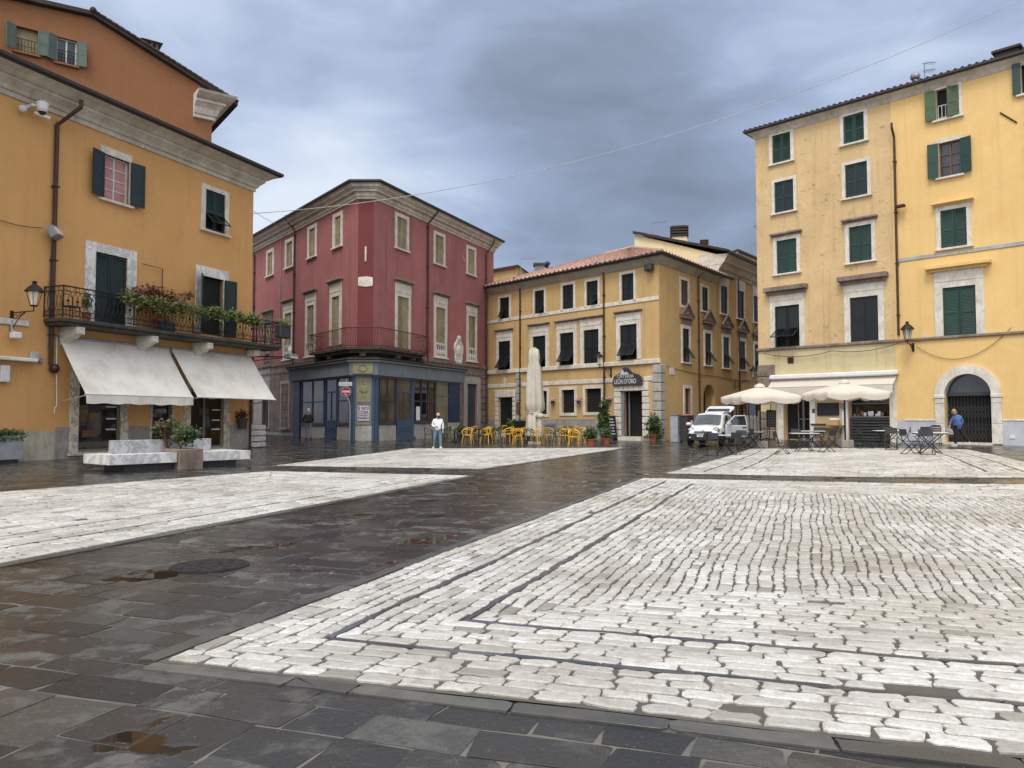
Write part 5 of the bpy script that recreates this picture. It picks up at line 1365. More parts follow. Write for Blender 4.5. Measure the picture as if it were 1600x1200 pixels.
# ------------------------------------------------------------------ roofs behind the mustard building
def back_bits():
    t = thing('rooftop_room', 'small mustard rooftop room with tiled lid behind the left end of the terracotta roof', 'building', at_depth(795, 455, 66))
    b = MB(); p0, p1 = at_depth(766, 460, 66), at_depth(808, 460, 66); p2 = at_depth(832, 460, 70); zt0 = at_depth(766, 424, 66).z; zt1 = at_depth(808, 416, 66).z; zt2 = at_depth(832, 433, 70).z
    b.poly([(p0.x-3, p0.y, 0), (p1.x, p1.y, 0), (p1.x, p1.y, zt1), (p0.x-3, p0.y, zt0-.5)]); b.poly([(p1.x, p1.y, 0), (p2.x, p2.y, 0), (p2.x, p2.y, zt2), (p1.x, p1.y, zt1)]); b.build('wall', M['yellow'], t)
    b = MB(); b.poly([(p0.x-3, p0.y-.3, zt0-.42), (p1.x+.05, p1.y-.3, zt1+.08), (p1.x+1.2, p1.y+5, zt1+.3), (p0.x-1, p0.y+5, zt0+.2)]); b.poly([(p0.x-3, p0.y-.3, zt0-.62), (p1.x+.05, p1.y-.3, zt1-.1), (p1.x+.05, p1.y-.3, zt1+.08), (p0.x-3, p0.y-.3, zt0-.42)]); b.poly([(p1.x+.05, p1.y-.3, zt1-.1), (p2.x+.1, p2.y-.1, zt2-.12), (p2.x+.1, p2.y-.1, zt2+.08), (p1.x+.05, p1.y-.3, zt1+.1)])
    b.build('roof', M['roofdark'], t)
    t = thing('grey_chimney', 'squat grey rendered chimney behind the terracotta roof beside a thin flue', 'chimney', at_depth(843, 440, 60))
    p = at_depth(843, 440, 60); z1 = at_depth(843, 416, 60).z; w = 7.5/F_PX*60
    b = MB(); b.box((p.x-w, p.y-w, 5), (p.x+w, p.y+w, z1)); b.build('stack', M['grey_paint'], t); b = MB(); b.bbox((p.x-w*1.3, p.y-w*1.3, z1+.001), (p.x+w*1.3, p.y+w*1.3, z1+.2), .03); b.build('cap', M['grey_dark'], t)
    t = thing('metal_flue', 'thin dark metal flue pipe beside the squat grey chimney', 'flue', at_depth(855, 440, 60)); p = at_depth(855, 440, 60); z1 = at_depth(855, 414, 60).z
    b = MB(); b.tube([(p.x, p.y, 5), (p.x, p.y, z1)], .14, 8); b.build('pipe', M['grey_dark'], t); b = MB(); b.lathe([(.1, z1), (.26, z1+.05), (.26, z1+.15), (.08, z1+.3)], 8, (p.x, p.y, 0)); b.build('cowl', M['grey_dark'], t)
    t = thing('small_roof_vent', 'small grey vent pipe on the terracotta roof', 'vent', at_depth(889, 424, 54)); p = at_depth(889, 424, 54)
    b = MB(); b.tube([(p.x, p.y, p.z-1), (p.x, p.y, p.z+.15)], .13, 8); b.build('pipe', M['grey_paint'], t); b = MB(); b.lathe([(.1, .15), (.25, .2), (.22, .3), (.08, .36)], 8, tuple(p)); b.build('cowl', M['grey_dark'], t)
    t = thing('brown_stained_house', 'high brown stained house wall beyond the side street roofs', 'building', at_depth(1165, 440, 82))
    a, c, d, e = at_depth(1120, 470, 78), at_depth(1154, 470, 76), at_depth(1187, 470, 84), at_depth(1215, 470, 88)
    za, zc, zd = at_depth(1128, 404, 78).z, at_depth(1154, 393, 76).z, at_depth(1187, 399, 84).z
    b = MB(); b.poly([(a.x, a.y, 0), (c.x, c.y, 0), (c.x, c.y, zc), (a.x, a.y, za)]); b.poly([(c.x, c.y, 0), (e.x, e.y, 0), (e.x, e.y, zd-.6), (c.x, c.y, zc)]); b.build('wall', M['brown_wall'], t)
    b = MB(); b.tube([(a.x, a.y, za+.05), (c.x, c.y, zc+.1), (e.x, e.y, zd-.5)], .18, 6); b.poly([(a.x, a.y, za+.1), (c.x, c.y, zc+.1), (c.x+3, c.y+6, zc+.6), (a.x+3, a.y+6, za+.4)]); b.poly([(c.x, c.y, zc+.1), (e.x, e.y, zd-.5), (e.x+1, e.y+6, zd), (c.x+3, c.y+6, zc+.6)]); b.build('roof', M['roofdark'], t)
    def aerial(px, yb, yt, Y, arms, label):
        p = at_depth(px, yb, Y); zt = at_depth(px, yt, Y).z; t = thing('aerial', label, 'aerial', p)
        b = MB(); b.tube([(p.x, p.y, p.z-.6), (p.x, p.y, zt)], .022, 5); b.build('mast', M['steel'], t)
        for (z, L, s) in arms:
            b = MB(); b.tube([(p.x-.1, p.y, zt-z), (p.x+L, p.y, zt-z+.1)], .016, 4)
            k = 5
            for i in range(k): x = p.x+L*(i+.5)/k; b.tube([(x, p.y-s, zt-z+.02), (x, p.y+s, zt-z+.02)], .01, 4)
            b.build('antenna_arm', M['steel'], t)
    aerial(814, 420, 404, 66, ((0.05, 1.3, .3),), 'thin aerial on the rooftop room behind the mustard building')
    aerial(1020, 372, 347, 57, ((.05, 1.0, .3),), 'thin aerial on the taller block left of the tall chimney')
    aerial(1174.5, 396, 380, 82, ((.1, .4, .1),), 'thin mast on the brown stained house')
    aerial(1445, 122, 98, 37, ((.05, .55, .18), (.42, .5, .2)), 'thin aerial above the roof of the bright yellow house')
    p = at_depth(1190, 354, 44.5); t = thing('wall_aerial', 'small aerial sticking out from the side wall of the peeling beige house', 'aerial', p)
    b = MB(); b.tube([(p.x+.6, p.y+.3, p.z), (p.x-.5, p.y, p.z)], .018, 4)
    b.build('boom', M['steel'], t)
    b = MB(); b.tube([(p.x-.2, p.y, p.z+.25), (p.x-.05, p.y, p.z-.2)], .012, 4); b.tube([(p.x-.4, p.y, p.z+.18), (p.x-.3, p.y, p.z-.16)], .012, 4); b.build('element', M['steel'], t)
back_bits()

# ------------------------------------------------------------------ RIGHT: peeling beige house and bright yellow house
def right_houses():
    A = Vector((14.07, 43.8)); B = Vector((23.06, 34.65)); d = (B-A).normalized(); E = A+d*26
    F = Fac(A, E); u_m = F.u(1402); zc = F.z(1186, 217)
    r1 = thing('peeling_beige_house', 'tall beige house with flaking plaster, five rows of green shutters and a bar below', 'building', F.P(u_m/2, 0, -3))
    r2 = thing('bright_yellow_house', 'tall bright yellow house with smooth plaster and a stone arched doorway at the right edge', 'building', F.P(u_m+6, 0, -3))
    H1, H2 = [], []; K = dict(n=28, jamb=.045)
    for px in ((1213.6, 1242.5, 207, 252), (1327, 1360, 176, 220.5)): window(r1, F, H1, px, .18, .20, 'white', 'closed', 'shutter_green', True, **K)
    for px in ((1216, 1246, 281, 330), (1328.5, 1363.5, 253, 305.6)): window(r1, F, H1, px, .18, .16, 'white', 'closed', 'shutter', True, **K)
    moss = (.14, .2, .24, 'rust_stone')
    for px in ((1218, 1249.5, 373.5, 426), (1332.5, 1368, 351.5, 408)): window(r1, F, H1, px, .2, .22, 'white', 'closed', 'shutter_green', True, hood=moss, **K)
    window(r1, F, H1, (1213.6, 1252, 477, 543), .28, .3, 'white', 'closed', 'shutter_black', False, hood=(.24, .42, .4, 'rust_stone'), entab=.35, flap=1.0, flaps=(1, 1), **K)
    window(r1, F, H1, (1332, 1376, 463, 533), .30, .3, 'white', 'closed', 'shutter_black', False, hood=(.24, .42, .4, 'rust_stone'), entab=.4, solid=True, **K)
    # bright yellow house
    wo, q = window(r2, F, H2, (1476, 1512, 133, 181), .14, .2, 'white', 'open', 'shutter_olive', True, None, n=26, open_ang=(172, 20), bars=None, glass_mat='dark')
    b = MB(); b.T = F.M; iron_bar_panel(b, q[0]+.05, q[0]+(q[1]-q[0])*.55, q[2]+.05, q[2]+.7, .05, 3, .018); b.build('window_guard', M['white_paint'], wo)
    window(r2, F, H2, (1477.6, 1513, 218, 273), .08, .2, 'white', 'open', 'shutter_green', True, None, n=30, open_ang=(168, 172), bars=(2, 3, 'wood'))
    window(r2, F, H2, (1477.6, 1519, 325, 385), .2, .22, 'white', 'closed', 'shutter_green', True, hood=(.14, .16, .3, 'bright'), n=30)
    window(r2, F, H2, (1478, 1530, 447, 523), .36, .3, 'white', 'closed', 'shutter_green', False, hood=(.34, .3, .42, 'bright'), entab=.5, n=34)
    window(r2, F, H2, (1612, 1640, 90, 140), .14, .2, 'white', 'open', 'shutter_green', True, None, n=26, open_ang=(172, 172), bars=None, glass_mat='dark')
    window(r2, F, H2, (1640, 1690, 320, 385), .2, .22, 'white', 'closed', 'shutter_green', True, hood=(.14, .16, .3, 'bright'), n=26)
    # bar front openings
    zs = F.z(1300, 539)
    for (xl, xr, yt, yb, nm) in ((1225, 1266, 598, 687, 'bar_door'), (1326, 1391, 600, 692, 'bar_window')):
        u0, u1, z0, z1 = F.box((xl, xr, yt, yb)); H1.append((u0, u1, z0, z1, .5)); jw = .34
        b = MB(); b.T = F.M; b.box((u0-jw, -.07, z0-.3), (u0, .03, z1+.1)); b.box((u1, -.07, z0-.3), (u1+jw*(1 if nm == 'bar_window' else .75), .03, z1+.1)); b.box((u0, -.3, z0-.35), (u1, .03, z0-.02)); w = b.build(nm, M['white'], r1)
        b = MB(); b.T = F.M; b.poly([(u0, .45, z0), (u1, .45, z0), (u1, .45, z1), (u0, .45, z1)]); b.build('pane', M['dark' if nm == 'bar_door' else 'glass_shop'], w)
        b = MB(); b.T = F.M; wd = u1-u0
        if nm == 'bar_door':
            for x in (.45, .62, .66, .96): b.box((u0+wd*x, .30, z0), (u0+wd*x+.05, .36, z1-.8))
            for z in (.05, 1.1, 2.4): b.box((u0+wd*.45+.05, .31, z0+z), (u0+wd*.62, .35, z0+z+.05)); b.box((u0+wd*.66+.05, .31, z0+z), (u0+wd*.96, .35, z0+z+.05))
            b.build('door_leaf', M['steel'], w)
        else:
            z = z0+.1
            while z < z0+1.25: b.bbox((u0+.02, .05, z), (u1-.02, .10, z+.10), .01); z += .15
            b.build('slatted_front', M['grey_dark'], w)
            b = MB(); b.T = F.M; b.box((u0+.05, .10, z0+1.3), (u1-.05, .42, z0+1.36)); b.box((u0+.05, .15, z0+2.0), (u1-.05, .40, z0+2.03)); b.build('counter', M['steel'], w)
            rg = random.Random(4)
            for i in range(9):
                x = u0+.2+(wd-.5)*i/9+rg.random()*.1; h = .1+.18*rg.random(); q_ = MB(); q_.T = F.M; q_.lathe([(.05, 0), (.09, h*.4), (.07, h)], 7, (x, .25, z0+1.36)); q_.build('dish', M[rg.choice(['wood', 'scarf', 'paper', 'olive', 'steel'])], w)
    # arch of the right house
    xl, xr = 1477, 1550; u0, u1 = F.u(xl), F.u(xr); z0 = F.z(1513, 691.5); zt = F.z(1513, 584); r = (u1-u0)/2; zsp = zt-r; c = (u0+u1)/2; n = 20
    H2.append((u0, u1, z0, zt, .55)); m = MB(); m.T = F.M; fw = .42
    arcp = lambda rad: [(c+rad*math.cos(math.pi-math.pi*k/n), zsp+rad*math.sin(math.pi-math.pi*k/n)) for k in range(n+1)]
    ia, oa = arcp(r), arcp(r+fw)
    for k in range(n):
        q = [ia[k], ia[k+1], oa[k+1], oa[k]]; pa = [m.pt((x, -.09, z)) for x, z in q]; pb = [m.pt((x, .02, z)) for x, z in q]; m.face(pa)
        m.face((pa[2], pa[3], pb[3], pb[2])); m.face((pa[0], pa[1], pb[1], pb[0]))
        m.poly([(ia[k][0], .02, ia[k][1]), (ia[k][0], .5, ia[k][1]), (ia[k+1][0], .5, ia[k+1][1]), (ia[k+1][0], .02, ia[k+1][1])])
    zz = z0-.05
    while zz < zsp-.05:
        z2 = min(zsp-.16, zz+.95); 
        if z2-zz < .2: break
        m.bbox((u0-fw, -.09, zz), (u0, .03, z2-.012), .012); m.bbox((u1, -.09, zz), (u1+fw, .03, z2-.012), .012); zz = z2
    m.bbox((u0-fw-.04, -.12, zsp-.16), (u0+.02, .03, zsp), .02); m.bbox((u1-.02, -.12, zsp-.16), (u1+fw+.04, .03, zsp), .02); m.box((u0-.05, -.35, z0-.6), (u1+.05, .5, z0-.001))
    corner = [(u0, zt), (u1, zt)]
    w = m.build('arched_doorway', M['white'], r2)
    m = MB(); m.T = F.M
    for s, half in ((0, ia[:n//2+1]), (1, ia[n//2:])):
        for a, b_ in zip(half, half[1:]): m.poly([(a[0], .0215, a[1]), (b_[0], .0215, b_[1]), (corner[s][0], .0215, corner[s][1])])
    m.build('spandrel', M['bright'], w)
    m = MB(); m.T = F.M; m.poly([(u0, .52, z0), (u1, .52, z0), (u1, .52, zt), (u0, .52, zt)]); m.build('door_recess', M['dark'], w)
    m = MB(); m.T = F.M; m.box((u0, .28, zsp-.05), (u1, .40, zsp+.12)); m.build('transom', M['grey_dark'], w)
    m = MB(); m.T = F.M; m.poly([(u0, .36, zsp+.12), (u1, .36, zsp+.12), (u1, .36, zt), (u0, .36, zt)]); m.build('fanlight', M['glass'], w)
    m = MB(); m.T = F.M; k = 13; zg0, zg1 = z0+.02, zsp-.06
    for i in range(k+1): x = u0+.04+(u1-u0-.08)*i/k; m.tube([(x, .3, zg0), (x, .3, zg1)], .012, 4)
    for (za, zb) in ((zg1-1.05, zg1-.45), (zg0+.1, zg0+.9)):
        for j in range(2):
            for i in range(k):
                x = u0+.04+(u1-u0-.08)*i/k; w_ = (u1-u0-.08)/k; a = za+(zb-za)*j/2; b_ = za+(zb-za)*(j+1)/2
                m.tube([(x, .29, a), (x+w_, .29, b_)], .009, 3); m.tube([(x+w_, .285, a), (x, .285, b_)], .009, 3)
    m.build('folding_gate', M['grey_dark'], w)
    zpl = F.z(1440, 657); zlow = F.z(1300, 541)
    w1 = MB(); facade_wall(w1, F, 0, u_m, -1, zc, H1, bands=((zlow, 1),)); inn = Vector((-F.n.x, -F.n.y)); sd = Vector((.70, .72))
    w1.poly([(A.x, A.y, -1), (A.x+sd.x*14, A.y+sd.y*14, -1), (A.x+sd.x*14, A.y+sd.y*14, zc), (A.x, A.y, zc)])
    w1.build('wall', [M['peel'], M['lime']], r1)
    w2 = MB(); facade_wall(w2, F, u_m, F.L, -1, zc, H2, bands=((zpl, 1),)); Eb = Vector((E.x, E.y))
    w2.poly([(E.x, E.y, -1), (E.x+inn.x*12, E.y+inn.y*12, -1), (E.x+inn.x*12, E.y+inn.y*12, zc), (E.x, E.y, zc)])
    w2.build('wall', [M['bright'], M['plinth_blue']], r2)
    # trim
    s = MB(); s.T = F.M; s.bbox((-.1, -.12, zlow-.02), (u_m, .02, zlow+.14), .03); s.build('string_course', M['rust_stone'], r1)
    s = MB(); s.T = F.M; s.bbox((u_m+.01, -.12, zlow-.02), (F.L, .02, zlow+.12), .03); s.build('string_course', M['rust_stone'], r2)
    z4 = F.z(1505, 393); s = MB(); s.T = F.M; s.bbox((u_m+.1, -.04, z4-.10), (F.L, .02, z4+.10), .02); s.build('string_course', M['grey_stone'], r2)
    s = MB(); s.T = F.M
    for (a, b_) in ((u_m+.35, u0-fw-.01), (u1+fw+.01, F.L)): s.bbox((a, -.03, zpl-.02), (b_, .02, zpl+.06), .01)
    s.build('plinth_cap', M['white'], r2)
    s = MB(); s.T = F.M
    for (za, zb) in ((.3, .8), (.85, 1.35), (1.4, 1.85), (F.z(1203, 604), F.z(1203, 590)), (F.z(1203, 588), F.z(1203, 570))): s = MB(); s.T = F.M; s.bbox((-.05, -.09, za), (F.u(1212), .03, zb), .03); s.build('quoin', M['rust_stone'], r1)
    # eaves: long plain cove, gutter, tile ends, pipe
    prof = [(0, zc-.02), (.04, zc), (.06, zc+.05), (.14, zc+.18), (.32, zc+.32), (.36, zc+.33), (.36, zc+.38), (0, zc+.40)]
    P2 = lambda p: Vector((p.x, p.y)); Mid = P2(F.P(u_m, 0)); A2, E2 = Vector(A), Vector(E)
    for par, a, b_ in ((r1, A2, Mid), (r2, Mid, E2)):
        cm = MB(); sweep(cm, [A2+sd*4, a, b_] if par is r1 else [a, b_], prof); cm.build('cornice', M['cornice'], par)
        g = MB(); sweep(g, [A2+sd*4, a, b_] if par is r1 else [a, b_], [(.33, zc+.37), (.46, zc+.355), (.52, zc+.40), (.52, zc+.50), (.33, zc+.50)]); g.build('gutter', M['gutter'], par)
        rf = MB(); nn = P2(F.n)*.46; o = a-(d*.46 if par is r1 else d*0); z = zc+.47
        tile_roof(rf, (o.x+nn.x, o.y+nn.y, z), (b_.x+nn.x, b_.y+nn.y, z), (b_.x+inn.x*7, b_.y+inn.y*7, z+1.9), (o.x+inn.x*7, o.y+inn.y*7, z+1.9), wave=.30, step=1.0, amp=.055)
        rf.build('roof', M['roofdark'], par)
    dp = downpipe(r1, F, 1398, 215, 0, .06, elbow=(-.02, .34, .42), foot=zlow+.3)
    # grey-brown block of tiles and the round cowl on the roof
    p = F.hit(1575, 84, -2.0); b = MB(); b.T = Matrix.Translation(p) @ Matrix.Rotation(math.atan2(d.y, d.x), 4, 'Z'); b.box((-.5, -.3, -1.2), (.5, .3, .05)); b.build('chimney', M['roofdark'], r2); b = MB(); b.T = Matrix.Translation(p) @ Matrix.Rotation(math.atan2(d.y, d.x), 4, 'Z'); b.bbox((-.62, -.42, .051), (.62, .42, .2), .03); b.build('chimney_cap', M['roofdark'], r2)
    p = F.hit(1430, 127, -1.2); t = thing('roof_cowl', 'round shiny steel ventilation cowl on the roof edge near the downpipe', 'roof vent', p)
    b = MB(); b.tube([(p.x, p.y, p.z-.8), (p.x, p.y, p.z+.1)], .14, 8); b.build('stem', M['steel'], t); b = MB(); b.ball((p.x, p.y, p.z+.24), .24, 12, 8); b.build('cowl', M['steel'], t)
    # ventilation grille, small lamp
    b = MB(); b.T = F.M; u, z = F.uz(1235.5, 563); b.box((u-.17, -.03, z-.17), (u+.17, .01, z+.17)); 
    for i in range(4): b.box((u-.15, -.045, z-.13+.075*i), (u+.15, -.031, z-.09+.075*i))
    b.build('vent_grille', M['iron_rust'], r1)
    b = MB(); b.T = F.M; u, z = F.uz(1505, 545)
    u, z = F.uz(1575, 185); b.tube([(u-.3, -.04, z+.35), (u+.35, -.04, z-.3)], .03, 5); b.build('iron_tie', M['iron'], r2)
    return F, u_m, zlow
RH, RH_UM, RH_Z = right_houses()
# ------------------------------------------------------------------ helpers for things standing in the square
def at_z(px, py, z):
    r = ray(px, py); t = (z-CAM_H)/r.z; return Vector((r.x*t, r.y*t, z))
def on_floor(px, py): return ground(px, py)
def ordinal(i): return ('first', 'second', 'third', 'fourth', 'fifth', 'sixth', 'seventh', 'eighth', 'ninth', 'tenth', 'eleventh', 'twelfth', 'thirteenth', 'fourteenth')[i]

# ------------------------------------------------------------------ awnings
def awning(label, fac, pts_top, pts_bot, valance, mat, group=None, arms=True, out0=.06):
    (ax, ay), (bx, by) = pts_top; (cx, cy), (dx_, dy_) = pts_bot
    u0, za = fac.uz(ax, ay, out0); u1, zb = fac.uz(bx, by, out0); zt = (za+zb)/2
    o0, z0 = fac.out_at(cx, cy, u0); o1, z1 = fac.out_at(dx_, dy_, u1); o = (o0+o1)/2; z = (z0+z1)/2
    t = thing('awning', label, 'awning', fac.P((u0+u1)/2, zt), 0, group)
    nu, nv = 28, 10
    b = MB(); b.T = fac.M
    def P(i, j, off=0):
        s = i/nu; k = j/nv; sag = .05*math.sin(math.pi*k)+.012*math.sin(s*23+k*2)*k+.008*math.sin(s*61)*k
        return (u0+(u1-u0)*s, -(out0+(o-out0)*k), zt+(z-zt)*k-sag+off)
    g = [[b.pt(P(i, j)) for i in range(nu+1)] for j in range(nv+1)]
    for j in range(nv):
        for i in range(nu): b.face((g[j][i], g[j][i+1], g[j+1][i+1], g[j+1][i]))
    cl = b.build('canopy', M[mat], t, smooth=True)
    b = MB(); b.T = fac.M
    b.tube([(u0-.03, -out0, zt+.02), (u1+.03, -out0, zt+.02)], .06, 8); b.build('roller', M['zinc'], t)
    b = MB(); b.T = fac.M; b.tube([(u0-.02, -o, z-.01), (u1+.02, -o, z-.01)], .035, 6); b.build('front_bar', M['white_paint'], t)
    if valance:
        b = MB(); b.T = fac.M; n = 44; rows = []
        for k in (0, .5, 1):
            rows.append([b.pt((u0+(u1-u0)*i/n, -o-.02-.015*math.sin(i*1.1)*k-.02*k, z-.03-valance*k*(1+.06*math.sin(i*.7)))) for i in range(n+1)])
        for A, B in zip(rows, rows[1:]):
            for i in range(n): b.face((A[i], A[i+1], B[i+1], B[i]))
        b.build('valance', M[mat], t, smooth=True)
    if arms:
        for u in (u0+.15, u1-.15):
            b = MB(); b.T = fac.M; b.tube([(u, -.05, z-.25), (u, -o+.05, z-.03)], .022, 5); b.build('arm', M['zinc'], t)
    return t, (u0, u1, zt, o, z)
aw1, AWq = awning('left white shop awning with a hanging front flap', LF, ((92, 528), (262, 544)), ((134.6, 616), (301, 620)), .30, 'awning', 'white shop awnings under the flowered balcony')
awning('right white shop awning without a front flap, nearest the street corner', LF, ((268, 546), (392, 557)), ((308, 619), (431, 625)), 0, 'awning', 'white shop awnings under the flowered balcony')
b = MB(); b.T = LF.M; u = AWq[0]-.12; b.tube([(u, -.12, AWq[2]), (u, -.14, 3.2), (u+.05, -.14, 1.9), (u-.02, -.12, 1.75), (u-.02, -.12, 1.6)], .016, 5); b.build('crank_rod', M['white_paint'], aw1)
aw3, q3 = awning('long cream awning with shallow valance over the bar front', RH, ((1206, 597), (1401, 583)), ((1203, 606), (1391, 599)), .42, 'cream_cloth')
b = MB(); b.T = RH.M; b.bbox((q3[0]-.05, -.32, q3[2]+.02), (q3[1]+.1, -.0, q3[2]+.26), .05); b.build('cassette', M['white_paint'], aw3)

# ------------------------------------------------------------------ plants
def pot_plant(name, label, cat, p, pot_r, pot_h, pot_mat, blobs, leaf='leaf', stems=True, group=None, square=False):
    t = thing(name, label, cat, p, 0, group)
    b = MB(); b.T = Matrix.Translation(p)
    if square: b.bbox((-pot_r, -pot_r, 0), (pot_r, pot_r, pot_h), .02)
    else: b.lathe([(pot_r*.72, 0), (pot_r*.95, pot_h*.85), (pot_r*1.06, pot_h*.86), (pot_r*1.06, pot_h), (pot_r*.9, pot_h)], 14)
    b.build('pot', M[pot_mat], t)
    b = MB(); b.T = Matrix.Translation(p)
    for c, r, n, s in blobs: b.leaves(c, r, n, s)
    b.build('foliage', M[leaf], t)
    if stems:
        b = MB(); b.T = Matrix.Translation(p); rg = random.Random(len(label))
        for c, r, n, s in blobs:
            for k in range(4): b.tube([(rg.uniform(-.05, .05), rg.uniform(-.05, .05), pot_h*.8), (c[0]*.5, c[1]*.5, (pot_h+c[2])/2), (c[0]+rg.uniform(-.6, .6)*r[0], c[1]+rg.uniform(-.6, .6)*r[1], c[2]+r[2]*.3)], [.014, .01, .005], 5)
        b.build('stem', M['wood'], t)
    return t
# balcony greenery (boxes hooked on the railing)
def balcony_plants():
    M4 = LF.M
    def W(u, out, z): return LF.P(u, z, out)
    zr = L_Z0+L_H
    def box_of(u0, u1, out, label, leaf, n, hang, ht, size=.11, mat='wood', zb=None):
        z = zr-.24 if zb is None else zb
        t = thing('flower_box', label, 'flower box', W((u0+u1)/2, out, z), 0, 'flower boxes along the balcony railing')
        b = MB(); b.T = M4; b.bbox((u0+.1, -out-.16, z-.02), (u1-.1, -out-.03, z+.10), .02); b.build('trough', M[mat], t)
        b = MB(); b.T = M4; L = u1-u0; k = max(1, int(L/.35))
        for i in range(k):
            u = u0+L*(i+.5)/k; b.leaves((u, -out-.10, z+.22+.05*math.sin(i*2.3)), (.27, .2, ht*(.8+.4*R.random())), n, size)
            if hang: b.leaves((u+.1, -out-.2, z+.06-hang*.3), (.24, .10, .1+hang*(.5+.6*R.random())), int(n*.8), size*.9)
        b.build('foliage', M[leaf], t)
    a = LF.u(182, L_OUT); 
    uu = lambda px: LF.u(px, L_OUT+.1)
    box_of(uu(183), uu(228), L_OUT, 'leftmost green flower box on the balcony railing, in front of the closed shutter', 'leaf_lime', 110, .12, .26, .13)
    box_of(uu(229), uu(283), L_OUT, 'long straggling green flower box below the red-brown bush on the balcony', 'leaf_lime', 110, .3, .2, .11)
    box_of(uu(284), uu(318), L_OUT, 'thin trailing flower box in front of the open balcony door', 'leaf_lime', 90, .3, .18, .10)
    box_of(uu(326), uu(402), L_OUT, 'lush light green flower box at the street end of the balcony', 'leaf_lime', 120, .14, .24, .13)
    t = thing('dark_planter', 'dark planter with mixed leaves hung outside the very end of the balcony', 'flower box', W(L_UB, L_OUT+.2, zr-.5), 0, None)
    b = MB(); b.T = M4; b.bbox((L_UB-.5, -L_OUT-.42, zr-.75), (L_UB+.25, -L_OUT-.06, zr-.12), .04); b.build('trough', M['grey_dark'], t)
    b = MB(); b.T = M4; b.leaves((L_UB-.1, -L_OUT-.25, zr+.02), (.45, .28, .2), 130, .12); b.build('foliage', M['leaf_lime'], t)
    b = MB(); b.T = M4; b.leaves((L_UB-.05, -L_OUT-.3, zr-.12), (.45, .28, .15), 70, .11); b.build('red_foliage', M['leaf_red'], t)
    # the red-brown bush on the balcony floor
    u0 = LF.u(247, .45); t = thing('red_bush', 'red-brown leafy bush in a tub on the balcony between the two doors', 'bush', W(u0, .5, L_ZT))
    b = MB(); b.T = M4; b.lathe([(.22, L_ZT), (.3, L_ZT+.42), (.33, L_ZT+.42), (.33, L_ZT+.48), (.28, L_ZT+.48)], 12, (u0, -.5, 0)); b.build('pot', M['terracotta'], t)
    b = MB(); b.T = M4
    for du, z, r, n in ((-1.3, 1.25, .4, 200), (-.6, 1.2, .5, 220), (.7, 1.15, .5, 240), (-.9, 1.35, .42, 170), (-.35, 1.5, .5, 260), (.35, 1.42, .5, 260), (.95, 1.2, .45, 200), (0, 1.05, .6, 220), (1.35, 1.65, .28, 90), (-.95, 1.0, .35, 90)): b.leaves((u0+du, -.45, L_ZT+z), (r, .32, r*.75), n, .13)
    b.build('foliage', M['leaf_red'], t)
    b = MB(); b.T = M4
    for du in (-.7, -.3, .1, .5, .9): b.tube([(u0+du*.1, -.5, L_ZT+.4), (u0+du*.6, -.47, L_ZT+.9), (u0+du, -.45, L_ZT+1.4)], .014, 5)
    b.build('stem', M['wood'], t)
    u = LF.u(249, .1); b = MB(); b.T = M4; z0, z1 = L_ZT+.5, LF.z(250, 419, .1); b.tube([(u, -.1, z0), (u, -.1, z1), (u-.95, -.1, z1+.02)], .018, 5); o = b.build('iron_post', M['iron_rust'], None, loc=LF.P(u, z0, .1)); tag(o, 'thin rusty iron bracket standing up behind the red-brown balcony bush', 'bracket')
    # things on the balcony floor
    u = LF.u(110, .6); t = thing('balcony_chair', 'dark iron chair at the left end of the balcony behind the railing', 'chair', W(u, .5, L_ZT))
    b = MB(); b.T = M4; 
    for du in (-.2, .2):
        for dv in (-.2, .2): b = MB(); b.T = M4; b.tube([(u+du, -.5+dv, L_ZT), (u+du*.9, -.5+dv*.9, L_ZT+.45)], .015, 5); b.build('leg', M['iron'], t)
    b = MB(); b.T = M4; b.bbox((u-.22, -.72, L_ZT+.451), (u+.22, -.28, L_ZT+.49), .01); b.build('seat', M['grey_dark'], t)
    b = MB(); b.T = M4; b.tube([(u-.2, -.3, L_ZT+.49), (u-.2, -.27, L_ZT+.85), (u, -.27, L_ZT+.95), (u+.2, -.27, L_ZT+.85), (u+.2, -.3, L_ZT+.49)], .015, 5); b.build('backrest', M['iron'], t)
    pot_plant('balcony_plant', 'small green plant in a pot at the left corner of the balcony', 'plant', W(LF.u(131, .7), .7, L_ZT), .16, .3, 'terracotta', [((0, 0, .75), (.16, .16, .35), 110, .12)], 'leaf_lime')
    u = LF.u(257, .7); b = MB(); b.T = M4; b.bbox((u-.35, -.85, L_ZT+.02), (u+.35, -.55, L_ZT+.42), .04); o = b.build('green_tub', M['green_plastic'], None, loc=W(u, .7, L_ZT)); tag(o, 'dark green plastic tub standing on the balcony behind the railing', 'tub')
balcony_plants()

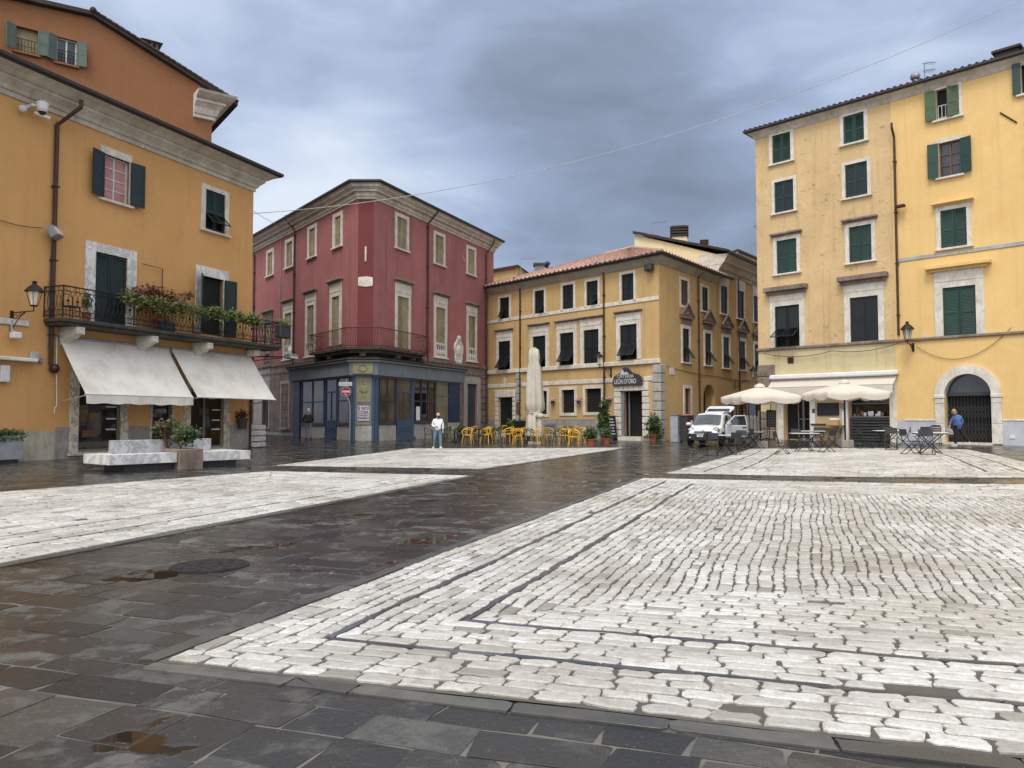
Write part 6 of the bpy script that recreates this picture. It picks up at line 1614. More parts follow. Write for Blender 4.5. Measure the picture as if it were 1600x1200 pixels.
# ------------------------------------------------------------------ marble bench with planter, left
def benches():
    zs, zt = .20, .46
    a = at_z(172, 727, zs); b_ = at_z(391, 715.5, zs+.03); a.z = b_.z = 0; d = (b_-a).normalized(); L = (b_-a).length
    nrm = Vector((-d.y, d.x, 0))                                  # away from the camera
    gz0 = 0.0
    T = Matrix(((d.x, nrm.x, 0, a.x), (d.y, nrm.y, 0, a.y), (0, 0, 1, gz0), (0, 0, 0, 1)))
    def U(px, z=zt): 
        r = ray(px, 700); o = Vector((0, 0, CAM_H)); t = (a-o).dot(nrm)/r.dot(nrm); return ((o+r*t)-a).dot(d)
    up0, up1 = U(278), U(314.5)
    Wd = 1.55
    def bench(u0, u1, b0, b1, label, chamf):
        t = thing('marble_bench', label, 'bench', tuple(a+d*((u0+u1)/2)+nrm*.5), 0, 'marble benches joined by the stone planter')
        m = MB(); m.T = T
        poly = [(u0+chamf, 0), (u1, 0), (u1, Wd), (u0, Wd), (u0, chamf*1.0)] if chamf else [(u0, 0), (u1, 0), (u1, Wd), (u0, Wd)]
        m.slab(poly, zs, zt); m.build('seat', M['marble'], t)
        m = MB(); m.T = T; m.box((u0+.45*(u0 < .5)+.02, .18, -.15), (u1-.35*(u0 > .5)-.02, Wd-.18, zs-.001)); m.build('base', M['grey_dark'], t)
        m = MB(); m.T = T; m.bbox((b0, .80, zt+.001), (b1, 1.02, zt+.36), .01); m.build('backrest', M['marble_grey'], t)
    bench(-.02, up0-.02, U(197), up0+.4, 'left white marble bench with grey backrest, nearest the shop window', 0)
    bench(up1+.02, L, up1-.3, U(353), 'right white marble bench with short grey backrest, nearest the street corner', 0)
    t = thing('stone_planter', 'square grey stone planter with two bushes between the marble benches', 'planter', tuple(a+d*((up0+up1)/2)+nrm*.4)); m = MB(); m.T = T
    m.bbox((up0, -.12, -.05), (up1, .95, .56), .015); m.build('box', M['rust_stone'], t)
    for k, (u, v, r, h, lm, lab, bx) in enumerate(((up1-.45, .25, .50, .42, 'leaf', 'dark green rounded bush in front in the stone planter', 900), (up0+.1, .75, .48, .55, 'leaf', 'looser reddish green bush behind in the stone planter', 420))):
        q = thing('bush', lab, 'bush', tuple(a+d*u+nrm*v+Vector((0, 0, .5))), 0, 'bushes in the stone planter'); m = MB(); m.T = T
        for i in range(7): m.leaves((u+R.uniform(-.3, .3), v+R.uniform(-.2, .2), .56+h*R.uniform(.5, 1.3)), (r*.5, r*.45, h*.5), bx//7, .10)
        m.build('foliage', M[lm], q)
        if k: m = MB(); m.T = T; m.leaves((u, v, .56+h*1.1), (r*.8, r*.5, h*.5), 120, .09); m.build('red_foliage', M['leaf_red'], q)
        m = MB(); m.T = T
        for i in range(5): m.tube([(u, v, .5), (u+R.uniform(-.3, .3), v+R.uniform(-.2, .2), .5+h)], .012, 5)
        m.build('stem', M['wood'], q)
benches()
def left_small_things():
    # grey planter at the left edge
    p0, p1 = ground(6, 719), LF.P(LF.u(11), gz(-16, 25.5), .82); d = LF.d; T = Matrix(((d.x, LF.n.x*-1, 0, p1.x), (d.y, LF.n.y*-1, 0, p1.y), (0, 0, 1, p1.z), (0, 0, 0, 1)))
    t = thing('grey_planter', 'pale grey square planter with trailing green plants at the left edge', 'planter', p1)
    m = MB(); m.T = T; m.bbox((-1.2, 0, .10), (0, .75, .86), .02); m.build('box', M['zinc'], t); m = MB(); m.T = T; m.box((-1.1, .08, -.02), (-.1, .65, .099)); m.build('base', M['grey_dark'], t)
    m = MB(); m.T = T
    for i in range(9): m.leaves((-1.1+.14*i, .1+.25*R.random(), .95), (.22, .25, .14), 70, .09)
    for i in range(5): m.leaves((-.9+.2*i, -.03, .80), (.15, .05, .12), 25, .08)
    m.build('foliage', M['leaf'], t)
    # lantern
    lantern('wall_lantern', 'black iron lantern on a scrolled bracket beside the brown downpipe', LF, 18, 491, 62, 1.08, .36, None, .55)
    # camera cluster
    u, z = LF.uz(42, 168); t = thing('security_camera', 'white dome security camera with two small cameras high on the ochre wall', 'security camera', LF.P(u, z))
    m = MB(); m.T = LF.M; m.box((u-.05, -.35, z+.0), (u+.05, 0, z+.07)); m.tube([(u+.28, -.35, z+.2), (u, -.3, z)], .03, 5); m.build('bracket', M['white_paint'], t)
    m = MB(); m.T = LF.M; m.lathe([(.12, -.12), (.17, -.05), (.2, .18), (.1, .24)], 12, (u+.25, -.42, z)); m.build('dome_camera', M['white_paint'], t)
    m = MB(); m.T = LF.M; m.ball((u+.25, -.42, z-.13), .12, 10, 6); m.build('dome_lens', M['black'], t)
    m = MB(); m.T = LF.M; m.ball((u-.28, -.2, z-.18), .13, 10, 6); m.tube([(u-.28, -.2, z-.18), (u-.05, -.2, z-.02)], .03, 5); m.build('ball_camera', M['white_paint'], t)
    m = MB(); m.T = LF.M; m.tube([(u+.1, -.25, z-.18), (u+.45, -.55, z-.30)], .06, 8); m.build('small_camera', M['white_paint'], t)
    # floodlight by the pipe
    u, z = LF.uz(74, 366); t = thing('floodlight', 'large grey floodlight fixed beside the brown downpipe', 'floodlight', LF.P(u, z)); m = MB(); m.T = LF.M @ Matrix.Translation((u, -.3, z)) @ Matrix.Rotation(.5, 4, 'Z') @ Matrix.Rotation(-.5, 4, 'X')
    m.bbox((-.24, -.2, -.2), (.26, .1, .2), .03); m.build('housing', M['grey_paint'], t); m2 = MB(); m2.T = m.T; m2.box((-.2, -.215, -.16), (.22, -.201, .10)); m2.build('lamp_glass', M['lamp_glass'], t); m3 = MB(); m3.T = LF.M; m3.tube([(u, -.25, z), (u+.1, 0, z+.1)], .03, 5); m3.build('bracket', M['grey_dark'], t)
    # boxes and small fittings
    def wbox(px, py, w, h, dp, mat, nm, label, cat, fac=LF):
        u, z = fac.uz(px, py); m = MB(); m.T = fac.M; m.bbox((u-w/2, -dp, z-h/2), (u+w/2, .0, z+h/2), .02); m.box((u-w*.35, -dp-.006, z-h*.35), (u+w*.35, -dp-.001, z+h*.35)); tag(m.build(nm, M[mat], None, loc=fac.P(u, z)), label, cat)
    wbox(51.5, 557, .30, .30, .14, 'zinc', 'junction_box', 'square pale grey junction box on the ochre wall left of the awning', 'junction box')
    wbox(62, 564, .10, .2, .1, 'pipe_grey', 'meter_box', 'small brownish box beside the grey conduit on the ochre wall', 'box')
    wbox(3, 584, .3, .55, .2, 'white_paint', 'intercom_box', 'white box at the left edge of the ochre wall', 'box')
    wbox(10, 502, 1.5, .22, .05, 'white', 'stone_nameplate', 'long white marble strip on the wall behind the lantern bracket', 'plaque')
    u, z = LF.uz(18, 524); t = thing('wall_sensor', 'white camera box on a bent pipe below the lantern', 'security camera', LF.P(u, z)); m = MB(); m.T = LF.M; m.bbox((u-.14, -.34, z-.12), (u+.14, -.08, z+.1), .03); m.build('housing', M['white_paint'], t); m = MB(); m.T = LF.M; m.tube([(u-.05, -.05, z+.5), (u-.05, -.08, z+.15), (u, -.2, z+.08)], .04, 6); m.build('pipe', M['zinc'], t)
    u, z = LF.uz(14, 561); m = MB(); m.T = LF.M; m.bbox((u-1.1, -.32, z-.06), (u+.8, 0, z+.06), .02); tag(m.build('closed_awning', M['awning'], None, loc=LF.P(u, z)), 'narrow rolled white awning at the left edge of the ochre wall', 'awning')
    # flower pot on the pier by the corner
    u, z = LF.uz(378, 660, .25); p = LF.P(u, z-.3, .28)
    t = pot_plant('wall_pot', 'grey pot of red-brown leaves hung on the wall at the street corner', 'plant', p, .25, .5, 'grey_dark', [((0, 0, .65), (.3, .25, .2), 130, .11)], 'leaf_red', True)
    # corner pipe
    b = MB(); b.T = LF.M; b.tube([(LF.L-.04, -.07, .05), (LF.L-.04, -.07, 4.6)], .05, 6); b.build('downpipe', M['pipe'], LROOT)
    # stepped stone blocks at the corner
    p = ground(399, 699.5); t = thing('stone_steps', 'stack of pale stone steps at the corner of the ochre building', 'steps', p)
    for k in range(4):
        m = MB(); w = .21-.0*k; m.T = Matrix.Translation(p); m.bbox((-.45+.02*k, -.1+.12*k, .02+.27*k), (.22-.01*k, .9, .02+.27*k+.22), .03); m.build('step', M['marble'], t)
    m = MB(); m.T = Matrix.Translation(p); m.box((-.40, .35, 0), (.14, .85, 1.05)); m.build('core', M['grey_stone'], t)
    p = ground(411, 675.5); t = thing('street_bench', 'white marble bench farther up the street behind the stone steps', 'bench', p); m = MB(); m.T = Matrix.Translation(p); m.bbox((-1.2, 0, .25), (.55, .9, .62), .02); m.build('seat', M['marble'], t); m = MB(); m.T = Matrix.Translation(p); m.box((-1.1, .2, -.1), (.35, .8, .249)); m.build('base', M['grey_dark'], t); m = MB(); m.T = Matrix.Translation(p); m.bbox((-1.1, .5, .621), (0, .7, .95), .02); m.build('backrest', M['marble_grey'], t)
    # camera and floodlight out beyond the balcony end
    u = L_UB+.3; z = L_ZT-.25; q = LF.P(u, z, .9); t = thing('corner_floodlight', 'floodlight and white camera on a bracket under the balcony end by the street', 'floodlight', q)
    m = MB(); m.T = LF.M; m.tube([(LF.L-.1, -.3, z-.3), (u, -.95, z-.25), (u+.15, -1.15, z-.2)], .03, 5); m.tube([(LF.L-.1, -.3, z-.5), (u-.1, -.9, z-.3)], .02, 5); m.build('bracket', M['iron'], t)
    m = MB(); m.T = LF.M @ Matrix.Translation((u+.15, -1.2, z-.22)); m.bbox((-.25, -.2, -.12), (.3, .2, .1), .03); m.build('housing', M['grey_paint'], t)
    m = MB(); m.T = LF.M @ Matrix.Translation((u+.15, -1.2, z-.22)); m.box((-.22, -.215, -.1), (.27, -.201, -.02)); m.build('lamp_glass', M['lamp_glass'], t)
    m = MB(); m.T = LF.M; m.tube([(u, -1.15, z-.1), (u+.1, -1.1, z+.1)], .025, 5); m.tube([(u-.15, -1.35, z+.08), (u+.35, -1.0, z+.22)], .09, 8); m.build('camera_body', M['white_paint'], t)
left_small_things()

# ------------------------------------------------------------------ lanterns on the other houses, signs on the red corner
lantern('wall_lantern', 'black lantern on a short bracket below the downpipe on the right houses', RH, 1427, 540, 1409, .80, .40, None, .3)
lantern('wall_lantern', 'black lantern on a bracket left of the restaurant sign', CFA, 955, 577, 934, 1.1, .36, None, .55)
lantern('wall_lantern', 'black lantern on a scrolled bracket in the side street beyond the van', CFC, 1148, 596, 1176, 1.35, .36, None, .5)
u, z = RH.uz(1409, 324); t = thing('wall_spotlight', 'small brown spotlight on the downpipe between the two right houses', 'spotlight', RH.P(u, z)); m = MB(); m.T = RH.M @ Matrix.Translation((u, -.25, z)); m.bbox((-.2, -.2, -.06), (.25, .1, .06), .02); m.build('housing', M['iron_rust'], t); m = MB(); m.T = RH.M; m.tube([(u-.15, -.05, z), (u, -.25, z)], .025, 5); m.build('bracket', M['iron'], t)
def street_sign():
    p = on_ground(547, 42.1); Y = p.y; s = Y/F_PX
    t = thing('no_entry_sign', 'round red no entry sign with a white plate above it on a thin post', 'road sign', p)
    zc = at_depth(541, 612, Y).z; xc = at_depth(541, 612, Y).x; m = MB(); zt = at_depth(541, 604, Y).z
    m.tube([(p.x, Y, p.z), (p.x, Y, at_depth(547, 634, Y).z), (p.x-.05, Y, at_depth(546, 627, Y).z), (xc+.05, Y, at_depth(543, 621, Y).z), (xc, Y, zt+.4)], .028, 6); m.build('post', M['zinc'], t)
    r = 7.8*s
    T = Matrix.Translation((xc, Y-.05, zc)) @ Matrix.Rotation(math.pi/2, 4, 'X')
    m = MB(); m.T = T; m.lathe([(r, -.008), (r, .008), (0.001, .008)], 28); m.build('rim', M['white_paint'], t)
    m = MB(); m.T = T; m.lathe([(r*.94, .0085), (r*.94, .014), (0.001, .014)], 28); d = m.build('disc', M['red_sign'], t)
    m = MB(); m.T = Matrix.Translation((xc, Y, zc)); m.box((-r*.76, -.070, -r*.18), (r*.76, -.0645, r*.2)); m.build('bar', M['white_paint'], t)
    m = MB(); m.T = Matrix.Translation((xc, Y, zc)); m.prism([(-r*.30, -r*.52), (r*.1, -r*.72), (r*.3, -r*.66), (r*.02, -r*.55), (-.1*r, -r*.42), (-.25*r, -r*.42)], -.069, -.0645); m.build('sticker', M['paper'], t)
    a, b = at_depth(529.5, 603, Y), at_depth(550.5, 597, Y); m = MB(); m.box((a.x, Y-.06, a.z), (b.x, Y-.045, b.z)); m.build('plate', M['white_paint'], t)
    m = MB(); m.box((a.x+.06, Y-.063, a.z+.085), (b.x-.06, Y-.0605, a.z+.115)); m.build('lettering', M['zinc'], t)
street_sign()
def poster():
    u, z = RS2.uz(567.5, 645.5); w = min(RS2.L*.31, .33); h = .42
    t = thing('poster', 'white and purple poster in capital letters on the cut corner of the shopfront', 'poster', RS2.P(u, z)); u = RS2.L*.5
    m = MB(); m.T = RS2.M; m.box((u-w, -.075, z-h), (u+w, -.062, z+h)); m.build('sheet', M['paper'], t)
    for k, (tx, hh) in enumerate((('E NOI', .19), ('COSA', .18), ('POSSIAMO', .09), ('FARE?', .16))):
        zz = z+h-.05-sum((.19, .18, .09, .16)[:k+1])-.035*k
        sign_text(t, tx, RS2, u, zz, .077, w*1.78, hh, 'purple', 'lettering', .03)
poster()

# ------------------------------------------------------------------ cables
def cable(label, p0, p1, sag, r=.012, mat='zinc', n=28, group=None):
    p0, p1 = Vector(p0), Vector(p1); m = MB()
    m.tube([p0.lerp(p1, i/n)-Vector((0, 0, 4*sag*(i/n)*(1-i/n))) for i in range(n+1)], r, 5)
    tag(m.build('cable', M[mat], None, loc=p0), label, 'cable', group)
cable('long pale cable sagging across the sky from the ochre building to the right', LF.hit(391, 334, .02), at_depth(1640, -22, 31), 1.85, .016)
cable('short cable from the ochre building corner to the red facade', LF.hit(386, 322, .03), RF1.hit(436.5, 352, .08), .1, .014)
cable('dark cable drooping along the wall above the bar', RH.hit(1193, 552, .13), RH.hit(1300, 548, .13), .25, .016, 'black')
cable('second dark cable drooping along the wall towards the downpipe lantern', RH.hit(1300, 548, .13), RH.hit(1405, 536, .13), .2, .016, 'black')
cable('thin cable hanging in a long loop on the bright yellow wall', RH.hit(1432, 541, .06), RH.hit(1580, 512, .06), 1.0, .012, 'black')
cable('thin dark cable crossing the ochre wall to the floodlight', LF.hit(0, 344, .05), LF.hit(66, 356, .1), .06, .012, 'black')
cable('dark cable along the side street wall of the mustard building', CFB.hit(1042, 572, .03), CFB.hit(1120, 588, .03), .1, .014, 'black')
cable('dark cable along the far side street wall past the lantern', CFC.hit(1122, 588, .03), CFC.hit(1188, 596, .03), .12, .014, 'black')

# ------------------------------------------------------------------ closed parasol in front of the mustard building
def closed_parasol():
    p = on_floor(835, 693.5); Y = p.y; s = Y/F_PX
    t = thing('closed_parasol', 'tall closed off-white parasol tied at the waist among the yellow chairs', 'parasol', p)
    H = at_depth(834, 543, Y).z-p.z; m = MB(); m.T = Matrix.Translation(p)
    n = 28; rows = []; k = s
    prof = [(.06, H), (.22, H-.14), (.26, H-.55), (.23, H-.75), (.30, H-1.1), (.36, H-2.0), (.42, H-3.0), (.44, H-3.35), (.30, H-3.55), (.36, H-3.7), (.40, H-4.2), (.42, H-4.6), (.40, H-4.8)]
    sc = (16*s)/.40*.78
    for r, z in prof:
        row = []
        for i in range(n):
            a = 2*math.pi*i/n; rr = r*sc*(1+.20*math.sin(i*math.pi/n*14+z*.4)+.10*math.sin(a*3+z)+.10*math.sin(i*4.3)); row.append(m.pt((rr*math.cos(a), rr*math.sin(a), max(.35, z+.05*math.sin(a*4)*(1 if z < H-3 else 0)))))
        rows.append(row)
    for A, B in zip(rows, rows[1:]):
        for i in range(n): m.face((A[i], A[(i+1) % n], B[(i+1) % n], B[i]))
    m.face(rows[0]); m.build('canopy', M['parasol_cloth'], t, smooth=True)
    m = MB(); m.T = Matrix.Translation(p); m.tube([(0, 0, 0), (0, 0, H+.05)], .035, 8); m.build('pole', M['wood'], t)
    m = MB(); m.T = Matrix.Translation(p); m.lathe([(sc*.36, H-3.52), (sc*.38, H-3.55), (sc*.36, H-3.6)], 18); m.ball((.26*sc, -.3*sc, H-3.72), .17*sc, 7, 4, (1.4, .6, .8)); m.ball((.05*sc, -.36*sc, H-3.66), .13*sc, 6, 4, (1.2, .5, 1.2)); m.build('tie', M['parasol_cloth'], t, smooth=True)
    m = MB(); m.T = Matrix.Translation(p); m.bbox((-.35, -.35, -.02), (.35, .35, .12), .02); m.build('base', M['concrete'], t)
closed_parasol()

# ------------------------------------------------------------------ open cream parasols by the bar
def open_parasol(px, py, label, pxl, pxr, ytop, yedge, rz):
    p = on_floor(px, py); Y = p.y; s = Y/F_PX; w = (pxr-pxl)*s/2*.765; pc = at_depth((pxl+pxr)/2, yedge, Y); zt = at_depth(px, ytop, Y).z-p.z; ze = pc.z-p.z
    t = thing('open_parasol', label, 'parasol', p, 0, 'open cream parasols at the bar'); T = Matrix.Translation(p) @ Matrix.Rotation(rz, 4, 'Z')
    ox = 0
    m = MB(); m.T = T; n = 10; nr = 9; ribs = []
    pts = []
    corners = [(-w, -w), (0, -w), (w, -w), (w, 0), (w, w), (0, w), (-w, w), (-w, 0)]
    for k in range(8):
        a, b = corners[k], corners[(k+1) % 8]
        for i in range(n): f = i/n; pts.append((a[0]+(b[0]-a[0])*f, a[1]+(b[1]-a[1])*f, f))
    N = len(pts); rows = []
    for j in range(nr+1):
        q = .05+.95*j/nr; row = []
        for x, y, f in pts:
            sg = math.sin(math.pi*f); dip = .05*sg*q**2; pull = 1-.02*sg*q
            row.append(m.pt((x*q*pull, y*q*pull, zt+(ze-zt)*(q**1.08)-dip)))
        rows.append(row)
    for v, (dz, kk) in enumerate(((.12, 1.0), (.24, .985))):
        row = []
        for i, (x, y, f) in enumerate(pts):
            sg = math.sin(math.pi*f); pull = (1-.02*sg)*kk*(1+.012*math.sin(i*2.1)); row.append(m.pt((x*pull, y*pull, ze-.05*sg-dz-.07*sg*(v == 1))))
        rows.append(row)
    for A, B in zip(rows, rows[1:]):
        for i in range(N): m.face((A[i], A[(i+1) % N], B[(i+1) % N], B[i]))
    m.face(rows[0]); m.build('canopy', M['cream_cloth'], t, smooth=True)
    m = MB(); m.T = T; m.lathe([(.26, zt-.04), (.24, zt+.05), (.05, zt+.14)], 8); m.build('top_cap', M['cream_cloth'], t)
    m = MB(); m.T = T; m.tube([(0, 0, .2), (0, 0, zt+.12)], .04, 8); m.build('pole', M['black'], t)
    for x, y in corners:
        m = MB(); m.T = T; m.tube([(0, 0, zt-.08), (x*.97, y*.97, ze-.02)], .016, 4); m.build('rib', M['black'], t)
    m = MB(); m.T = T; m.bbox((-.26, -.26, -.03), (.26, .26, .30), .02); m.build('base', M['concrete'], t)
open_parasol(1188.5, 699, 'left cream parasol, next to the white van', 1126, 1248, 604, 619.5, .06)
open_parasol(1321, 698, 'right cream parasol, in front of the bar counter', 1258, 1385, 598, 613.5, .03)

# ------------------------------------------------------------------ chairs and tables
def armchair_proto(mat):
    t = thing('cafe_armchair', 'x', 'chair', (0, 0, 0), 0, None, local=True); mt = M[mat]
    m = MB(); m.slab([(.23*math.cos(a), .22*math.sin(a)+.0) for a in [k*math.pi/8 for k in range(16)]], .44, .475); m.build('seat', mt, t)
    for sx in (-1, 1):
        m = MB(); m.tube([(sx*.19, .17, .45), (sx*.25, .23, 0)], [.022, .014], 6); m.build('leg', mt, t)
        m = MB(); m.tube([(sx*.19, -.17, .45), (sx*.24, -.25, 0)], [.022, .014], 6); m.build('leg', mt, t)
        m = MB(); m.tube([(sx*.21, .16, .45), (sx*.27, .18, .64)], .017, 6); m.build('arm_post', mt, t)
    arcs = ([(.27*math.cos(a), .18-.44*max(0, math.sin(a)), .64+.18*math.sin(a)) for a in [k*math.pi/12 for k in range(13)]],
            [(.27*math.cos(a)+.06*math.sin(a), .18-.43*math.sin(a), .64+.06*math.sin(a)-.14*math.sin(a)*math.cos(a)) for a in [k*math.pi/12 for k in range(13)]],
            [(.27*math.cos(a)-.06*math.sin(a), .18-.43*math.sin(a), .64+.06*math.sin(a)+.14*math.sin(a)*math.cos(a)) for a in [k*math.pi/12 for k in range(13)]])
    for a in arcs: m = MB(); m.tube(a, .017, 6); m.build('back_loop', mt, t)
    for x in (-.10, .10): m = MB(); m.tube([(x, -.2, .46), (x*1.2, -.24, .80)], .014, 5); m.build('back_post', mt, t)
    return t
def pedestal_table_proto():
    t = thing('pedestal_table', 'x', 'table', (0, 0, 0), 0, None, local=True)
    m = MB(); m.lathe([(.30, .70), (.33, .71), (.33, .73), (.3, .735)], 18); m.build('tabletop', M['grey_dark'], t); m = MB(); m.tube([(0, 0, .03), (0, 0, .70)], .035, 8); m.build('column', M['black'], t)
    for k in range(4): a = k*math.pi/2+.4; m = MB(); m.tube([(0, 0, .10), (.3*math.cos(a), .3*math.sin(a), .015)], .02, 5); m.build('foot', M['black'], t)
    return t
def cafe_row():
    protos = {k: armchair_proto(m) for k, m in (('yellow', 'yellow_plastic'), ('dark green', 'green_plastic'), ('olive', 'olive_plastic'))}
    used = {k: False for k in protos}
    lst = [('dark green', 670, 692, -1.4), ('dark green', 697, 690.5, 1.3), ('olive', 706, 690.5, 2.0), ('dark green', 719, 690, 3.1), ('yellow', 731, 693.5, 2.9), ('yellow', 741, 689, .3), ('dark green', 747, 693, 3.2), ('yellow', 760, 693, 2.7), ('yellow', 766, 690, -.4), ('dark green', 776, 691.5, 3.1), ('dark green', 785, 688, 0.0), ('yellow', 787, 686, .2), ('yellow', 796, 691, 2.4), ('yellow', 809, 696, 3.0), ('yellow', 814, 692, 1.0), ('dark green', 826, 696, 3.1), ('yellow', 838, 695.5, 2.5), ('yellow', 846, 690.5, .4), ('yellow', 856, 693, 3.3), ('dark green', 873, 697, 3.5), ('yellow', 875, 689, .5), ('yellow', 884, 694.5, 2.7), ('yellow', 896, 697.5, 3.2), ('yellow', 901, 688, -.2), ('olive', 906, 694, 3.4), ('yellow', 914, 692.5, 3.9), ('dark green', 937, 691, 1.6), ('dark green', 949, 692, 2.1)]
    cnt = {k: sum(1 for l in lst if l[0] == k) for k in protos}; idx = {k: 0 for k in protos}
    for c, px, py, rz in lst:
        p = on_floor(px, py); i = idx[c]; idx[c] += 1
        lab = '%s plastic armchair, %s of the %s ones from the left outside the restaurant' % (c, ordinal(i) if i < 14 else 'last', c)
        if i == cnt[c]-1: lab = 'rightmost %s plastic armchair outside the restaurant' % c
        g = '%s plastic armchairs outside the restaurant' % c
        if not used[c]: o = protos[c]; o.location = p; o.rotation_euler = (0, 0, rz); o['label'] = lab; o['group'] = g; used[c] = True
        else: o = dup(protos[c], p, rz, lab, g)
        o.scale = (1.06, 1.06, 1.06)
    tp = pedestal_table_proto(); names = ('leftmost', 'second from the left', 'third from the left', 'fourth from the left', 'fifth from the left', 'rightmost')
    for i, (px, py) in enumerate(((710, 691.5), (748, 691), (774, 689.5), (824, 693), (888, 692.5), (928, 690.5))):
        p = on_floor(px, py); lab = 'small round dark pedestal table, %s among the plastic armchairs' % names[i]; g = 'round pedestal tables outside the restaurant'
        if i == 0: tp.location = p; tp['label'] = lab; tp['group'] = g
        else: dup(tp, p, 0.3*i, lab, g)
cafe_row()
def folding_chair_proto():
    t = thing('folding_chair', 'x', 'chair', (0, 0, 0), 0, None, local=True); mt = M['black']
    m = MB()
    for i in range(5): m.box((-.19, -.20+.085*i, .445), (.19, -.20+.085*i+.065, .462))
    m.build('seat', M['grey_dark'], t)
    for sx in (-1, 1):
        m = MB(); m.tube([(sx*.21, -.30, .88), (sx*.21, -.20, .50), (sx*.21, .24, 0)], .014, 5); m.build('long_leg', mt, t)
        m = MB(); m.tube([(sx*.18, .22, .45), (sx*.18, -.30, 0)], .014, 5); m.build('short_leg', mt, t)
    m = MB(); m.prism([(-.20, .64), (.20, .64), (.21, .80), (.17, .87), (-.17, .87), (-.21, .80)], -.30, -.27); m.build('backrest', M['grey_dark'], t)
    m = MB(); m.tube([(-.18, -.29, .02), (.18, -.29, .02)], .012, 5); m.build('stretcher', mt, t)
    m = MB(); m.tube([(-.21, .2, .045), (.21, .2, .045)], .012, 5); m.build('stretcher', mt, t)
    return t
def bistro_table_proto():
    t = thing('bistro_table', 'x', 'table', (0, 0, 0), 0, None, local=True)
    m = MB(); m.bbox((-.52, -.33, .71), (.52, .33, .74), .01); m.build('tabletop', M['tabletop'], t)
    m = MB(); m.box((-.50, -.31, .685), (.50, .31, .7095)); m.build('frame', M['black'], t)
    for sy in (-1, 1):
        m = MB(); m.tube([(-.38, sy*.26, .69), (.34, sy*.26, 0)], .017, 5); m.build('leg', M['black'], t)
        m = MB(); m.tube([(.38, sy*.24, .69), (-.34, sy*.24, 0)], .017, 5); m.build('leg', M['black'], t)
    m = MB(); m.tube([(.28, -.26, .06), (.28, .26, .06)], .012, 5); m.build('stretcher', M['black'], t)
    return t
def bar_terrace():
    ch = folding_chair_proto(); tb = bistro_table_proto()
    PI = math.pi
    chairs = [(1092, 713.5, 1.2, 'black folding chair nearest the van bumper, at the left end of the bar terrace'), (1112, 714, 2.9, 'black folding chair seen from behind in front of the white van'), (1146, 713, 2.6, 'black folding chair at the right end of the table before the van'), (1158, 706, 3.0, 'black folding chair beside the open van door'),
              (1184, 703, -1.3, 'black folding chair under the left parasol facing left'), (1163, 701, 1.3, 'black folding chair under the left parasol facing right'), (1223, 712, -1.45, 'lone black folding chair seen side-on in front of the chalkboard'), (1240, 704, .2, 'black folding chair behind the table in front of the bar door'),
              (1291, 709, 1.9, 'black folding chair at the right of the front table before the bar door'), (1303, 703, 1.5, 'black folding chair beside the bar counter shelf'), (1277, 701, .1, 'black folding chair tucked behind the tables near the wall board'),
              (1353, 703, -1.3, 'black folding chair facing right under the right parasol'), (1393, 705, 2.9, 'black folding chair seen from behind under the right parasol'), (1383, 698, .1, 'black folding chair behind the table beneath the bar window'), (1411, 701, 1.3, 'black folding chair facing left beside the right parasol table'),
              (1424, 711.5, -1.35, 'black folding chair facing right at the nearest right-hand table'), (1449, 713, 3.0, 'black folding chair seen from behind at the nearest right-hand table'), (1440, 699, .3, 'black folding chair behind the nearest right-hand table')]
    for i, (px, py, rz, lab) in enumerate(chairs):
        p = on_floor(px, py-1.5); rz += -.2
        if i == 0: ch.location = p; ch.rotation_euler = (0, 0, rz); ch['label'] = lab; ch['group'] = 'black folding chairs of the bar'
        else: dup(ch, p, rz, lab, 'black folding chairs of the bar')
    tables = [(1133, 709, -.35, 'bistro table in front of the white van'), (1176, 701, -.5, 'bistro table under the left parasol'), (1257, 707, -.15, 'nearest bistro table before the bar door'), (1268, 701, -.2, 'bistro table just behind the one before the bar door'), (1388, 701.5, -.2, 'bistro table under the right parasol before the bar window'), (1453, 709.5, -.25, 'bistro table nearest the arched doorway at the right')]
    for i, (px, py, rz, lab) in enumerate(tables):
        p = on_floor(px, py-1.0)
        if i == 0: tb.location = p; tb.rotation_euler = (0, 0, rz); tb['label'] = lab+' with pale top and crossed black legs'; tb['group'] = 'bistro tables of the bar'
        else: dup(tb, p, rz, lab+' with pale top', 'bistro tables of the bar')
    # rounded black metal chair against the wall
    p = on_floor(1461, 694.5); t = thing('metal_chair', 'black metal chair with rounded slatted back by the arched doorway', 'chair', p, 0, None); m = MB(); m.T = Matrix.Translation(p) @ Matrix.Rotation(PI-.7, 4, 'Z')
    T = m.T; m.bbox((-.22, -.2, .44), (.22, .22, .47), .01); m.build('seat', M['black'], t)
    m = MB(); m.T = T; m.tube([(-.22, -.2, .47), (-.22, -.24, .82), (-.16, -.25, .90), (.16, -.25, .90), (.22, -.24, .82), (.22, -.2, .47)], .018, 6)
    for z in (.55, .64, .73, .82): m.box((-.2, -.245, z), (.2, -.225, z+.06))
    m.build('backrest', M['black'], t)
    for sx in (-1, 1):
        for sy in (-1, 1): m = MB(); m.T = T; m.tube([(sx*.2, sy*.19, .44), (sx*.22, sy*.22, 0)], .015, 5); m.build('leg', M['black'], t)
bar_terrace()

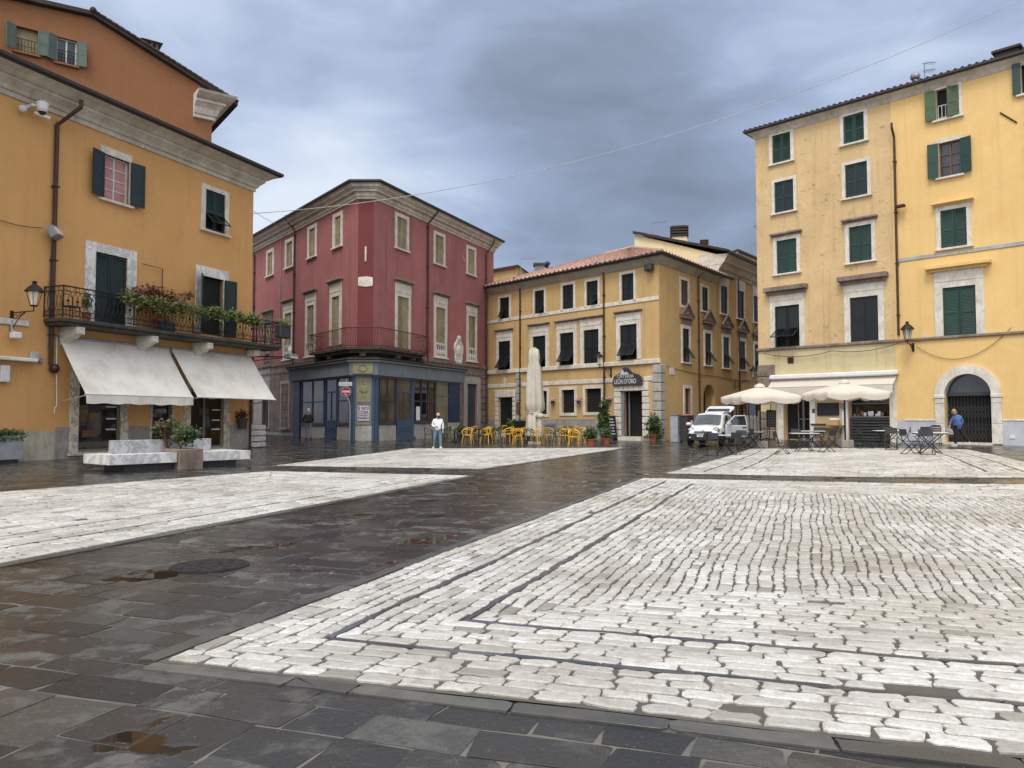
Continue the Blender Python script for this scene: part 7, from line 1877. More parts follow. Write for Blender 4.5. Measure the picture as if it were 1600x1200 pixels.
# ------------------------------------------------------------------ bar front details
def bar_details():
    F = RH
    # panel between door and window with its board, shelf, box
    u0, u1 = F.u(1268), F.u(1324); z1 = F.z(1296, 600); m = MB(); m.T = F.M
    t = thing('menu_board', 'dark rectangular menu board on the cream panel of the bar front', 'board', F.P((u0+u1)/2, 2))
    a, b, z0, zt = F.box((1279.5, 1311, 630.5, 648)); m.box((a, -.10, z0), (b, -.06, zt)); m.build('board', M['chalk'], t)
    m = MB(); m.T = F.M; m.box((a-.04, -.11, z0-.04), (a, -.05, zt+.04)); m.box((b, -.11, z0-.04), (b+.04, -.05, zt+.04)); m.box((a, -.109, zt), (b, -.05, zt+.039)); m.box((a, -.109, z0-.039), (b, -.05, z0)); m.build('frame', M['black'], t)
    m = MB(); m.T = F.M; zp = .25; m.box((u0+.1, -.05, zp), (u1-.1, .01, z1)); k = m.build('bar_panel', M['panel_cream'], None, loc=F.P((u0+u1)/2, zp)); tag(k, 'cream painted panel between the bar door and the bar window', 'panel')
    for s, (ua, ub) in enumerate(((u0-.02, u0+.22), (u1-.25, u1-.02))): 
        m = MB(); m.T = F.M; m.bbox((ua, -.09, .1), (ub, -.051, z1), .01); tag(m.build('white_pilaster', M['white_paint'], None, loc=F.P(ua, .1)), ('white strip left of the menu board, beside the bar door', 'white strip right of the menu board, beside the bar window')[s], 'pilaster', 'white strips framing the bar panel')
    zs = F.z(1295, 664.5, .3); a, b = F.u(1272, .4), F.u(1317, .4); t = thing('counter_shelf', 'brown wooden counter shelf on folding legs under the menu board', 'shelf', F.P((a+b)/2, zs, .4)); m = MB(); m.T = F.M; m.bbox((a, -.75, zs-.05), (b, -.12, zs), .01); m.build('top', M['wood'], t)
    for x in (a+.15, b-.15): m = MB(); m.T = F.M; m.tube([(x, -.7, zs-.05), (x+.35*(1 if x == a+.15 else -1), -.4, gz(12, 38))], .02, 5); m.build('leg', M['black'], t)
    c = F.u(1304.5, .4); t = thing('wooden_box', 'small wooden box with papers on the counter shelf', 'box', F.P(c, zs, .4)); m = MB(); m.T = F.M; m.bbox((c-.2, -.55, zs+.001), (c+.2, -.25, zs+.25), .01); m.build('box', M['yellow2'], t); m = MB(); m.T = F.M; m.bbox((c-.22, -.57, zs+.251), (c+.2, -.23, zs+.36), .02); m.build('papers', M['paper'], t)
    c = F.u(1281, .4); m = MB(); m.T = F.M; m.bbox((c-.45, -.6, zs+.001), (c+.3, -.3, zs+.09), .03); tag(m.build('tray', M['grey_dark'], None, loc=F.P(c, zs, .4)), 'dark flat tray lying on the left of the counter shelf', 'tray')
    # chalkboard on an easel
    p = on_floor(1206, 697); p = Vector((p.x, p.y-.2, p.z)); Y = p.y; t = thing('chalkboard', 'tilted chalkboard with white handwriting on a black easel under the left parasol', 'board', p)
    a = at_depth(1197.5, 667, Y); b = at_depth(1212, 640, Y); T = Matrix.Translation((a.x, Y, a.z)) @ Matrix.Rotation(.06, 4, 'Y') @ Matrix.Rotation(-.12, 4, 'X'); w = b.x-a.x; h = b.z-a.z
    m = MB(); m.T = T; m.bbox((0, -.03, 0), (w, .02, h), .01); m.build('board', M['chalk'], t)
    rg = random.Random(3)
    for i in range(9):
        z = h*.08+h*.84*i/9; x = w*.12
        m = MB(); m.T = T
        while x < w*.8: e = x+w*rg.uniform(.05, .16); m.tube([(x, -.034, z+rg.uniform(-.01, .01)), ((x+e)/2, -.034, z+.025), (e, -.034, z)], .005, 3); x = e+.02
        m.build('chalk_writing', M['letter'], t)
    for (x0, x1) in ((w*.15, -.08), (w*.85, w+.08)): m = MB(); m.T = Matrix.Translation((a.x, Y, 0)); m.tube([(x0+.03, .05, a.z+.05), (x1, -.1, p.z)], .02, 5); m.build('leg', M['black'], t)
    m = MB(); m.T = Matrix.Translation((a.x, Y, 0)); m.tube([(w*.55, .06, a.z+h+.25), (w*.5, .4, p.z)], .02, 5); m.build('leg', M['black'], t)
    # pale rounded pickets behind, on the side street
    names = ('leftmost', 'second', 'third', 'rightmost')
    for i, px in enumerate((1168.5, 1174.5, 1180, 1185.5)):
        q = CFC.P(CFC.u(px, .5), 0, .5); g0 = gz(q.x, q.y); h = CFC.z(px, 650, .5); m = MB(); m.T = CFC.M; u = CFC.u(px, .5); wd = .22
        m.prism([(u-wd, g0), (u+wd, g0)]+[(u+wd*math.cos(k*math.pi/8), h-wd+wd*1.2*math.sin(k*math.pi/8)) for k in range(9)], -.52, -.48); tag(m.build('rounded_board', M['white'], None, loc=(q.x, q.y, g0)), '%s of four pale round-topped boards behind the left parasol' % names[i], 'board', 'pale round-topped boards in the side street')
    # lamp over, house number etc.
    u, z = F.uz(1318, 634, .1); m = MB(); m.T = F.M; m.bbox((u-.1, -.2, z-.16), (u+.08, -.1, z+.14), .02); tag(m.build('wall_lamp', M['grey_paint'], None, loc=F.P(u, z)), 'small grey lamp on the white strip left of the bar window', 'lamp')
    u, z = F.uz(1271, 642, .1); m = MB(); m.T = F.M; m.box((u-.08, -.10, z-.12), (u+.08, -.0905, z+.12)); tag(m.build('sticker', M['blue'], None, loc=F.P(u, z)), 'small blue sticker on the white strip by the bar door', 'sticker')
    u, z = F.uz(1582, 682.5); m = MB(); m.T = F.M; m.bbox((u-.11, -.03, z-.09), (u+.11, 0, z+.09), .01); tag(m.build('socket_cover', M['white_paint'], None, loc=F.P(u, z)), 'small white cover plate on the bluish plinth right of the arch', 'cover plate')
    a, b, z0, z1 = F.box((1424, 1443, 669, 690)); m = MB(); m.T = F.M; m.box((a, -.03, z0), (b, .01, z1)); m.box((a+.05, -.045, z0+.05), (b-.05, -.031, z1-.05)); tag(m.build('meter_hatch', M['plinth_blue'], None, loc=F.P(a, z0)), 'grey metal hatch in the plinth left of the arched doorway', 'hatch')
bar_details()

# ------------------------------------------------------------------ plants and boxes in front of the mustard building
def restaurant_props():
    for (px, py, r, h, blobs, lab, mat) in (
        (923, 697, .24, .36, [((0, 0, .62), (.34, .3, .34), 240, .17)], 'bushy plant in a terracotta pot at the end of the chair rows', 'terracotta'),
        (948, 694, .20, .30, [((0, 0, .55), (.25, .25, .3), 120, .16)], 'smaller potted plant right of the last tables', 'terracotta'),
        (943, 688, .22, .4, [((0, 0, 1.2), (.32, .3, .8), 420, .18), ((.1, 0, 2.0), (.25, .25, .6), 180, .18), ((-.1, -.1, .7), (.38, .3, .4), 160, .18)], 'tall bamboo-like plant left of the restaurant door', 'terracotta'),
        (1021, 690, .26, .42, [((0, 0, 1.0), (.42, .36, .62), 380, .18), ((.12, 0, .5), (.5, .35, .35), 180, .18)], 'tall potted plant right of the restaurant door', 'terracotta'),
        (797, 688, .2, .3, [((0, 0, .8), (.3, .3, .45), 150, .18)], 'leafy potted plant beside the blue side door', 'grey_dark'),
        (765, 688, .2, .3, [((0, 0, .6), (.45, .3, .3), 150, .16)], 'low potted plant behind the left yellow chairs', 'grey_dark'),
        (718, 686, .2, .3, [((0, 0, .6), (.4, .3, .3), 130, .16)], 'low potted plant by the blue shopfront end', 'grey_dark'),
        (826, 689, .18, .3, [((0, 0, .6), (.3, .25, .25), 110, .14)], 'small plant at the foot of the closed parasol', 'grey_dark'),
        (888, 685, .2, .3, [((-.3, 0, .55), (.5, .25, .25), 160, .14), ((.4, 0, .55), (.5, .25, .22), 140, .14)], 'spreading low plant against the grey plinth', 'grey_dark')):
        pot_plant('potted_plant', lab, 'plant', on_floor(px, py), r, h, mat, blobs, 'leaf', True, 'potted plants outside the restaurant')
    for px, py, lab in ((863.5, 628, 'pink flowers in a wall pot left of the middle ground window'), (904.5, 628, 'pink flowers in a wall pot between two ground windows'), (951, 626, 'pink flowers in a wall pot near the restaurant door')):
        u, z = CFA.uz(px, py, .15); p = CFA.P(u, z-.12, .18); pot_plant('wall_flowers', lab, 'flowers', p, .14, .2, 'grey_dark', [((0, 0, .24), (.28, .2, .14), 60, .12)], 'flower', False, 'wall pots of flowers on the mustard building')
    # pale bench boxes behind the parasol, dark trough
    p = on_floor(857, 687); t = thing('slatted_box', 'pale blue-grey slatted box behind the closed parasol', 'box', p); m = MB(); m.T = Matrix.Translation(p) @ Matrix.Rotation(.7, 4, 'Z')
    for i in range(4): m.bbox((-.55, -.25, .12+.24*i), (.45, .25, .12+.24*i+.2), .02)
    m.build('slats', M['blue_grey'], t); m2 = MB(); m2.T = m.T; m2.box((-.5, -.2, 0), (.4, .2, 1.0)); m2.build('core', M['grey_paint'], t)
    p = on_floor(812, 686); t = thing('dark_trough', 'dark rectangular planter trough between the side door and the closed parasol', 'planter', p); m = MB(); m.T = Matrix.Translation(p) @ Matrix.Rotation(.7, 4, 'Z'); m.bbox((-.8, -.2, .1), (.7, .2, 1.15), .03); m.build('trough', M['black'], t); m2 = MB(); m2.T = m.T; m2.leaves((0, 0, 1.2), (.6, .2, .12), 80, .12); m2.build('foliage', M['leaf'], t)
    p = on_floor(958, 688); t = thing('menu_stand', 'black framed menu stand left of the restaurant door', 'board', p); m = MB(); m.T = Matrix.Translation(p) @ Matrix.Rotation(.65, 4, 'Z') @ Matrix.Rotation(-.1, 4, 'X'); m.bbox((-.35, -.03, .1), (.35, .03, 1.5), .02); m.build('board', M['chalk'], t)
    for i in range(6):
        k = MB(); k.T = m.T; k.box((-.24+.04*(i % 2), -.036, .35+.18*i), (.2-.05*(i % 3), -.031, .42+.18*i)); k.build('menu_line', M['letter'], t)
    for x in (-.3, .3): k = MB(); k.T = m.T; k.box((x-.03, -.05, 0), (x+.03, .25, .1)); k.build('foot', M['black'], t)
    u, z = CFA.uz(811.5, 637); m = MB(); m.T = CFA.M; m.box((u-.17, -.15, z-.4), (u+.17, -.11, z+.4)); tag(m.build('wooden_board', M['wood'], None, loc=CFA.P(u, z)), 'small brown board fixed to the pilaster by the blue side door', 'board')
    # cabinet and bin in the side street
    p = on_floor(1057.5, 691); t = thing('utility_cabinet', 'narrow grey utility cabinet on the mustard side wall', 'cabinet', p); T = Matrix.Translation(p) @ Matrix.Rotation(math.atan2(CFB.d.y, CFB.d.x), 4, 'Z')
    m = MB(); m.T = T; m.bbox((-.3, -.2, 0), (.35, .25, 1.5), .02); m.build('body', M['zinc'], t); m = MB(); m.T = T; m.bbox((-.34, -.24, 1.5), (.39, .27, 1.56), .01); m.build('lid', M['grey_paint'], t); m = MB(); m.T = T; m.box((-.25, -.212, .45), (.30, -.2, 1.4)); m.box((-.05, -.225, 1.15), (.1, -.2125, 1.35)); m.build('door', M['grey_paint'], t)
    p = on_floor(1071, 690.5); t = thing('waste_bin', 'dark grey bin with a red lid behind the van', 'bin', p); m = MB(); T = Matrix.Translation(p) @ Matrix.Rotation(math.atan2(CFB.d.y, CFB.d.x), 4, 'Z'); m.T = T; m.bbox((-.4, -.3, .05), (.5, .3, 1.42), .03); m.build('body', M['grey_dark'], t); m = MB(); m.T = T; m.bbox((-.43, -.33, 1.42), (.53, .33, 1.5), .02); m.build('lid', M['red_cap'], t)
    m = MB(); m.T = T; m.box((.05, -.312, .9), (.3, -.301, 1.2)); m.build('sticker', M['paper'], t)
restaurant_props()
# ------------------------------------------------------------------ white van-like hatchback, tailgate up and driver's door open
def car():
    p = on_floor(1099, 699.0); Yc = p.y
    fw = Vector((-math.sin(math.radians(27)), -math.cos(math.radians(27)), 0))
    c = p-fw*1.75                                   # middle of the car
    lx = Vector((-fw.y, fw.x, 0))                   # towards the driver's side (right in the photo)
    T = Matrix(((lx.x, fw.x, 0, c.x), (lx.y, fw.y, 0, c.y), (0, 0, 1, gz(c.x, c.y)), (0, 0, 0, 1)))    # x: driver's side, y: forward
    t = thing('white_hatchback', 'small white hatchback with raised tailgate and open door parked beside the left parasol', 'car', (c.x, c.y, gz(c.x, c.y)))
    def loft(secs, mat, name, smooth=True, cap=True, par=t):
        m = MB(); m.T = T; rings = []
        for y, half in secs:
            ring = [m.pt((x, y, z)) for x, z in half]+[m.pt((-x, y, z)) for x, z in half[::-1]]
            rings.append(ring)
        n = len(rings[0])
        for A, B in zip(rings, rings[1:]):
            for k in range(n): m.face((A[k], A[(k+1) % n], B[(k+1) % n], B[k]))
        if cap: m.face(rings[0][::-1]); m.face(rings[-1])
        return m.build(name, mat, par, smooth=False)
    def sec(w, zt, zb=.30, crown=.04): return [(0.001, zb), (w*.92, zb), (w, zb+.18), (w*1.0, zt-.22), (w*.95, zt-.06), (w*.72, zt+crown*.5), (0.001, zt+crown)]
    body = loft([(-1.82, sec(.72, .92, .42)), (-1.72, sec(.79, .98, .32)), (-1.2, sec(.82, 1.0)), (0, sec(.82, 1.0)), (.75, sec(.82, 1.0)), (1.05, sec(.81, .99)), (1.45, sec(.78, .90)), (1.68, sec(.73, .80, .32)), (1.80, sec(.64, .70, .40))], M['car_paint'], 'body')
    def csec(wb, wt, zb, zt): return [(0.001, zb), (wb, zb), (wb-.015, zb+(zt-zb)*.3), (wt+.02, zt-.12), (wt-.06, zt-.02), (wt*.6, zt+.015), (0.001, zt+.025)]
    loft([(-1.66, csec(.74, .64, .95, 1.36)), (-1.50, csec(.78, .66, .96, 1.55)), (-.8, csec(.79, .68, .96, 1.60)), (.1, csec(.79, .67, .96, 1.585)), (.42, csec(.785, .64, .96, 1.50)), (1.10, csec(.76, .70, .93, 1.0))], M['car_paint'], 'cabin')
    # glass
    m = MB(); m.T = T
    ws = [[m.pt((x*k, y+.035*(1-abs(x)/.66), z+.012+.035*(1-abs(x)/.66))) for x in (-.66, -.4, 0, .4, .66)] for k, y, z in ((1, 1.085, 1.045), (.96, .77, 1.285), (.91, .46, 1.50))]
    for A, B in zip(ws, ws[1:]):
        for k in range(4): m.face((A[k], A[k+1], B[k+1], B[k]))
    m.build('windscreen', M['car_glass'], t, smooth=True)
    m = MB(); m.T = T; m.poly([(-.56, 1.10, 1.025), (.56, 1.10, 1.025), (.62, 1.12, 1.005), (-.62, 1.12, 1.005)]); m.build('scuttle', M['car_black'], t)
    for s in (-1, 1):
        for (y0, y1) in ((-.42, .62), (-1.2, -.5)):
            if s == 1 and y0 == -.42: continue
            m = MB(); m.T = T; q = [(s*.795, y0, 1.05), (s*.795, y1, 1.05), (s*.715, min(y1, .25) if y1 > 0 else y1, 1.47), (s*.715, y0, 1.47)]; m.poly(q if s > 0 else q[::-1]); m.build('side_window', M['car_glass'], t)
        m = MB(); m.T = T; m.tube([(s*.66, -1.4, 1.63), (s*.68, -1.2, 1.66), (s*.67, .0, 1.65), (s*.65, .25, 1.58)], .022, 6); m.build('roof_rail', M['car_black'], t)
    # dark open door aperture
    m = MB(); m.T = T; m.poly([(.832, -.35, .45), (.832, .80, .45), (.832, .80, 1.02), (.79, .45, 1.40), (.73, .2, 1.50), (.73, -.35, 1.50)]); m.build('door_opening', M['dark'], t)
    # bumper, grille, lights, plate
    loft([(1.55, [(0.001, .28), (.76, .28), (.80, .36), (.80, .52), (.77, .60), (0.001, .60)]), (1.76, [(0.001, .28), (.68, .28), (.72, .36), (.72, .55), (.68, .62), (0.001, .62)]), (1.87, [(0.001, .30), (.52, .30), (.56, .38), (.56, .54), (.5, .60), (0.001, .60)])], M['car_black'], 'bumper')
    m = MB(); m.T = T; m.bbox((-.42, 1.79, .66), (.42, 1.84, .73), .01); m.build('grille', M['car_black'], t)
    m = MB(); m.T = T; m.bbox((-.36, 1.80, .605), (-.08, 1.885, .65), .01); m.build('air_intake_trim', M['zinc'], t); m = MB(); m.T = T; m.bbox((.08, 1.80, .605), (.36, 1.885, .65), .01); m.build('air_intake_trim', M['zinc'], t)
    m = MB(); m.T = T @ Matrix.Translation((0, 1.82, .76)) @ Matrix.Rotation(-math.pi/2, 4, 'X'); m.lathe([(.06, 0), (.06, .03), (.02, .035)], 12); m.build('badge', M['zinc'], t)
    m = MB(); m.T = T; m.bbox((-.27, 1.875, .455), (.27, 1.895, .57), .005); pl = m.build('number_plate', M['white_paint'], t)
    m = MB(); m.T = T
    for i in range(7): x = -.2+.062*i+(.02 if i > 2 else 0); m.box((x, 1.896, .48), (x+.04, 1.899, .545))
    m.build('plate_characters', M['black'], pl)
    for s in (-1, 1):
        m = MB(); m.T = T @ Matrix.Translation((s*.60, 1.60, .80)); m.ball((0, 0, 0), .15, 12, 8, (1.1, .9, .75)); hl = m.build('headlight', M['headlight'], t, smooth=True)
        m = MB(); m.T = T @ Matrix.Translation((s*.60, 1.735, .80)) @ Matrix.Rotation(-math.pi/2, 4, 'X'); m.tube([(.15*math.cos(a), .105*math.sin(a), -.02) for a in [k*math.pi/8 for k in range(16)]], .014, 5, closed=True); m.build('bezel', M['car_black'], hl)
        m = MB(); m.T = T @ Matrix.Translation((s*.56, 1.83, .42)); m.ball((0, 0, 0), .07, 8, 6, (1.6, .5, .8)); m.build('fog_lamp', M['headlight'], t)
        m = MB(); m.T = T; m.bbox((s*.95-.12, .72, 1.0), (s*.95+.12, .84, 1.15), .05); mr = m.build('wing_mirror', M['car_paint'], t) if s < 0 else None
        for y in (-1.15, 1.15):
            W = T @ Matrix.Translation((s*.74, y, .31)) @ Matrix.Rotation(math.pi/2, 4, 'Y')
            m = MB(); m.T = W; m.lathe([(.2, -.10), (.29, -.10), (.315, -.06), (.315, .06), (.29, .10), (.2, .10)], 20); w = m.build('wheel', M['rubber'], t)
            m = MB(); m.T = W; m.lathe([(.05, -.085), (.19, -.09), (.2, .09), (.05, .085)], 16); m.build('rim', M['steel'], w)
            m = MB(); m.T = T; m.tube([(s*.825, y+.37*math.cos(a), .31+.37*math.sin(a)) for a in [k*math.pi/10 for k in range(11)]], .035, 6); m.build('wheel_arch', M['car_black'], t)
    m = MB(); m.T = T; m.box((-.83, -1.7, .30), (.83, 1.5, .42)); m.build('sill', M['car_black'], t)
    # door swung open, hinge near the front
    D = T @ Matrix.Translation((.84, .80, 0)) @ Matrix.Rotation(math.radians(58), 4, 'Z')
    m = MB(); m.T = D; m.bbox((-.03, -1.12, .42), (.05, 0, 1.02), .03); dr = m.build('open_door', M['car_paint'], t)
    m = MB(); m.T = D; m.tube([(.01, -.02, 1.0), (-.02, -.48, 1.46), (-.03, -1.02, 1.48), (.01, -1.10, 1.02)], .03, 6); m.build('window_frame', M['car_paint'], dr)
    m = MB(); m.T = D; m.poly([(.012, -.10, 1.02), (-.015, -.50, 1.44), (-.022, -1.0, 1.45), (.012, -1.07, 1.02)]); m.build('window_glass', M['car_glass'], dr)
    m = MB(); m.T = D; m.box((.051, -1.04, .88), (.068, -.86, .93)); m.box((-.05, -1.0, .5), (-.031, -.1, .92)); m.build('handle', M['car_black'], dr)
    m = MB(); m.T = D; m.bbox((.06, -.22, 1.0), (.30, -.10, 1.15), .05); m.build('wing_mirror', M['car_paint'], dr)
    # raised tailgate
    Tg = T @ Matrix.Translation((0, -1.45, 1.60)) @ Matrix.Rotation(math.radians(-16), 4, 'X')
    m = MB(); m.T = Tg; m.bbox((-.66, -1.05, .02), (.66, 0, .08), .03); m.bbox((-.68, -1.12, -.08), (.68, -.62, .10), .05); tg = m.build('tailgate', M['car_paint'], t)
    m = MB(); m.T = Tg; m.poly([(-.55, -.60, .095), (.55, -.60, .095), (.58, -.08, .086), (-.58, -.08, .086)]); m.build('rear_window', M['car_glass'], tg)
    m = MB(); m.T = Tg; m.box((-.5, -1.14, .0), (.5, -1.122, .07)); m.build('number_plate_recess', M['car_black'], tg)
    for s in (-1, 1): m = MB(); m.T = T; m.tube([(s*.6, -1.7, 1.05), (s*.6, -1.95, 1.72)], .014, 5); m.build('gas_strut', M['steel'], t)
car()

# ------------------------------------------------------------------ people
def skinned(name, verts, edges, radii, mat, parent, sub=2, root=0):
    me = bpy.data.meshes.new(name); me.from_pydata(verts, edges, []); me.materials.append(mat)
    o = bpy.data.objects.new(name, me); C.objects.link(o); o.parent = parent
    md = o.modifiers.new('skin', 'SKIN'); md.use_smooth_shade = True
    sv = me.skin_vertices[0].data
    for i, r in enumerate(radii): sv[i].radius = r if isinstance(r, tuple) else (r, r); sv[i].use_root = (i == root)
    ss = o.modifiers.new('sub', 'SUBSURF'); ss.levels = sub; ss.render_levels = sub
    return o
class Fig:
    def __init__(s): s.v = []; s.e = []; s.r = []
    def a(s, p, r, prev=None):
        s.v.append(tuple(p)); s.r.append(r); i = len(s.v)-1
        if prev is not None: s.e.append((prev, i))
        return i
def person(label, p, rz, J, shirt, trousers, shoes, hair, extra=None, scale=1.0, female=False):
    t = thing('person', label, 'person', p, rz, None, local=True); t.scale = (scale,)*3
    V = {k: Vector(v) for k, v in J.items() if isinstance(v, tuple)}
    f = Fig(); pel = f.a(V['pelvis'], (.10, .075)); sp = f.a(V['waist'], (.10, .07), pel); chs = f.a(V['chest'], (.10, .065), sp); nk = f.a(V['neck'], .055, chs); hb = f.a(V['neck'].lerp(V['head'], .55), .062, nk); hd = f.a(V['head'], .088, hb); ht = f.a(V['head']+(V['head']-V['neck']).normalized()*.09, .07, hd)
    fc = Vector(J.get('face', (0, -1, 0))); ns = f.a(V['head']+fc*.105+Vector((0, 0, -.01)), .014, hd)
    for s in ('l', 'r'):
        sh = f.a(V['sh_'+s]-Vector((0, 0, .03)), .036, chs); el = f.a(V['el_'+s], .036, sh); wr = f.a(V['wr_'+s], .030, el)
        hdv = (V['ha_'+s]-V['wr_'+s]); pm = f.a(V['wr_'+s]+hdv*.55, (.034, .020), wr)
        sd = hdv.normalized().cross(Vector((0.3, 1, 0.2))).normalized()
        for k in range(4):
            o_ = sd*(.028-.0185*k); L = (.85, 1.0, .95, .75)[k]
            k1 = f.a(V['wr_'+s]+hdv*.95+o_, .0095, pm); k2 = f.a(V['wr_'+s]+hdv*(.95+.45*L)+o_+fc*.012, .0085, k1); f.a(V['wr_'+s]+hdv*(.95+.75*L)+o_+fc*.03, .007, k2)
        th = f.a(V['wr_'+s]+hdv*.6+sd*.045, .011, pm); f.a(V['wr_'+s]+hdv*1.0+sd*.065+fc*.015, .009, th)
        hp = f.a(V['hip_'+s], .066, pel); kn = f.a(V['kn_'+s], .048, hp); an = f.a(V['an_'+s], .034, kn); f.a(V['to_'+s], (.035, .025), an)
    skinned('body', f.v, f.e, f.r, M['skin'], t, 1)
    g = Fig(); b0 = g.a(V['waist'].lerp(V['pelvis'], .75), (.170, .130)); b1 = g.a(V['waist'], (.160, .122), b0); b2 = g.a(V['chest'], (.165, .120), b1); g.a(V['neck']-Vector((0, 0, .015)), .082, b2)
    if J.get('hem'): g.a(V['pelvis']+Vector((0, 0, -J['hem']-.07)), (.178, .14), b0)
    for s in ('l', 'r'):
        sh = g.a(V['sh_'+s]-Vector((0, 0, .025)), .070, b2); el = g.a(V['el_'+s], .062, sh); g.a(V['el_'+s].lerp(V['wr_'+s], J.get('sleeve', .9)), .050, el)
    skinned('shirt' if shirt.startswith('shirt') else 'jacket', g.v, g.e, g.r, M[shirt], t, 2, 1)
    h = Fig(); p0 = h.a(V['pelvis']+Vector((0, 0, .06)), (.145, .115))
    for s in ('l', 'r'): hp = h.a(V['hip_'+s]-Vector((0, 0, .02)), .100, p0); kn = h.a(V['kn_'+s], .070, hp); h.a(V['an_'+s]+Vector((0, 0, -.01)), .058, kn)
    skinned('trousers', h.v, h.e, h.r, M[trousers], t, 2)
    for s in ('l', 'r'):
        m = MB(); a = V['an_'+s]; to = V['to_'+s]; d = (to-a); d.z = 0; d.normalize(); T = Matrix.Translation((a.x, a.y, 0)) @ Matrix.Rotation(math.atan2(d.y, d.x)-math.atan2(-1, 0), 4, 'Z'); z0 = min(a.z, to.z)-.035
        m.T = T @ Matrix.Translation((0, 0, z0)); m.slab([(-.045, .07), (.045, .07), (.052, -.06), (.045, -.17), (.0, -.20), (-.045, -.17), (-.052, -.06)][::-1], 0.0, .06); m.ball((0, .0, .065), .062, 8, 5, (.95, 1.5, .9)); m.ball((0, -.12, .045), .055, 8, 5, (1.0, 1.4, .75)); m.build('shoe', M[shoes], t)
    hh = V['head']; m = MB(); m.ball((hh.x-fc.x*.02, hh.y-fc.y*.02, hh.z+.035), .103 if hair[1] else .094, 12, 8, (.95, 1.05, 1.0+.15*hair[1])); 
    if hair[1]: m.ball((hh.x-fc.x*.05, hh.y-fc.y*.05, hh.z-.04), .095, 10, 6, (1, .9, 1.0))
    m.build('hair', M[hair[0]], t, smooth=True)
    side = Vector((fc.y, -fc.x, 0)).normalized()
    if not hair[1]:
        for s in (-1, 1):
            m = MB(); q = hh+fc*.088+side*s*.034+Vector((0, 0, .012)); m.ball(tuple(q), .011, 6, 4); m.build('eye', M['black'], t)
            m = MB(); q = hh+side*s*.092; m.ball(tuple(q), .026, 6, 5, (.5, .8, 1.2)); m.build('ear', M['skin'], t)
        m = MB(); q = hh+fc*.092-Vector((0, 0, .045)); m.ball(tuple(q), .024, 6, 4, (1.2, .5, .4)); m.build('mouth', M['red_cap'], t)
    if extra: extra(t, V, fc)
    return t
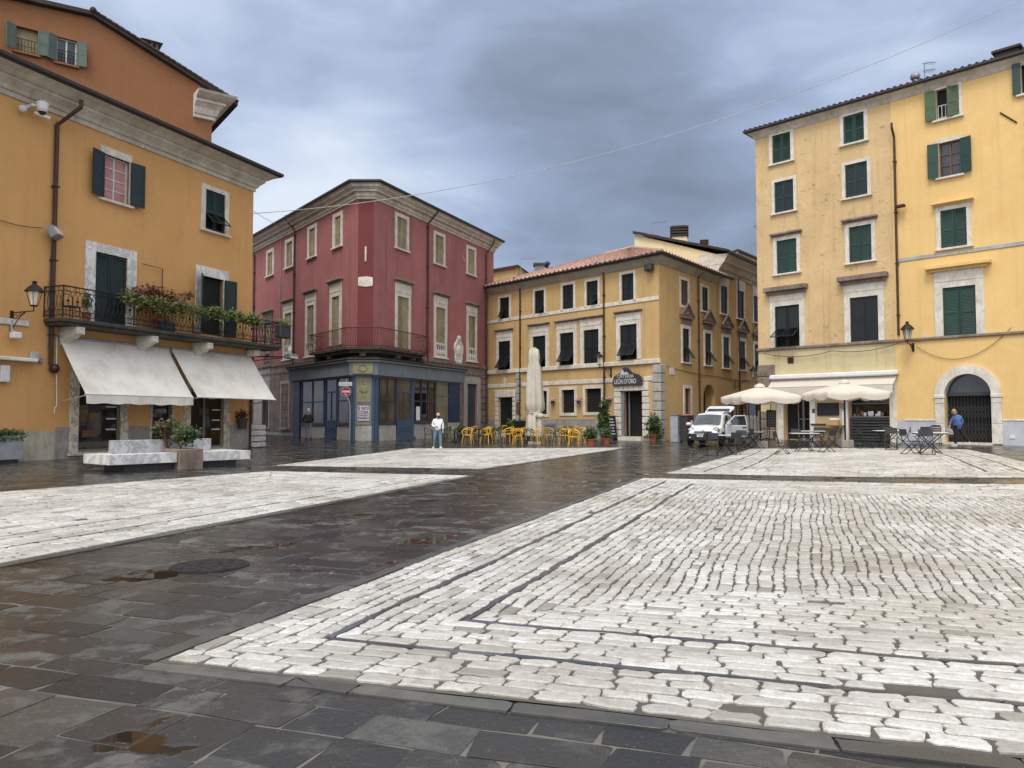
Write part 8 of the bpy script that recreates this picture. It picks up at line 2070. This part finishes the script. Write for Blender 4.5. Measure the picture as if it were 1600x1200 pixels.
def folk():
    def beard(t, V, fc):
        h = V['head']; m = MB(); m.ball((h.x+fc.x*.058, h.y+fc.y*.058, h.z-.075), .068, 10, 6, (1.0, .8, .95)); m.build('beard', M['beard'], t, smooth=True)
        m = MB(); q = V['wr_r']+(V['ha_r']-V['wr_r'])*1.1; m.T = Matrix.Translation(q); m.bbox((-.035, -.03, -.005), (.035, .05, .005), .004); m.build('phone', M['black'], t)
    J = dict(pelvis=(0, 0, .95), waist=(0, -.01, 1.12), chest=(0, 0, 1.34), neck=(.0, -.02, 1.49), head=(.02, -.05, 1.62), face=(.35, -.92, -.1),
             sh_r=(-.19, 0, 1.41), el_r=(-.27, .03, 1.14), wr_r=(-.13, -.17, 1.05), ha_r=(-.05, -.21, 1.05), sh_l=(.19, 0, 1.41), el_l=(.25, .06, 1.14), wr_l=(.24, .02, .90), ha_l=(.235, .0, .81),
             hip_r=(-.10, 0, .90), kn_r=(-.15, -.04, .50), an_r=(-.20, .06, .085), to_r=(-.23, -.07, .035), hip_l=(.10, 0, .90), kn_l=(.13, -.08, .50), an_l=(.14, -.16, .085), to_l=(.17, -.30, .04), hem=.06, sleeve=.85)
    p = on_floor(684, 701); person('bearded man in a white shirt and blue jeans walking towards the white paving', p, 0.1, J, 'shirt_white', 'jeans', 'shoe', ('skin', 0), beard, 1.0*(55/F_PX*p.y)/1.72)
    J2 = dict(pelvis=(0, 0, .95), waist=(0, 0, 1.12), chest=(0, .02, 1.34), neck=(0, .0, 1.48), head=(0, -.03, 1.62), face=(-.3, .95, 0),
              sh_r=(.19, 0, 1.40), el_r=(.26, .0, 1.13), wr_r=(.18, .16, 1.05), ha_r=(.12, .24, 1.08), sh_l=(-.19, 0, 1.40), el_l=(-.25, .02, 1.13), wr_l=(-.22, .08, .92), ha_l=(-.21, .1, .83),
              hip_r=(.10, 0, .90), kn_r=(.11, -.03, .50), an_r=(.14, -.12, .09), to_r=(.15, .03, .035), hip_l=(-.10, 0, .90), kn_l=(-.10, .05, .50), an_l=(-.09, .05, .085), to_l=(-.1, .19, .035), hem=.05, sleeve=.95)
    p = on_floor(481.5, 687.5); person('grey-haired man in a dark jacket and grey jeans looking at the blue shopfront', p, 0.25, J2, 'jacket_dark', 'jeans_grey', 'shoe_dark', ('hair_grey', .4), None, (49/F_PX*p.y)/1.74)
    def bag(t, V, fc):
        q = V['ha_l']; m = MB(); m.T = Matrix.Translation((q.x, q.y, q.z-.36)); m.ball((0, 0, .14), .16, 10, 7, (1.0, .55, 1.05)); m.ball((.02, 0, .06), .15, 10, 6, (1.1, .6, .6)); o = m.build('cloth_bag', M['bag'], t); 
        m = MB(); m.tube([(q.x-.1, q.y, q.z-.08), (q.x-.02, q.y, q.z+.02), (q.x+.08, q.y, q.z-.08)], .009, 5); m.build('bag_handle', M['bag'], o)
        m = MB(); a, b = V['sh_r']+Vector((0, .09, .05)), V['hip_l']+Vector((-.08, .1, .1)); m.tube([a, a.lerp(b, .5)+Vector((0, .07, 0)), b], .016, 5); m.build('strap', M['trousers_dark'], t)
    J3 = dict(pelvis=(.02, 0, .93), waist=(.0, -.02, 1.10), chest=(-.04, -.05, 1.30), neck=(-.11, -.09, 1.44), head=(-.17, -.13, 1.55), face=(-.8, .55, -.2),
              sh_l=(-.19, -.06, 1.36), el_l=(-.27, .0, 1.10), wr_l=(-.32, -.01, .94), ha_l=(-.34, -.02, .86), sh_r=(.13, .0, 1.36), el_r=(.22, .08, 1.10), wr_r=(.12, .05, .92), ha_r=(.08, .03, .84),
              hip_l=(-.07, 0, .88), kn_l=(-.09, -.02, .48), an_l=(-.10, .0, .085), to_l=(-.24, .0, .035), hip_r=(.12, 0, .88), kn_r=(.20, -.02, .50), an_r=(.46, .0, .22), to_r=(.40, .02, .10), hem=.14, sleeve=.95)
    p = on_floor(1497, 696.8); person('blonde woman in a blue denim jacket with a grey bag walking past the arched doorway', p, -.35, J3, 'jacket_blue', 'trousers_dark', 'shoe', ('hair_blonde', 1.0), bag, (57/F_PX*p.y)/1.68)
folk()
